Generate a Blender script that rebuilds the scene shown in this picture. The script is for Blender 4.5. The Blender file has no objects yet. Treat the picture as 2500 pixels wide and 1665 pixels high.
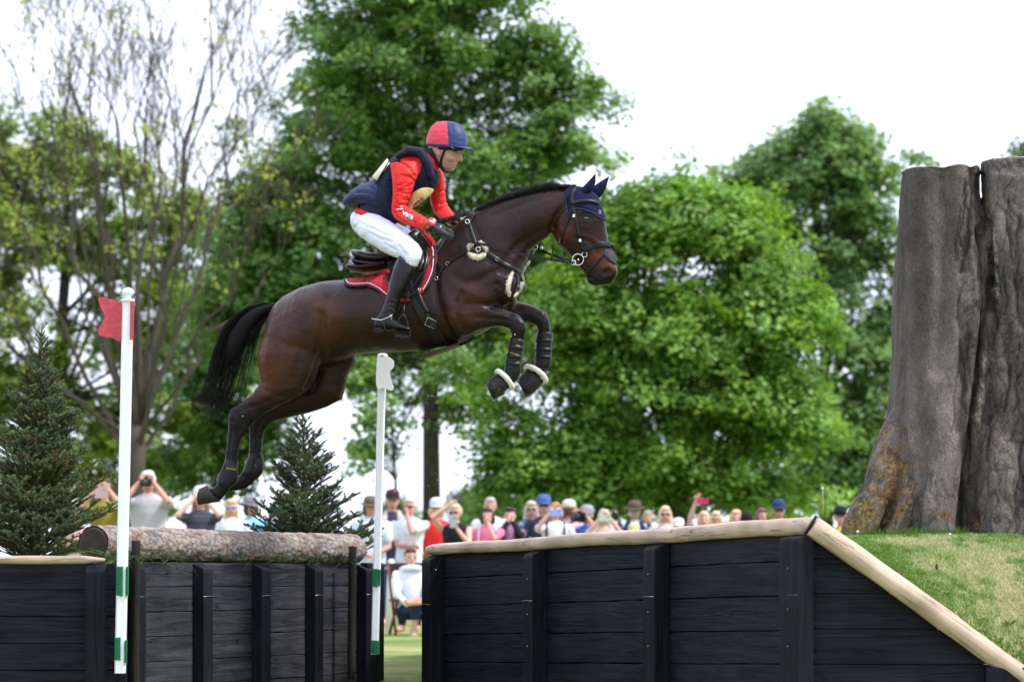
import bpy, bmesh, math, random
import numpy as np
from mathutils import Vector, Matrix, noise
from mathutils.bvhtree import BVHTree

SC = bpy.context.scene
COL = SC.collection
random.seed(7)
RNG = np.random.default_rng(7)

# ------------------------------------------------------------------ camera, sky, sun, exposure
EYE = 0.66            # camera height (m)
K = 8333.3            # focal length 120 mm, counted in photograph pixels
HY = 1410.0           # photograph row of the horizon
cam_d = bpy.data.cameras.new('camera')
cam = bpy.data.objects.new('camera', cam_d)
COL.objects.link(cam)
cam.location = (0, 0, EYE)
cam.rotation_euler = (math.radians(90), 0, 0)
cam_d.lens = 120.0
cam_d.sensor_width = 36.0
cam_d.shift_y = (HY - 832.5) / 2500.0
cam_d.clip_start = 0.5
cam_d.clip_end = 2000.0
cam_d.dof.use_dof = True
cam_d.dof.focus_distance = 21.15
cam_d.dof.aperture_fstop = 3.1
SC.camera = cam

world = bpy.data.worlds.new("World")
SC.world = world
world.use_nodes = True
SUN_EL, SUN_AZ = math.radians(56), math.radians(104)   # azimuth measured from +Y towards +X
nt = world.node_tree
nt.nodes.clear()
w_out = nt.nodes.new('ShaderNodeOutputWorld')
w_bg = nt.nodes.new('ShaderNodeBackground')
w_sky = nt.nodes.new('ShaderNodeTexSky')
w_sky.sky_type = 'NISHITA'
w_sky.sun_disc = False
w_sky.sun_elevation = SUN_EL
w_sky.sun_rotation = SUN_AZ
w_tc = nt.nodes.new('ShaderNodeTexCoord')
w_map = nt.nodes.new('ShaderNodeMapping')
w_map.inputs['Scale'].default_value = (1.0, 1.0, 3.0)
w_n = nt.nodes.new('ShaderNodeTexNoise')
w_n.inputs['Scale'].default_value = 2.6
w_n.inputs['Detail'].default_value = 5
w_r = nt.nodes.new('ShaderNodeValToRGB')
w_r.color_ramp.elements[0].position = 0.30
w_r.color_ramp.elements[0].color = (0.74, 0.74, 0.74, 1)
w_r.color_ramp.elements[1].position = 0.52
w_r.color_ramp.elements[1].color = (1, 1, 1, 1)
w_mix = nt.nodes.new('ShaderNodeMixRGB')
w_mix.inputs[2].default_value = (11.9, 13.0, 15.8, 1)     # bright thin cloud
nt.links.new(w_tc.outputs['Generated'], w_map.inputs[0])
nt.links.new(w_map.outputs[0], w_n.inputs['Vector'])
nt.links.new(w_n.outputs['Fac'], w_r.inputs[0])
nt.links.new(w_r.outputs[0], w_mix.inputs[0])
nt.links.new(w_sky.outputs[0], w_mix.inputs[1])
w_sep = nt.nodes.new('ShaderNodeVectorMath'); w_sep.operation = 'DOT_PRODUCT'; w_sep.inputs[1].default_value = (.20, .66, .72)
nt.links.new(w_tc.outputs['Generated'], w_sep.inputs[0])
w_mr = nt.nodes.new('ShaderNodeMapRange'); w_mr.interpolation_type = 'SMOOTHSTEP'     # added brightness grade for contrast: sky dimmer behind the camera, brighter ahead and overhead
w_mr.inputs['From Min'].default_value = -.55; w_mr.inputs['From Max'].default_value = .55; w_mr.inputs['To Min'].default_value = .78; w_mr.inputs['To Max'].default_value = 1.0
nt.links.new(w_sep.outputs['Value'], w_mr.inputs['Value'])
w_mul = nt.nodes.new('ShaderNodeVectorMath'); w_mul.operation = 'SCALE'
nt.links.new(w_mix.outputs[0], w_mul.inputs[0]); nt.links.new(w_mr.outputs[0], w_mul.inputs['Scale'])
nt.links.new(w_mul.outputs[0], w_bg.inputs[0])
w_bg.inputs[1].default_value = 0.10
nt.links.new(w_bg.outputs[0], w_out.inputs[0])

sun_d = bpy.data.lights.new('sun', 'SUN')
sun_d.energy = 3.2
sun_d.angle = math.radians(8)
sun_d.color = (1.0, 0.96, 0.90)
sun = bpy.data.objects.new('sun', sun_d)
COL.objects.link(sun)
_sd = Vector((math.sin(SUN_AZ) * math.cos(SUN_EL), math.cos(SUN_AZ) * math.cos(SUN_EL), math.sin(SUN_EL)))
sun.rotation_euler = _sd.to_track_quat('Z', 'Y').to_euler()
sun.location = (5, 10, 20)

SC.view_settings.view_transform = 'Standard'
SC.view_settings.look = 'None'
SC.view_settings.exposure = 0.45
SC.view_settings.gamma = 1.0
SC.cycles.use_denoising = True
SC.cycles.max_bounces = 6
SC.cycles.transparent_max_bounces = 8

# ------------------------------------------------------------------ helpers
def PX(px, py, Y):
    """photograph position + real distance -> point in the place"""
    return Vector(((px - 1250.0) / K * Y, Y, EYE + (HY - py) / K * Y))

def link_props(o, label=None, cat=None, group=None, kind=None):
    if label: o['label'] = label
    if cat: o['category'] = cat
    if group: o['group'] = group
    if kind: o['kind'] = kind
    return o

def thing(name, label, cat, loc=(0, 0, 0), group=None):
    o = bpy.data.objects.new(name, None)
    o.empty_display_size = 0.1
    COL.objects.link(o)
    o.location = loc
    link_props(o, label, cat, group)
    return o

def mesh_from(verts, faces, name='m'):
    me = bpy.data.meshes.new(name)
    me.from_pydata([tuple(v) for v in verts], [], faces)
    me.update()
    return me

def mesh_np(V, F, name='m'):
    """fast mesh from arrays, F (n,3) or (n,4)"""
    V = np.asarray(V, dtype=np.float32); F = np.asarray(F, dtype=np.int32)
    me = bpy.data.meshes.new(name)
    me.vertices.add(len(V)); me.vertices.foreach_set('co', V.ravel())
    k = F.shape[1]
    me.loops.add(F.size); me.loops.foreach_set('vertex_index', F.ravel())
    me.polygons.add(len(F))
    me.polygons.foreach_set('loop_start', np.arange(0, F.size, k, dtype=np.int32))
    me.polygons.foreach_set('loop_total', np.full(len(F), k, dtype=np.int32))
    me.update(calc_edges=True)
    return me

def put(name, me, m, parent=None, smooth=True):
    """link a mesh as ONE object; vertices are given in world space"""
    o = bpy.data.objects.new(name, me)
    COL.objects.link(o)
    if m is not None:
        if isinstance(m, (list, tuple)):
            for x in m: me.materials.append(x)
        else:
            me.materials.append(m)
    if parent is not None:
        o.parent = parent
        o.matrix_parent_inverse = Matrix.Translation(parent.location).inverted()
    if smooth:
        me.polygons.foreach_set('use_smooth', np.ones(len(me.polygons), dtype=bool))
    return o

class MB:
    """collects verts / faces for one mesh"""
    def __init__(s):
        s.v = []; s.f = []; s.mi = []
    def add(s, verts, faces, mi=0):
        n = len(s.v)
        s.v += [tuple(v) for v in verts]
        s.f += [tuple(i + n for i in f) for f in faces]
        s.mi += [mi] * len(faces)
        return s
    def mesh(s):
        me = mesh_from(s.v, s.f)
        if any(s.mi): me.polygons.foreach_set('material_index', s.mi)
        return me
    def put(s, name, m, parent=None, smooth=True, bevel=0, solid=0, subsurf=0):
        o = put(name, s.mesh(), m, parent, smooth)
        if solid:
            md = o.modifiers.new('solid', 'SOLIDIFY'); md.thickness = solid; md.offset = 0
        if bevel:
            md = o.modifiers.new('bevel', 'BEVEL'); md.width = bevel; md.segments = 2; md.limit_method = 'ANGLE'
        if subsurf:
            md = o.modifiers.new('sub', 'SUBSURF'); md.levels = subsurf; md.render_levels = subsurf
        return o
    # shapes
    def box(s, c, ax, ay, az, mi=0):
        """c centre, ax ay az half-axis vectors"""
        c = Vector(c); ax = Vector(ax); ay = Vector(ay); az = Vector(az)
        vs = [c + ax * i + ay * j + az * k for k in (-1, 1) for j in (-1, 1) for i in (-1, 1)]
        return s.add(vs, [(0, 2, 3, 1), (4, 5, 7, 6), (0, 1, 5, 4), (2, 6, 7, 3), (0, 4, 6, 2), (1, 3, 7, 5)], mi)
    def rings(s, rings, mi=0, cap=True, close=True):
        n = len(rings[0]); vs = []
        for r in rings: vs += list(r)
        fs = []
        for i in range(len(rings) - 1):
            for j in range(n if close else n - 1):
                a = i * n + j; b = i * n + (j + 1) % n
                fs.append((a, b, b + n, a + n))
        if cap and close:
            fs.append(tuple(range(n - 1, -1, -1)))
            m = (len(rings) - 1) * n
            fs.append(tuple(range(m, m + n)))
        return s.add(vs, fs, mi)
    def tube(s, pts, radii, n=8, mi=0, round_ends=False, flat=1.0, up=None):
        pts = [Vector(p) for p in pts]
        if not hasattr(radii, '__len__'): radii = [radii] * len(pts)
        radii = list(radii)
        if round_ends:
            d0 = (pts[0] - pts[1]).normalized(); d1 = (pts[-1] - pts[-2]).normalized()
            r0, r1 = radii[0], radii[-1]
            p0, p1 = pts[0], pts[-1]
            pts = [p0 + d0 * r0 * .98, p0 + d0 * r0 * .7] + pts + [p1 + d1 * r1 * .7, p1 + d1 * r1 * .98]
            radii = [r0 * .2, r0 * .71] + radii + [r1 * .71, r1 * .2]
        rings = []
        t0 = (pts[1] - pts[0]).normalized()
        a = Vector(up) if up is not None else (Vector((0, 0, 1)) if abs(t0.z) < .9 else Vector((0, 1, 0)))
        u = (a - t0 * a.dot(t0)).normalized()
        for i, p in enumerate(pts):
            if i == 0: t = (pts[1] - pts[0])
            elif i == len(pts) - 1: t = pts[-1] - pts[-2]
            else: t = (pts[i + 1] - pts[i]).normalized() + (pts[i] - pts[i - 1]).normalized()
            if t.length < 1e-9: t = t0
            t = t.normalized()
            u = (u - t * u.dot(t))
            u = u.normalized() if u.length > 1e-6 else t.orthogonal().normalized()
            v = t.cross(u)
            r = radii[i]
            rings.append([p + u * (r * flat * math.cos(2 * math.pi * k / n)) + v * (r * math.sin(2 * math.pi * k / n)) for k in range(n)])
        return s.rings(rings, mi)
    def ellipsoid(s, c, rx, ry, rz, nu=14, nv=9, mi=0, R=None):
        c = Vector(c); vs = []; fs = []
        for i in range(nv + 1):
            th = math.pi * i / nv
            th = min(max(th, 0.02), math.pi - 0.02)
            for j in range(nu):
                ph = 2 * math.pi * j / nu
                p = Vector((rx * math.sin(th) * math.cos(ph), ry * math.sin(th) * math.sin(ph), rz * math.cos(th)))
                if R is not None: p = R @ p
                vs.append(c + p)
        for i in range(nv):
            for j in range(nu):
                a = i * nu + j; b = i * nu + (j + 1) % nu
                fs.append((a, a + nu, b + nu, b))
        fs.append(tuple(range(nu)))
        m = nv * nu
        fs.append(tuple(range(m + nu - 1, m - 1, -1)))
        return s.add(vs, fs, mi)

def fuse(mb, voxel, iters=4, bump=None):
    """voxel-remesh a bundle of overlapping closed shapes to one continuous skin, smooth it"""
    me = mb.mesh()
    o = bpy.data.objects.new('tmp', me); COL.objects.link(o)
    bm = bmesh.new(); bm.from_mesh(me); bmesh.ops.recalc_face_normals(bm, faces=bm.faces); bm.to_mesh(me); bm.free()
    md = o.modifiers.new('r', 'REMESH'); md.mode = 'VOXEL'; md.voxel_size = voxel
    dg = bpy.context.evaluated_depsgraph_get()
    ev = o.evaluated_get(dg)
    out = bpy.data.meshes.new_from_object(ev)
    bpy.data.objects.remove(o); bpy.data.meshes.remove(me)
    smooth_mesh(out, iters)
    return out

def smooth_mesh(me, iters):
    n = len(me.vertices)
    V = np.empty(n * 3, dtype=np.float32); me.vertices.foreach_get('co', V); V = V.reshape(-1, 3).astype(np.float64)
    E = np.empty(len(me.edges) * 2, dtype=np.int32); me.edges.foreach_get('vertices', E); E = E.reshape(-1, 2)
    deg = np.bincount(E.ravel(), minlength=n).astype(np.float64)[:, None]
    deg[deg == 0] = 1
    def lap(V):
        S = np.zeros_like(V)
        for k in range(3):
            S[:, k] = np.bincount(E[:, 0], weights=V[E[:, 1], k], minlength=n) + np.bincount(E[:, 1], weights=V[E[:, 0], k], minlength=n)
        return S / deg - V
    for _ in range(iters):
        V = V + .55 * lap(V)
        V = V - .50 * lap(V)
    me.vertices.foreach_set('co', V.astype(np.float32).ravel()); me.update()

def get_v(me):
    V = np.empty(len(me.vertices) * 3, dtype=np.float32); me.vertices.foreach_get('co', V)
    return V.reshape(-1, 3).astype(np.float64)
def get_n(me):
    N = np.empty(len(me.vertices) * 3, dtype=np.float32); me.vertices.foreach_get('normal', N)
    return N.reshape(-1, 3).astype(np.float64)
def set_v(me, V):
    me.vertices.foreach_set('co', V.astype(np.float32).ravel()); me.update()
def to_px(V):
    return np.stack([1250 + K * V[:, 0] / V[:, 1], HY - K * (V[:, 2] - EYE) / V[:, 1]], 1)
def set_col(me, C, name='tint'):
    C = np.asarray(C); 
    if C.shape[1] == 3: C = np.concatenate([C, np.ones((len(C), 1))], 1)
    a = me.color_attributes.new(name, 'FLOAT_COLOR', 'POINT')
    a.data.foreach_set('color', C.astype(np.float32).ravel())

def noise_arr(V, scale, seed=0.0):
    return np.array([noise.noise((float(x) * scale + seed, float(y) * scale, float(z) * scale)) for x, y, z in V])

def seg_dist(Q, poly):
    """distance of points Q (n,2) to a polyline"""
    best = np.full(len(Q), 1e9)
    P = np.asarray(poly, dtype=float)
    for a, b in zip(P[:-1], P[1:]):
        ab = b - a; t = np.clip(((Q - a) @ ab) / max(ab @ ab, 1e-9), 0, 1)
        d = np.linalg.norm(Q - (a + t[:, None] * ab), axis=1)
        best = np.minimum(best, d)
    return best

def resample(poly, n):
    P = np.asarray(poly, dtype=float)
    # catmull-rom subdivision, then even spacing
    if len(P) > 2:
        ext = np.vstack([2 * P[0] - P[1], P, 2 * P[-1] - P[-2]])
        out = []
        for i in range(1, len(ext) - 2):
            for t in np.linspace(0, 1, 8, endpoint=False):
                p0, p1, p2, p3 = ext[i - 1], ext[i], ext[i + 1], ext[i + 2]
                out.append(.5 * ((2 * p1) + (-p0 + p2) * t + (2 * p0 - 5 * p1 + 4 * p2 - p3) * t * t + (-p0 + 3 * p1 - 3 * p2 + p3) * t ** 3))
        out.append(P[-1]); P = np.array(out)
    s = np.r_[0, np.cumsum(np.linalg.norm(np.diff(P, axis=0), axis=1))]
    q = np.linspace(0, s[-1], n)
    return np.stack([np.interp(q, s, P[:, k]) for k in range(P.shape[1])], 1)

# ------------------------------------------------------------------ materials
def mat(name, col=(.5, .5, .5), rough=.6, spec=.4, bump=None, vary=None, tint=False, metallic=0, coat=0, sheen=0, trans=0, stretch=(1, 1, 1), wave=None, sss=0):
    """procedural surface; vary=(scale, other colour, contrast) blends a second colour by noise; bump=(scale, strength)"""
    m = bpy.data.materials.new(name); m.use_nodes = True
    nt = m.node_tree; b = nt.nodes['Principled BSDF']; L = nt.links.new
    b.inputs['Base Color'].default_value = (*col, 1)
    b.inputs['Roughness'].default_value = rough
    b.inputs['Specular IOR Level'].default_value = spec
    b.inputs['Metallic'].default_value = metallic
    b.inputs['Coat Weight'].default_value = coat
    b.inputs['Coat Roughness'].default_value = .15
    b.inputs['Sheen Weight'].default_value = sheen
    if sss:
        b.inputs['Subsurface Weight'].default_value = sss
        b.inputs['Subsurface Radius'].default_value = (.01, .004, .002)
    tc = nt.nodes.new('ShaderNodeTexCoord'); mp = nt.nodes.new('ShaderNodeMapping')
    mp.inputs['Scale'].default_value = stretch
    L(tc.outputs['Object'], mp.inputs[0])
    base = None
    if tint:
        at = nt.nodes.new('ShaderNodeAttribute'); at.attribute_name = 'tint'
        base = at.outputs['Color']
    if vary:
        vs = vary if isinstance(vary, list) else [vary]
        for (sc, c2, k) in vs:
            n = nt.nodes.new('ShaderNodeTexNoise'); n.inputs['Scale'].default_value = sc; n.inputs['Detail'].default_value = 6
            n.inputs['Roughness'].default_value = .65
            L(mp.outputs[0], n.inputs['Vector'])
            r = nt.nodes.new('ShaderNodeValToRGB')
            r.color_ramp.elements[0].position = .5 - k; r.color_ramp.elements[1].position = .5 + k
            L(n.outputs['Fac'], r.inputs[0])
            x = nt.nodes.new('ShaderNodeMixRGB')
            if base is not None:
                x.blend_type = 'MULTIPLY'
                x.inputs[2].default_value = (*c2, 1)
                L(base, x.inputs[1])
                if not tint: x.blend_type = 'MIX'
            else:
                x.inputs[1].default_value = (*col, 1); x.inputs[2].default_value = (*c2, 1)
            L(r.outputs[0], x.inputs[0])
            base = x.outputs[0]
    if base is not None: L(base, b.inputs['Base Color'])
    if bump:
        bs = bump if isinstance(bump, list) else [bump]
        prev = None
        for (sc, st) in bs:
            n = nt.nodes.new('ShaderNodeTexNoise'); n.inputs['Scale'].default_value = sc; n.inputs['Detail'].default_value = 5
            L(mp.outputs[0], n.inputs['Vector'])
            bp = nt.nodes.new('ShaderNodeBump'); bp.inputs['Strength'].default_value = st; bp.inputs['Distance'].default_value = 1.0 / sc * .5
            L(n.outputs['Fac'], bp.inputs['Height'])
            if prev is not None: L(prev, bp.inputs['Normal'])
            prev = bp.outputs[0]
        L(prev, b.inputs['Normal'])
    if trans:
        out = nt.nodes['Material Output']
        tr = nt.nodes.new('ShaderNodeBsdfTranslucent'); mx = nt.nodes.new('ShaderNodeMixShader')
        mx.inputs[0].default_value = trans
        if base is not None:
            g = nt.nodes.new('ShaderNodeMixRGB'); g.blend_type = 'MULTIPLY'; g.inputs[0].default_value = 1
            g.inputs[2].default_value = (1.3, 1.25, .6, 1); L(base, g.inputs[1]); L(g.outputs[0], tr.inputs[0])
        else: tr.inputs[0].default_value = (*col, 1)
        L(b.outputs[0], mx.inputs[1]); L(tr.outputs[0], mx.inputs[2]); L(mx.outputs[0], out.inputs[0])
    return m

def wood_mat(name, col, col2, axis='X', rough=.7, ring=1.0, bump=.5, knots=True, spec=.3, seed=0.0):
    """planks and poles: grain stretched along one axis of the object's own space, darker cracks and knots"""
    m = bpy.data.materials.new(name); m.use_nodes = True
    nt = m.node_tree; b = nt.nodes['Principled BSDF']; L = nt.links.new
    b.inputs['Roughness'].default_value = rough; b.inputs['Specular IOR Level'].default_value = spec
    tc = nt.nodes.new('ShaderNodeTexCoord'); mp = nt.nodes.new('ShaderNodeMapping')
    mp.inputs['Location'].default_value = (seed, seed * .7, seed * .3)
    sc = {'X': (1.2, 16, 16), 'Y': (16, 1.2, 16), 'Z': (16, 16, 1.2)}[axis]
    mp.inputs['Scale'].default_value = sc
    L(tc.outputs['UV'] if axis == 'UV' else tc.outputs['Object'], mp.inputs[0])
    n1 = nt.nodes.new('ShaderNodeTexNoise'); n1.inputs['Scale'].default_value = 1.6 * ring; n1.inputs['Detail'].default_value = 8; n1.inputs['Distortion'].default_value = 1.2
    L(mp.outputs[0], n1.inputs['Vector'])
    n2 = nt.nodes.new('ShaderNodeTexNoise'); n2.inputs['Scale'].default_value = 3.2; n2.inputs['Detail'].default_value = 4
    L(tc.outputs['Object'], n2.inputs['Vector'])
    r1 = nt.nodes.new('ShaderNodeValToRGB'); r1.color_ramp.elements[0].position = .34; r1.color_ramp.elements[1].position = .66
    L(n1.outputs['Fac'], r1.inputs[0])
    x = nt.nodes.new('ShaderNodeMixRGB'); x.inputs[1].default_value = (*col2, 1); x.inputs[2].default_value = (*col, 1)
    L(r1.outputs[0], x.inputs[0])
    # thin dark cracks along the grain
    mp2 = nt.nodes.new('ShaderNodeMapping'); mp2.inputs['Scale'].default_value = tuple(v * (.35 if v < 2 else .8) for v in sc)
    mp2.inputs['Location'].default_value = (seed * 2, seed, 0)
    L(tc.outputs['Object'], mp2.inputs[0])
    n3 = nt.nodes.new('ShaderNodeTexNoise'); n3.inputs['Scale'].default_value = 1.3; n3.inputs['Detail'].default_value = 3; n3.inputs['Distortion'].default_value = .8
    L(mp2.outputs[0], n3.inputs['Vector'])
    r3 = nt.nodes.new('ShaderNodeValToRGB')
    e = r3.color_ramp.elements; e[0].position = .485; e[0].color = (1, 1, 1, 1); e[1].position = .5; e[1].color = (0, 0, 0, 1)
    e2 = e.new(.515); e2.color = (1, 1, 1, 1)
    L(n3.outputs['Fac'], r3.inputs[0])
    mm = nt.nodes.new('ShaderNodeMixRGB'); mm.blend_type = 'MULTIPLY'; mm.inputs[0].default_value = .55
    L(x.outputs[0], mm.inputs[1]); L(r3.outputs[0], mm.inputs[2])
    last = mm.outputs[0]
    r2 = nt.nodes.new('ShaderNodeValToRGB'); r2.color_ramp.elements[0].position = .35; r2.color_ramp.elements[0].color = (.5, .5, .52, 1); r2.color_ramp.elements[1].position = .65
    L(n2.outputs['Fac'], r2.inputs[0])
    m2 = nt.nodes.new('ShaderNodeMixRGB'); m2.blend_type = 'MULTIPLY'; m2.inputs[0].default_value = .8
    L(last, m2.inputs[1]); L(r2.outputs[0], m2.inputs[2]); last = m2.outputs[0]
    if knots:
        vo = nt.nodes.new('ShaderNodeTexVoronoi'); vo.inputs['Scale'].default_value = 3.4
        mp3 = nt.nodes.new('ShaderNodeMapping'); mp3.inputs['Scale'].default_value = tuple(1.0 if v < 2 else 1.6 for v in sc); mp3.inputs['Location'].default_value = (seed, 3.1, seed)
        L(tc.outputs['Object'], mp3.inputs[0]); L(mp3.outputs[0], vo.inputs['Vector'])
        rk = nt.nodes.new('ShaderNodeValToRGB'); rk.color_ramp.elements[0].position = .05; rk.color_ramp.elements[0].color = (.3, .28, .26, 1); rk.color_ramp.elements[1].position = .13
        L(vo.outputs['Distance'], rk.inputs[0])
        m3 = nt.nodes.new('ShaderNodeMixRGB'); m3.blend_type = 'MULTIPLY'; m3.inputs[0].default_value = .8
        L(last, m3.inputs[1]); L(rk.outputs[0], m3.inputs[2]); last = m3.outputs[0]
    L(last, b.inputs['Base Color'])
    bp = nt.nodes.new('ShaderNodeBump'); bp.inputs['Strength'].default_value = bump; bp.inputs['Distance'].default_value = .012
    ad = nt.nodes.new('ShaderNodeMath'); ad.operation = 'MULTIPLY'
    L(n1.outputs['Fac'], ad.inputs[0]); L(r3.outputs[0], ad.inputs[1])
    L(ad.outputs[0], bp.inputs['Height']); L(bp.outputs[0], b.inputs['Normal'])
    rr = nt.nodes.new('ShaderNodeMapRange'); rr.inputs['To Min'].default_value = rough - .12; rr.inputs['To Max'].default_value = rough + .15
    L(n2.outputs['Fac'], rr.inputs[0]); L(rr.outputs[0], b.inputs['Roughness'])
    return m

# ------------------------------------------------------------------ ground and banks
def ground_material():
    m = bpy.data.materials.new('meadow_grass'); m.use_nodes = True
    nt = m.node_tree; b = nt.nodes['Principled BSDF']; L = nt.links.new
    b.inputs['Roughness'].default_value = .9; b.inputs['Specular IOR Level'].default_value = .1
    tc = nt.nodes.new('ShaderNodeTexCoord')
    def nz(s, d=5):
        n = nt.nodes.new('ShaderNodeTexNoise'); n.inputs['Scale'].default_value = s; n.inputs['Detail'].default_value = d
        L(tc.outputs['Object'], n.inputs['Vector']); return n
    a, c, d = nz(.5), nz(6), nz(60)
    r = nt.nodes.new('ShaderNodeValToRGB'); r.color_ramp.elements[0].position = .35; r.color_ramp.elements[0].color = (.15, .24, .05, 1)
    r.color_ramp.elements[1].position = .62; r.color_ramp.elements[1].color = (.40, .41, .16, 1)
    mx = nt.nodes.new('ShaderNodeMath'); mx.operation = 'ADD'; L(a.outputs['Fac'], mx.inputs[0])
    ml = nt.nodes.new('ShaderNodeMath'); ml.operation = 'MULTIPLY_ADD'; ml.inputs[1].default_value = .5; ml.inputs[2].default_value = -.25
    L(c.outputs['Fac'], ml.inputs[0]); L(ml.outputs[0], mx.inputs[1]); L(mx.outputs[0], r.inputs[0])
    x = nt.nodes.new('ShaderNodeMixRGB'); x.blend_type = 'MULTIPLY'; x.inputs[0].default_value = .7
    r2 = nt.nodes.new('ShaderNodeValToRGB'); r2.color_ramp.elements[0].position = .3; r2.color_ramp.elements[0].color = (.4, .4, .4, 1); r2.color_ramp.elements[1].position = .7
    L(d.outputs['Fac'], r2.inputs[0]); L(r.outputs[0], x.inputs[1]); L(r2.outputs[0], x.inputs[2]); L(x.outputs[0], b.inputs['Base Color'])
    bp = nt.nodes.new('ShaderNodeBump'); bp.inputs['Strength'].default_value = .8; bp.inputs['Distance'].default_value = .03
    L(d.outputs['Fac'], bp.inputs['Height']); L(bp.outputs[0], b.inputs['Normal'])
    return m
M_GROUND = ground_material()
g = MB(); gx = [-900, -60, -14] + list(np.linspace(-11, 11, 23)) + [14, 60, 900]; gy = [-60, -30, -8, 10] + list(np.linspace(14, 26, 25)) + [30, 40, 80, 200, 1500]
def ground_z(x, y):
    '''the jump stands in a shallow sunken way that rises to the meadow behind the walls'''
    k = min(1, max(0, (24.3 - y) / 4.6)); k = k * k * (3 - 2 * k)
    e = min(1, max(0, (13 - abs(x)) / 2.5)); f = min(1, max(0, (y + 20) / 15))
    return -.62 * k * e * f
for j in range(len(gy)):
    for i in range(len(gx)): g.v.append((gx[i], gy[j], ground_z(gx[i], gy[j])))
for j in range(len(gy) - 1):
    for i in range(len(gx) - 1):
        a = j * len(gx) + i; g.f.append((a, a + 1, a + 1 + len(gx), a + len(gx))); g.mi.append(0)
link_props(g.put('ground', M_GROUND), kind='structure')
ZB = -.66    # foot of the walls

# wall lines, all measured on the meadow
LW_A = Vector(((300 - 1250) / K * 20.0, 20.0, 0)); LW_B = Vector(((893 - 1250) / K * 23.4, 23.4, 0))     # plank wall under the log
RW_A = Vector(((1060 - 1250) / K * 23.0, 23.0, 0)); RW_B = Vector(((1975 - 1250) / K * 18.45, 18.45, 0))    # plank wall under the sloping rail
RAIL_TOP_A = EYE + (HY - 1352) / K * 23.0; RAIL_TOP_B = EYE + (HY - 1272) / K * 18.45
SL = -0.742                                       # fall of the end rail per metre
XE = (2640 - 1250) / K * 18.3

def bank_right_height(x, y):
    """front line follows the wall, then the sloping rail"""
    t = (x - RW_A.x) / (RW_B.x - RW_A.x)
    return t

def build_bank():
    nu, nv = 90, 60
    xs = np.linspace(RW_A.x + .03, 7.0, nu)
    V = []; 
    for i, x in enumerate(xs):
        if x < RW_B.x:
            t = (x - RW_A.x) / (RW_B.x - RW_A.x); yf = RW_A.y + (RW_B.y - RW_A.y) * t + .07
            zf = RAIL_TOP_A + (RAIL_TOP_B - RAIL_TOP_A) * t - .075
        else:
            yf = RW_B.y + .09; zf = max(RAIL_TOP_B - .06 + SL * (x - RW_B.x), .0)
        for j in range(nv):
            v = (j / (nv - 1)) ** 1.3 * 9.0
            y = yf + v
            top = .9 + .015 * math.sin(x * 3.1) + .01 * math.sin(y * 4.3)
            k = min(1, v / (1.55 if x > RW_B.x else .3)); k = k * k * (3 - 2 * k) if x <= RW_B.x else 1 - (1 - k) ** 1.5
            z = zf + (top - zf) * k
            kb = min(1, max(0, (v - 4.5) / 3.5)); z *= 1 - kb * kb * (3 - 2 * kb)
            z += .012 * noise.noise((x * 4, y * 4, 0)) + .006 * noise.noise((x * 15, y * 15, 0)) if z > .05 else 0
            V.append((x, y, z - .002))
    F = [(i * nv + j, (i + 1) * nv + j, (i + 1) * nv + j + 1, i * nv + j + 1) for i in range(nu - 1) for j in range(nv - 1)]
    # left cheek of the bank down to the ground
    return V, F, nu, nv
M_BANK = mat('bank_turf', (.22, .25, .10), .95, .1, bump=[(70, .9), (9, .4)], vary=[(7, (.10, .15, .035), .12), (1.6, (.30, .26, .13), .10)])
bv, bf, bnu, bnv = build_bank()
bank_me = mesh_from(bv, bf)
bank = put('bank', bank_me, M_BANK); link_props(bank, kind='structure')
BANK_BVH = BVHTree.FromPolygons([Vector(v) for v in bv], bf)
def bank_z(x, y):
    h = BANK_BVH.ray_cast(Vector((x, y, 5)), Vector((0, 0, -1)))
    return h[0].z if h[0] is not None else 0.0

def build_mound():
    """earth behind the log"""
    nu, nv = 50, 30; V = []
    P0 = Vector((-9, 19.52, 0)); P1 = Vector((LW_A.x - .02, 19.52, 0))
    line = [P0 + (P1 - P0) * (i / 24) for i in range(25)] + [LW_A + (LW_B - LW_A) * (i / 25) + Vector((-.05, .018, 0)) for i in range(25)]
    for i, p in enumerate(line):
        for j in range(nv):
            v = j / (nv - 1) * 7.0
            d = Vector((-.25 if i > 24 else 0, 1, 0)).normalized() if i > 24 else Vector((0, 1, 0))
            q = p + d * v
            if i > 24: q = p + Vector((-.75, .66, 0)) * v
            zz = .735 + .035 * max(0, 1 - v / 1.2) * (1 if i > 24 else 0) + .02 * noise.noise((q.x * 3, q.y * 3, 0))
            kb = min(1, max(0, (v - 3.3) / 3.2)); zz *= 1 - kb * kb * (3 - 2 * kb)
            V.append((q.x, q.y, zz - .002))
    n = len(line)
    F = [(i * nv + j, (i + 1) * nv + j, (i + 1) * nv + j + 1, i * nv + j + 1) for i in range(n - 1) for j in range(nv - 1)]
    return mesh_from(V, F)
mound = put('mound', build_mound(), M_BANK); link_props(mound, kind='structure')

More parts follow.
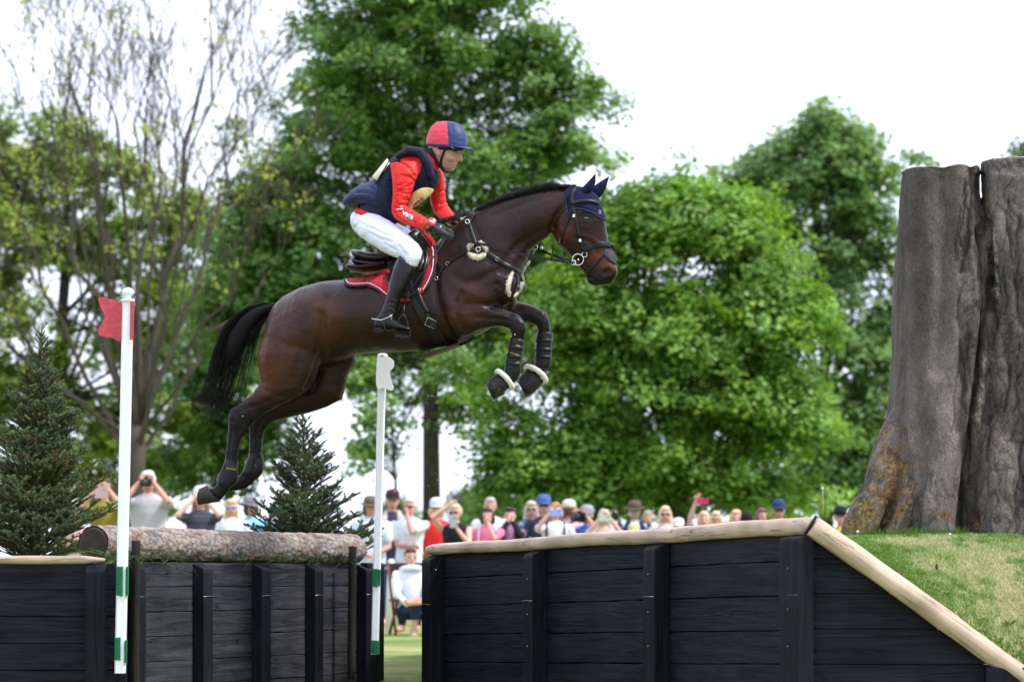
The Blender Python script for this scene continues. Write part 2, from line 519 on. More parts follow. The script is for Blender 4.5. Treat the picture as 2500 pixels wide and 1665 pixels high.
# ------------------------------------------------------------------ grass blades
def blades(points, hmin, hmax, w, lean=.4, cols=None, per=1, name='grass', normal_up=True):
    V = []; F = []; C = []
    for (x, y, z) in points:
        for _ in range(per):
            a = random.random() * 6.283; h = random.uniform(hmin, hmax)
            la = random.random() * 6.283; ln = lean * h * random.random()
            bx, by = x + random.gauss(0, .008), y + random.gauss(0, .008)
            dx, dy = math.cos(a) * w, math.sin(a) * w
            m = len(V)
            lx, ly = math.cos(la) * ln, math.sin(la) * ln
            V += [(bx - dx, by - dy, z - .01), (bx + dx, by + dy, z - .01), (bx + lx * .4 + dx * .7, by + ly * .4 + dy * .7, z + h * .6),
                  (bx + lx * .4 - dx * .7, by + ly * .4 - dy * .7, z + h * .6), (bx + lx, by + ly, z + h)]
            F += [(m, m + 1, m + 2, m + 3), (m + 3, m + 2, m + 4, m + 4)]
            c = cols(x, y) if cols else (.12, .2, .05)
            C += [c] * 5
    Fq = [f for f in F if len(set(f)) == 4]; Ft = [f[:3] for f in F if len(set(f)) == 3]
    me = mesh_from(V, Fq + Ft); set_col(me, C)
    return me
M_GRASS = mat('grass_blades', rough=.75, spec=.15, tint=True, trans=.3)
def grass_col(x, y):
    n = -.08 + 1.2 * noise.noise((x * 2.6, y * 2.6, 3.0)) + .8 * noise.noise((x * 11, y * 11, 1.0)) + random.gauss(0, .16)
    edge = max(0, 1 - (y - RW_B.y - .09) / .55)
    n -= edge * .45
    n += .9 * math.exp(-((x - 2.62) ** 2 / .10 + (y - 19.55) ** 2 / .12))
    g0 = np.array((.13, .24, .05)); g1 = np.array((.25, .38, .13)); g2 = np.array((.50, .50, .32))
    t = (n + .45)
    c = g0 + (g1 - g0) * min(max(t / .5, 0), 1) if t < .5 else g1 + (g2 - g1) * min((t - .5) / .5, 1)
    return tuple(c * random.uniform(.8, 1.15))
pts = []
for _ in range(26000):
    x = random.uniform(1.55, 3.05); y = RW_B.y + .10 + random.random() ** 1.15 * 2.1
    pts.append((x, y, bank_z(x, y)))
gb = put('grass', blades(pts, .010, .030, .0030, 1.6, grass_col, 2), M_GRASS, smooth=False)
link_props(gb, kind='stuff')
pts = []
for _ in range(900):      # longer tufts along the inner edge of the rails and round the stump foot
    x = random.uniform(1.68, 2.95); y = RW_B.y + .10 + abs(random.gauss(0, .05)); pts.append((x, y, bank_z(x, y)))
for _ in range(500):
    x = random.gauss(-.39, .085); t = (x - RW_A.x) / (RW_B.x - RW_A.x); y = RW_A.y + (RW_B.y - RW_A.y) * t + .1 + random.random() * .1; pts.append((x, y, RAIL_TOP_A - .03))
for _ in range(500):
    x = RNG.choice([2.12, 2.35, 2.58]) + random.gauss(0, .06); y = 20.25 + random.gauss(0, .08); pts.append((x, y, bank_z(x, y)))
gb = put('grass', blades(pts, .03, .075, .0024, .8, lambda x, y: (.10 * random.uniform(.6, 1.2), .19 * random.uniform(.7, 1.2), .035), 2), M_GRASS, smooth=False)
link_props(gb, kind='stuff')

def bez(p0, p1, p2, n):
    p0, p1, p2 = Vector(p0), Vector(p1), Vector(p2)
    return [p0 * (1 - t) ** 2 + p1 * 2 * t * (1 - t) + p2 * t * t for t in [i / (n - 1) for i in range(n)]]
mb = MB()     # long grass hanging out under the log
for (x, y, k) in [(285, 1368, 16), (310, 1362, 14), (262, 1366, 10), (205, 1350, 12), (345, 1362, 8), (400, 1366, 5), (430, 1368, 6), (600, 1372, 3), (672, 1369, 7), (772, 1368, 9), (850, 1372, 4)]:
    Yg = 19.5 + (x - 260) * .0056 if x > 250 else 19.7
    for _ in range(k):
        p = PX(x + random.gauss(0, 9), y + random.gauss(0, 3), Yg + .12); a = random.uniform(-1, 1)
        q = p + Vector((a * .07, -.12, random.uniform(-.01, .06))); e = q + Vector((a * .07, -.05, random.uniform(-.11, .02)))
        mb.tube(bez(p, q, e, 6), [.0028, .0026, .0024, .002, .0014, .0004], n=3)
for (pl) in [[(395, 1368), (425, 1385), (434, 1407)], [(345, 1350), (322, 1345), (312, 1352)], [(398, 1355), (420, 1353), (438, 1354)]]:
    mb.tube([PX(x, y, 19.85) for x, y in pl], [.003, .0025, .0008], n=3)
me = mb.mesh(); set_col(me, [(.075, .13, .028)] * len(me.vertices))
link_props(put('grass', me, M_GRASS), kind='stuff')

# ------------------------------------------------------------------ plank walls
M_BLACKWOOD = [wood_mat('black_stained_wood_%s' % w, (.0175, .0198, .029), (.0068, .008, .0125), 'X', .62, bump=.55, seed=s, spec=.14) for w, s in (('a', 0), ('b', 7.3), ('c', 19.1))]
M_GREYWOOD = [wood_mat('weathered_black_wood_%s' % w, (.062, .062, .070), (.022, .022, .027), 'X', .75, bump=.5, seed=s, ring=.7, spec=.12) for w, s in (('a', 2), ('b', 11.3), ('c', 23.1))]
M_POSTWOOD = [wood_mat('black_post_wood_%s' % w, (.014, .0155, .022), (.0065, .007, .011), 'Z', .62, bump=.4, seed=s, knots=False, spec=.14) for w, s in (('a', 4), ('b', 15.3))]
M_STAKE = wood_mat('dark_stake_wood', (.026, .021, .017), (.012, .010, .008), 'Z', .8, bump=.8, knots=False)
M_RAIL = wood_mat('peeled_pale_wood', (.66, .51, .39), (.52, .38, .27), 'X', .65, bump=.35, ring=.8, seed=5)
M_WIRE = mat('galvanised_wire', (.4, .4, .42), .35, metallic=1)
M_BOLT = mat('bolt_steel', (.18, .18, .19), .4, metallic=.9)

def local_obj(name, mb, m, parent, origin, dirv, bevel=0, smooth=False, sub=None):
    """mesh given in its own frame (x along dirv) so that the grain runs along the piece"""
    d = Vector(dirv); yaw = math.atan2(d.y, d.x); pitch = -math.atan2(d.z, math.hypot(d.x, d.y))
    M = Matrix.Translation(origin) @ Matrix.Rotation(yaw, 4, 'Z') @ Matrix.Rotation(pitch, 4, 'Y')
    o = put(name, mb.mesh(), m, parent, smooth)
    if parent is not None: o.matrix_parent_inverse = Matrix.Identity(4); o.matrix_basis = Matrix.Translation(-parent.location) @ M
    else: o.matrix_basis = M
    if bevel:
        md = o.modifiers.new('bevel', 'BEVEL'); md.width = bevel; md.segments = 2; md.limit_method = 'ANGLE'
    return o

def plank(parent, A, B, zlo0, zhi0, zlo1, zhi1, th, mats, wob=.004):
    """board from A to B (ground points), heights at both ends, thickness th behind the face"""
    d = (B - A); Ld = d.length; mb = MB(); n = max(6, int(Ld / .12)); rings = []
    for i in range(n + 1):
        t = i / n; x = Ld * t
        lo = zlo0 + (zlo1 - zlo0) * t + random.uniform(-wob, wob) * .5; hi = zhi0 + (zhi1 - zhi0) * t + random.uniform(-wob, wob) * .5
        o = random.uniform(-.001, .001)
        rings.append([(x, o, lo), (x, o, hi), (x, th, hi), (x, th, lo)])
    mb.rings(rings)
    return local_obj('board', mb, random.choice(mats), parent, (A.x, A.y, 0), d, bevel=.004)

def post(parent, base, dirv, w, p, ztop_back, ztop_front, m, name='post', z0=-.05, nrm=None):
    z0 = ZB
    """square timber standing out p from the wall face, top sawn off sloping"""
    d = Vector(dirv).normalized(); nrm = nrm or Vector((d.y, -d.x, 0))
    mb = MB(); h = w / 2
    a = -nrm * .002
    prof = [(-h, 0, z0), (h, 0, z0), (h, -p, z0), (-h, -p, z0)]
    rings = [[(x, y, z0) for x, y, _ in prof]]
    for k in range(1, 6):
        zz = z0 + (ztop_front - .02 - z0) * k / 5
        rings.append([(x + random.uniform(-.0015, .0015), y, zz) for x, y, _ in prof])
    rings.append([(-h, 0, ztop_back), (h, 0, ztop_back), (h * .96, -p * .97, ztop_front), (-h * .96, -p * .97, ztop_front)])
    mb.rings(rings)
    return local_obj(name, mb, m, parent, (base.x, base.y, 0), d, bevel=.006)

def lerp(a, b, t): return a + (b - a) * t
def backing(parent, A, B, z0, z1):
    d = (B - A); mb = MB()
    mb.rings([[(0, .052, ZB), (0, .052, z0), (0, .075, z0), (0, .075, ZB)], [(d.length, .052, ZB), (d.length, .052, z1), (d.length, .075, z1), (d.length, .075, ZB)]])
    return local_obj('backing_board', mb, M_BLACKWOOD[0], parent, (A.x, A.y, 0), d)

# --- wall under the log
wl = thing('plank_wall', 'weathered black plank wall with square posts, carrying the bark-covered log', 'wall', (LW_A.x, LW_A.y, 0))
dA = (LW_B - LW_A).normalized(); nA = Vector((dA.y, -dA.x, 0))
ztop = .752
z = ztop
for i in range(9):
    lo = z - .148
    plank(wl, LW_A, LW_B, lo + .003, z, lo + .003, z, .05, M_GREYWOOD)
    z = lo - .001
def at_px(A, B, px):
    """point of line A-B seen in column px"""
    k = (px - 1250) / K
    t = (k * A.y - A.x) / ((B.x - A.x) - k * (B.y - A.y)); return A + (B - A) * t
for i, px in enumerate((316, 482, 625, 755, 880)):
    b = at_px(LW_A, LW_B, px); post(wl, b, dA, .135, .075, ztop - .002, ztop - .035, M_POSTWOOD[i % 2])
# end timber of the wall behind the white flag pole
eb = MB(); e0 = LW_B + dA * .02
post(wl, at_px(LW_A, LW_B, 898) + dA * .01, dA, .28, .06, ztop + .012, ztop + .008, M_POSTWOOD[0], 'corner_post')
wr = MB(); 
for s in (0,):
    pts = []
    for px in (316, 482, 625, 755, 880):
        b = at_px(LW_A, LW_B, px)
        mbw = MB(); zz = .66 + .01
        q = b + nA * .0775
        mbw.tube([q - dA * .075 + Vector((0, 0, .545 - .0)), q + Vector((0, 0, .548)), q + dA * .075 + Vector((0, 0, .546))], .002, n=5)
        mbw.put('wire', M_WIRE, wl)

backing(wl, LW_A, LW_B, .72, .72)
# --- near-left frontal wall with pale cap rail
wn = thing('plank_wall', 'black plank wall with a short pale round cap rail, left of the log end', 'wall', (-2.4, 19.45, 0))
Yl = 19.45
A0 = Vector((-9.0, Yl, 0)); A1 = Vector(((286 - 1250) / K * Yl, Yl, 0))
z = .742
for i in range(9):
    lo = z - .152
    plank(wn, A0, A1, lo + .003, z, lo + .003, z, .05, M_BLACKWOOD); z = lo - .001
backing(wn, A0, A1, .72, .72)
for px in (236, -110, -460):
    post(wn, Vector(((px - 1250) / K * Yl, Yl, 0)), (1, 0, 0), .115, .085, .742, .695, M_POSTWOOD[1])
post(wn, Vector(((299 - 1250) / K * Yl, Yl + .02, 0)), (1, 0, 0), .05, .03, .742, .735, M_POSTWOOD[0], 'edge_post')
mb = MB(); rr = []
nn = 60
xa, xb = (-9.0, (256 - 1250) / K * Yl)
for i in range(nn + 1):
    x = xa + (xb - xa) * i / nn; e = min(1, math.sqrt(max(0, 1 - max(0, (i - nn + 1)) ** 2)) + .35) if i == nn else 1
    rad = .024 * (1 + .04 * math.sin(i * 1.7)) * e
    rr.append([(x - xa, 1.5 * rad * math.cos(a), rad * math.sin(a)) for a in [2 * math.pi * k / 14 for k in range(14)]])
mb.rings(rr); local_obj('cap_rail', mb, M_RAIL, wn, (xa, Yl + .01, .762), (1, 0, 0), smooth=True)

# --- landing wall (right)
wr_ = thing('plank_wall', 'black plank wall under the long pale sloping rail, right of the gap', 'wall', (RW_A.x, RW_A.y, 0))
dB = (RW_B - RW_A).normalized(); nB = Vector((dB.y, -dB.x, 0))     # points left / to the camera
if nB.y > 0: nB = -nB
zt0 = EYE + (HY - 1349) / K * 23.0; zt1 = EYE + (HY - 1300) / K * 18.45
zb0, zb1 = -.03, -.03
lines0 = [1349, 1413, 1481, 1549, 1616, 1684, 1752, 1820]; lines1 = [1300, 1367, 1452, 1539, 1622, 1706, 1790, 1874]
z0s = [EYE + (HY - y) / K * 23.0 for y in lines0] + [ZB]; z1s = [EYE + (HY - y) / K * 18.45 for y in lines1] + [ZB]
RWa = RW_A; RWb = RW_B
backing(wr_, RWa, RWb, z0s[0] - .03, z1s[0] - .03)
for i in range(8):
    plank(wr_, RWa, RWb, z0s[i + 1] + .004, z0s[i] - (.002 if i else 0), z1s[i + 1] + .004, z1s[i] - (.002 if i else 0), .05, M_BLACKWOOD)
for i, (px, w) in enumerate(((1074, .14), (1325, .14), (1622, .15), (1966, .19))):
    b = at_px(RW_A, RW_B, px); t = (b - RW_A).length / (RW_B - RW_A).length
    zt = lerp(zt0, zt1, t)
    d = dB if nB.dot(Vector((dB.y, -dB.x, 0))) > 0 else -dB
    post(wr_, b, d, w, .105 if i < 3 else .11, zt - .004, zt - .05 - (.0 if i < 3 else -.02), M_POSTWOOD[i % 2])
    q = b + nB * .108
    zz = EYE + (HY - (1475, 1466, 1456, 1452)[i]) / K * q.y
    mbw = MB(); mbw.tube([q - dB * w * .52 + nB * -.04, q - dB * w * .5, q, q + dB * w * .5], .0022, n=5)
    mbw.v = [(x, y, z + zz) for x, y, z in mbw.v]; mbw.put('wire', M_WIRE, wr_)
    for zf in (.62, .40, .2):
        if i >= 1:
            mbb = MB(); c = b + nB * .1065 + Vector((0, 0, zf + .03 * i)); mbb.ellipsoid(c, .007, .007, .007, 8, 5); mbb.put('bolt', M_BOLT, wr_)
# frontal boards right of the corner
Yr = 18.45
xb0 = RW_B.x + .07
zl = [EYE + (HY - y) / K * Yr for y in (1290, 1364, 1450, 1536, 1622, 1708, 1794)] + [ZB]
def slope_z(x): return RAIL_TOP_B - .04 + SL * (x - RW_B.x)
for i in range(7):
    zhi, zlo = zl[i], zl[i + 1]
    xh = RW_B.x + (zhi - RAIL_TOP_B + .04) / SL; xl = RW_B.x + (zlo - RAIL_TOP_B + .04) / SL
    mb = MB(); xs0 = RW_B.x - .02
    xh = max(xh, xs0 + .03)
    mb.rings([[(0, 0, zlo + .004), (0, 0, zhi), (0, .05, zhi), (0, .05, zlo + .004)],
              [(xl - xs0, 0, zlo + .004), (xh - xs0, 0, zhi), (xh - xs0, .05, zhi), (xl - xs0, .05, zlo + .004)]])
    local_obj('board', mb, random.choice(M_BLACKWOOD), wr_, (xs0, Yr, 0), (1, 0, 0), bevel=.004)
post(wr_, Vector(((2455 - 1250) / K * Yr, Yr, 0)), (1, 0, 0), .24, .10, EYE + (HY - 1622) / K * Yr, EYE + (HY - 1628) / K * Yr, M_POSTWOOD[1], 'block_post')

def rail(parent, P0, P1, r0, r1, name='capping_rail', round0=False, flat=1.0):
    P0 = Vector(P0); P1 = Vector(P1); L_ = (P1 - P0).length; n = int(L_ / .04); mb = MB(); rings = []
    for i in range(n + 1):
        t = i / n; r = lerp(r0, r1, t) * (1 + .025 * math.sin(i * .37) + .015 * math.sin(i * .91 + 1))
        if round0 and i < 4: r *= (.5, .8, .93, .98)[i]
        oz = .004 * math.sin(i * .13)
        rings.append([(L_ * t, r * math.cos(a), oz + r * flat * math.sin(a)) for a in [2 * math.pi * k / 20 for k in range(20)]])
    mb.rings(rings)
    return local_obj(name, mb, M_RAIL, parent, P0, P1 - P0, smooth=True)
ra = .036; rb_ = .052
c0 = RW_A + Vector((0, 0, RAIL_TOP_A - ra)) - nB * .0; c1 = RW_B + Vector((0, 0, RAIL_TOP_B - rb_))
c0 = c0 + (c0 - c1).normalized() * -.0
rail(wr_, PX(1043, 1343, 23.0), PX(1972, 1283, 18.45), .036, .0475, round0=True)
P0 = PX(1984, 1284, 18.40); P1 = PX(2900, 1937, 18.40)
rail(wr_, P0, P1, .057, .057)
mbc = MB()    # dark saw-cut collar where the two rails meet
mbc.tube([PX(1977, 1280, 18.42), PX(1982, 1283, 18.42)], [.058, .0595], n=24); mbc.put('mitre_joint', M_STAKE, wr_)

# ------------------------------------------------------------------ log with bark, two stakes
def bark_log():
    A = PX(228, 1325, 19.9); B = PX(868, 1341, 23.3); L_ = (B - A).length
    nl, nr_ = 240, 72; V = []; C = []
    for i in range(nl + 1):
        t = i / nl; x = L_ * t
        end = 1.0 - (max(0, (x - L_ + .06) / .06) ** 3) * .35
        for k in range(nr_):
            a = 2 * math.pi * k / nr_
            cx, cy = math.cos(a), math.sin(a)
            r = .0985 * end * (1 + .02 * math.sin(t * 9))
            q = (x * 9, cx * 2.6, cy * 2.6)
            n1 = noise.fractal(Vector(q), 1.0, 2.0, 4)
            vor = noise.voronoi(Vector((x * 16, cx * 2.6, cy * 2.6)))[0]
            edge = min(1, (vor[1] - vor[0]) * 5)
            d = .006 * n1 + .006 * (edge - .5)
            V.append((x, (r + d) * cx, (r + d) * cy))
            f = min(1, max(0, .5 + .7 * n1)) 
            g2 = noise.noise((x * 3, cx, cy + 4))
            base = np.array((.33, .285, .25)) if g2 > -.1 else np.array((.29, .27, .25))
            if noise.noise((x * 7 + 9, cx * 2, cy * 2)) > .22: base = np.array((.27, .19, .15))
            c = base * (.42 + .75 * edge) * (.8 + .4 * f)
            C.append(tuple(c))
    F = [(i * nr_ + k, i * nr_ + (k + 1) % nr_, (i + 1) * nr_ + (k + 1) % nr_, (i + 1) * nr_ + k) for i in range(nl) for k in range(nr_)]
    F.append(tuple(range(nl * nr_, (nl + 1) * nr_)))
    me = mesh_from(V, F); set_col(me, C)
    root = thing('log', 'thick bark-covered log lying on top of the grey plank wall', 'log', A)
    d = B - A
    def orient(o):
        yaw = math.atan2(d.y, d.x); pitch = -math.atan2(d.z, math.hypot(d.x, d.y))
        o.matrix_parent_inverse = Matrix.Identity(4)
        o.matrix_basis = Matrix.Rotation(yaw, 4, 'Z') @ Matrix.Rotation(pitch, 4, 'Y')
    o = put('bark', me, mat('pine_bark', rough=.9, spec=.15, tint=True, bump=[(160, .6), (45, .5)], vary=(90, (.6, .55, .52), .15)), root); orient(o)
    # sawn end
    mb = MB(); rings = []
    for i, rr_ in enumerate(np.linspace(.09, .002, 10)):
        rings.append([(-.002 - .004 * (i > 0), rr_ * math.cos(2 * math.pi * k / 40), rr_ * math.sin(2 * math.pi * k / 40)) for k in range(40)])
    rings.insert(0, [(.01, .097 * math.cos(2 * math.pi * k / 40), .097 * math.sin(2 * math.pi * k / 40)) for k in range(40)])
    mb.rings(rings)
    m = bpy.data.materials.new('sawn_end_grain'); m.use_nodes = True; nt = m.node_tree; b = nt.nodes['Principled BSDF']
    tc = nt.nodes.new('ShaderNodeTexCoord'); wv = nt.nodes.new('ShaderNodeTexWave'); wv.wave_type = 'RINGS'; wv.rings_direction = 'X'
    wv.inputs['Scale'].default_value = 45; wv.inputs['Distortion'].default_value = 3; wv.inputs['Detail'].default_value = 2
    nz = nt.nodes.new('ShaderNodeTexNoise'); nz.inputs['Scale'].default_value = 22
    x = nt.nodes.new('ShaderNodeMixRGB'); x.inputs[1].default_value = (.035, .03, .018, 1); x.inputs[2].default_value = (.065, .052, .03, 1)
    x2 = nt.nodes.new('ShaderNodeMixRGB'); x2.blend_type = 'MULTIPLY'; x2.inputs[0].default_value = .8
    nt.links.new(tc.outputs['Object'], wv.inputs[0]); nt.links.new(tc.outputs['Object'], nz.inputs['Vector'])
    nt.links.new(wv.outputs['Fac'], x.inputs[0]); nt.links.new(x.outputs[0], x2.inputs[1]); nt.links.new(nz.outputs['Fac'], x2.inputs[2]); nt.links.new(x2.outputs[0], b.inputs['Base Color'])
    b.inputs['Roughness'].default_value = .9
    o = mb.put('sawn_end', m, root); orient(o)
bark_log()
for (px, y0, Y, w, lab) in ((332, 1319, 19.83, .026, 'dark round stake by the red flag pole, holding the near end of the log'), (861, 1333, 22.85, .027, 'tall dark round stake near the white flag pole, holding the far end of the log')):
    mb = MB(); top = PX(px, y0, Y); b = Vector((top.x - .01, Y, -.02))
    n = 10; mb.tube([b.lerp(top, i / n) + Vector((.002 * math.sin(i * 2), 0, 0)) for i in range(n + 1)], [w * (1 + .03 * math.sin(i * 1.9)) for i in range(n + 1)], n=16)
    o = mb.put('stake', M_STAKE, None); link_props(o, lab, 'stake', 'stakes holding the log')
    md = o.modifiers.new('b', 'BEVEL'); md.width = .003; md.limit_method = 'ANGLE'

# ------------------------------------------------------------------ flag poles
M_WHITEPL = mat('white_plastic_pole', (.84, .85, .89), .35, .5, vary=[(9, (.76, .77, .80), .2)])
M_REDPL = mat('red_plastic_flag', (.50, .035, .065), .45, .45, vary=(30, (.56, .07, .10), .1), bump=(60, .05))
M_TAPE = mat('green_woven_tape', (.01, .17, .075), .6, .3, bump=(300, .6))
def flag_pole(pts_px, Y, r, label, red):
    top = PX(*pts_px[0], Y); bot = PX(*pts_px[1], Y)
    name = 'flag_pole'
    root = thing(name, label, 'flag pole', bot)
    ax = (top - bot).normalized()
    mb = MB(); n = 12
    rings = []
    side = Vector((1, 0, 0)); back = ax.cross(side).normalized()
    for t in (0, .003, .2, .4, .6, .8, 1):
        p = bot.lerp(top, t)
        rings.append([p + side * (r * x) + back * (r * y) for x, y in ((-1, -.35), (-.75, -.95), (.75, -.95), (1, -.35), (1, .9), (-1, .9))])
    mb.rings(rings); mb.put('pole', M_WHITEPL, root, smooth=False, bevel=.003)
    mb = MB(); rings = []
    for (y, x) in ((.0, 1.28), (.012, 1.3), (.018, .9), (.022, .55), (.03, .6), (.04, .95), (.052, 1.12), (.064, 1.05), (.074, .75), (.08, .3), (.0815, .02)):
        if not red and y > .02: break
        rings.append([top + ax * y + side * (r * x * math.cos(a)) + back * (r * x * math.sin(a)) for a in [2 * math.pi * k / 20 for k in range(20)]])
    mb.rings(rings); mb.put('finial', M_WHITEPL, root, bevel=0)
    return root, side, back, ax, top, bot
root, side, back, ax, top, bot = flag_pole(((312, 737), (293, 1643)), 19.35, .0305, 'white pole carrying the red flag, at the near end of the log', True)
def outline_prism(mb, pts_px, Y, th, dy=0.0):
    f = [PX(x, y, Y + dy) for x, y in pts_px]; b = [p + Vector((0, th, 0)) for p in f]
    n = len(f)
    mb.add(f + b, [tuple(range(n - 1, -1, -1)), tuple(range(n, 2 * n))] + [(i, (i + 1) % n, (i + 1) % n + n, i + n) for i in range(n)])
mb = MB(); outline_prism(mb, resample([(298, 738), (270, 731), (243, 726), (240, 731), (241, 740), (247, 754), (255, 768), (256, 776), (249, 790), (240, 802), (238, 808), (241, 818), (248, 821), (272, 824), (298, 828.5), (298.01, 738)], 60)[:-1], 19.35, .006, -.012)
mb.put('flag', M_REDPL, root, smooth=False, bevel=.002)
mb = MB(); outline_prism(mb, [(318, 736), (327, 736), (325.5, 831), (317, 829)], 19.35, .006, -.034)
mb.put('flag_edge', M_REDPL, root, smooth=False)
def tape(root, quads, Y, dy=-.035):
    for q in quads:
        mb = MB(); outline_prism(mb, q, Y, .03, dy); o = mb.put('tape', M_TAPE, root, smooth=False)
        mb2 = MB()
        x0 = min(p[0] for p in q); x1 = max(p[0] for p in q); y0 = min(p[1] for p in q); y1 = max(p[1] for p in q)
        yy = y0 + 2
        while yy < y1 - 2:
            mb2.tube([PX(x0 - .5, yy, Y + dy - .0005), PX(x1 + .5, yy + .6, Y + dy - .0005)], .0022, n=4); yy += 3.4
        mb2.put('tape_rib', M_TAPE, o)
        break_ = None
tape(root, [[(283.5, 1383), (300, 1382), (297.5, 1456), (284, 1452)], [(309.5, 1382), (313.5, 1382), (312, 1454), (308, 1452)], [(281, 1556), (294, 1555), (293, 1611), (279.5, 1610)], [(305.5, 1562), (309.5, 1562), (308.5, 1618), (304.5, 1616)]], 19.35)
root, side, back, ax, top, bot = flag_pole(((934, 870), (914.5, 1597)), 22.4, .0255, 'white pole carrying the white flag, at the far end of the log', False)
mb = MB(); outline_prism(mb, resample([(925, 869), (935, 871), (936, 950), (926, 948)], 4), 22.4, .02, -.04)
M_WFLAG = mat('white_plastic_flag', (.90, .90, .93), .4, .45)
mb = MB(); outline_prism(mb, resample([(921, 870), (941, 868), (957, 877), (962, 884), (961, 897), (953, 906), (952, 914), (957, 934), (961, 945), (957, 954), (938, 948), (919, 943), (920, 872)], 60)[:-1], 22.4, .006, -.03)
mb.put('flag', M_WFLAG, root, smooth=False, bevel=.002)
tape(root, [[(909.5, 1388), (924, 1388), (921, 1432), (908.5, 1430)], [(925, 1390), (929.5, 1390), (927.5, 1430), (924.5, 1428)], [(906.5, 1562), (927, 1563), (925.5, 1597), (905.5, 1595)]], 22.4)
# ------------------------------------------------------------------ tree stump
def build_stump():
    Ys = 20.6; S = Ys / K
    def X(px): return (px - 1250) * S
    def Z(py): return EYE + (HY - py) * S
    mb = MB()
    # (row, left px of the left half, right px of the left half, left px of the right half, right px, depth radius)
    rows = [(1335, 2180, 2395, 2385, 2770, .50), (1290, 2180, 2395, 2382, 2770, .50), (1205, 2182, 2396, 2384, 2765, .51), (1122, 2184, 2396, 2388, 2760, .53), (1032, 2183, 2399, 2392, 2755, .57),
            (962, 2189, 2404, 2398, 2745, .56), (860, 2198, 2410, 2404, 2740, .55), (733, 2201, 2414, 2408, 2735, .55), (620, 2202, 2417, 2411, 2735, .54), (575, 2203, 2415, 2412, 2735, .54),
            (541, 2204, 2411, 2417, 2735, .54), (480, 2208, 2407, 2417, 2734, .53), (440, 2212, 2406, 2417, 2733, .53)]
    def half(kind, rows, tops):
        rings = []
        for (py, a, b, c, d, dep) in rows + [tops]:
            x0, x1 = (a, b) if kind == 0 else (c, d)
            cx = (X(x0) + X(x1)) / 2; rx = (X(x1) - X(x0)) / 2; ring = []
            for k in range(40):
                th = 2 * math.pi * k / 40
                co, si = math.cos(th), math.sin(th)
                p = 3.0 if (kind == 0) == (co < 0) else 7.0
                xx = math.copysign(abs(co) ** (2 / p), co) * rx; yy = math.copysign(abs(si) ** (2 / p), si) * dep
                zt = Z(py)
                if py == tops[0]:
                    zt = Z(py) + (xx + rx) * (.055 if kind == 0 else .06) + yy * .03
                sk = min(1, max(0, (640 - py) / 60)); ring.append((cx + xx + sk * (yy * .95) * X(2412) / Ys, Ys + .30 + yy * .95, zt))
            rings.append(ring)
        return rings
    mb.rings(half(0, rows, (411, 2216, 2405, 2411, 2733, .52)))
    mb.rings(half(1, rows, (391, 2216, 2408, 2414, 2733, .52)))
    # root flares: tapering ridges running down and out
    def flare(pts, radii, Yo):
        mb.tube([PX(x, y, Ys + o) for (x, y), o in zip(pts, Yo)], [r * S for r in radii], n=14, round_ends=True)
    flare([(2255, 900), (2228, 1010), (2200, 1080), (2160, 1180), (2110, 1270), (2085, 1330)], [40, 48, 58, 52, 44, 36], [.3, .15, .05, -.08, -.16, -.22])
    flare([(2168, 1085), (2140, 1120), (2128, 1160)], [26, 24, 20], [.1, .08, .05])
    flare([(2290, 950), (2258, 1080), (2232, 1190), (2208, 1265), (2180, 1330)], [56, 58, 46, 36, 32], [.05, -.08, -.16, -.2, -.24])
    flare([(2300, 850), (2294, 1050), (2290, 1200), (2284, 1335)], [62, 62, 46, 48], [.0, -.12, -.2, -.24])
    flare([(2450, 1000), (2450, 1120), (2450, 1340)], [56, 74, 84], [-.06, -.14, -.2])
    flare([(2560, 900), (2570, 1120), (2580, 1340)], [80, 88, 100], [-.12, -.18, -.24])
    mb.ellipsoid(PX(2225, 1300, Ys + .12), .22, .16, .14); mb.ellipsoid(PX(2130, 1310, Ys + .10), .14, .12, .10)
    # back side
    flare([(2350, 1000), (2340, 1180), (2300, 1335)], [70, 76, 80], [.6, .7, .8])
    flare([(2600, 1000), (2620, 1180), (2660, 1335)], [70, 76, 80], [.6, .7, .8])
    me = fuse(mb, .0105, 3)
    V = get_v(me); N = get_n(me); Q = to_px(V)
    front = (N[:, 1] < .3)
    # fluting and bark relief
    D = np.zeros(len(V))
    for pl, dep, sg in [([(2305, 420), (2310, 560), (2302, 680), (2296, 800), (2290, 900)], .03, 16), ([(2392, 560), (2400, 700), (2402, 800), (2388, 950), (2362, 1080), (2348, 1200), (2345, 1290)], .026, 6),
                        ([(2412, 540), (2420, 640), (2415, 760), (2385, 900), (2370, 1040), (2372, 1180), (2382, 1300)], .026, 5), ([(2205, 1060), (2211, 1130), (2190, 1200), (2165, 1260), (2150, 1310)], .02, 8),
                        ([(2240, 1240), (2232, 1290), (2240, 1320)], .02, 8), ([(2370, 400), (2378, 470), (2370, 540), (2352, 640), (2350, 660)], .016, 7), ([(2345, 780), (2350, 860), (2340, 960), (2335, 1050)], .02, 8), ([(2440, 700), (2470, 900), (2482, 1050)], .02, 10)]:
        d = seg_dist(Q, pl); D += np.where(front, dep * np.exp(-d * d / (2 * sg * sg)), 0)
    rk = random.Random(31); CR = []
    for _ in range(34):
        x = rk.choice((rk.uniform(2325, 2400), rk.uniform(2410, 2500), rk.uniform(2430, 2700))); y = rk.uniform(430, 1150); pl = [(x, y)]
        for _k in range(rk.randrange(4, 10)): x += rk.gauss(0, 4.5); y += rk.uniform(16, 32); pl.append((x, y))
        CR.append((pl, rk.uniform(.005, .012), rk.uniform(1.6, 3.2)))
    crk = np.zeros(len(V))
    for pl, dep, sg in CR:
        d = seg_dist(Q, pl); w = np.exp(-d * d / (2 * sg * sg)); D += np.where(front, dep * w, 0); crk = np.maximum(crk, w)
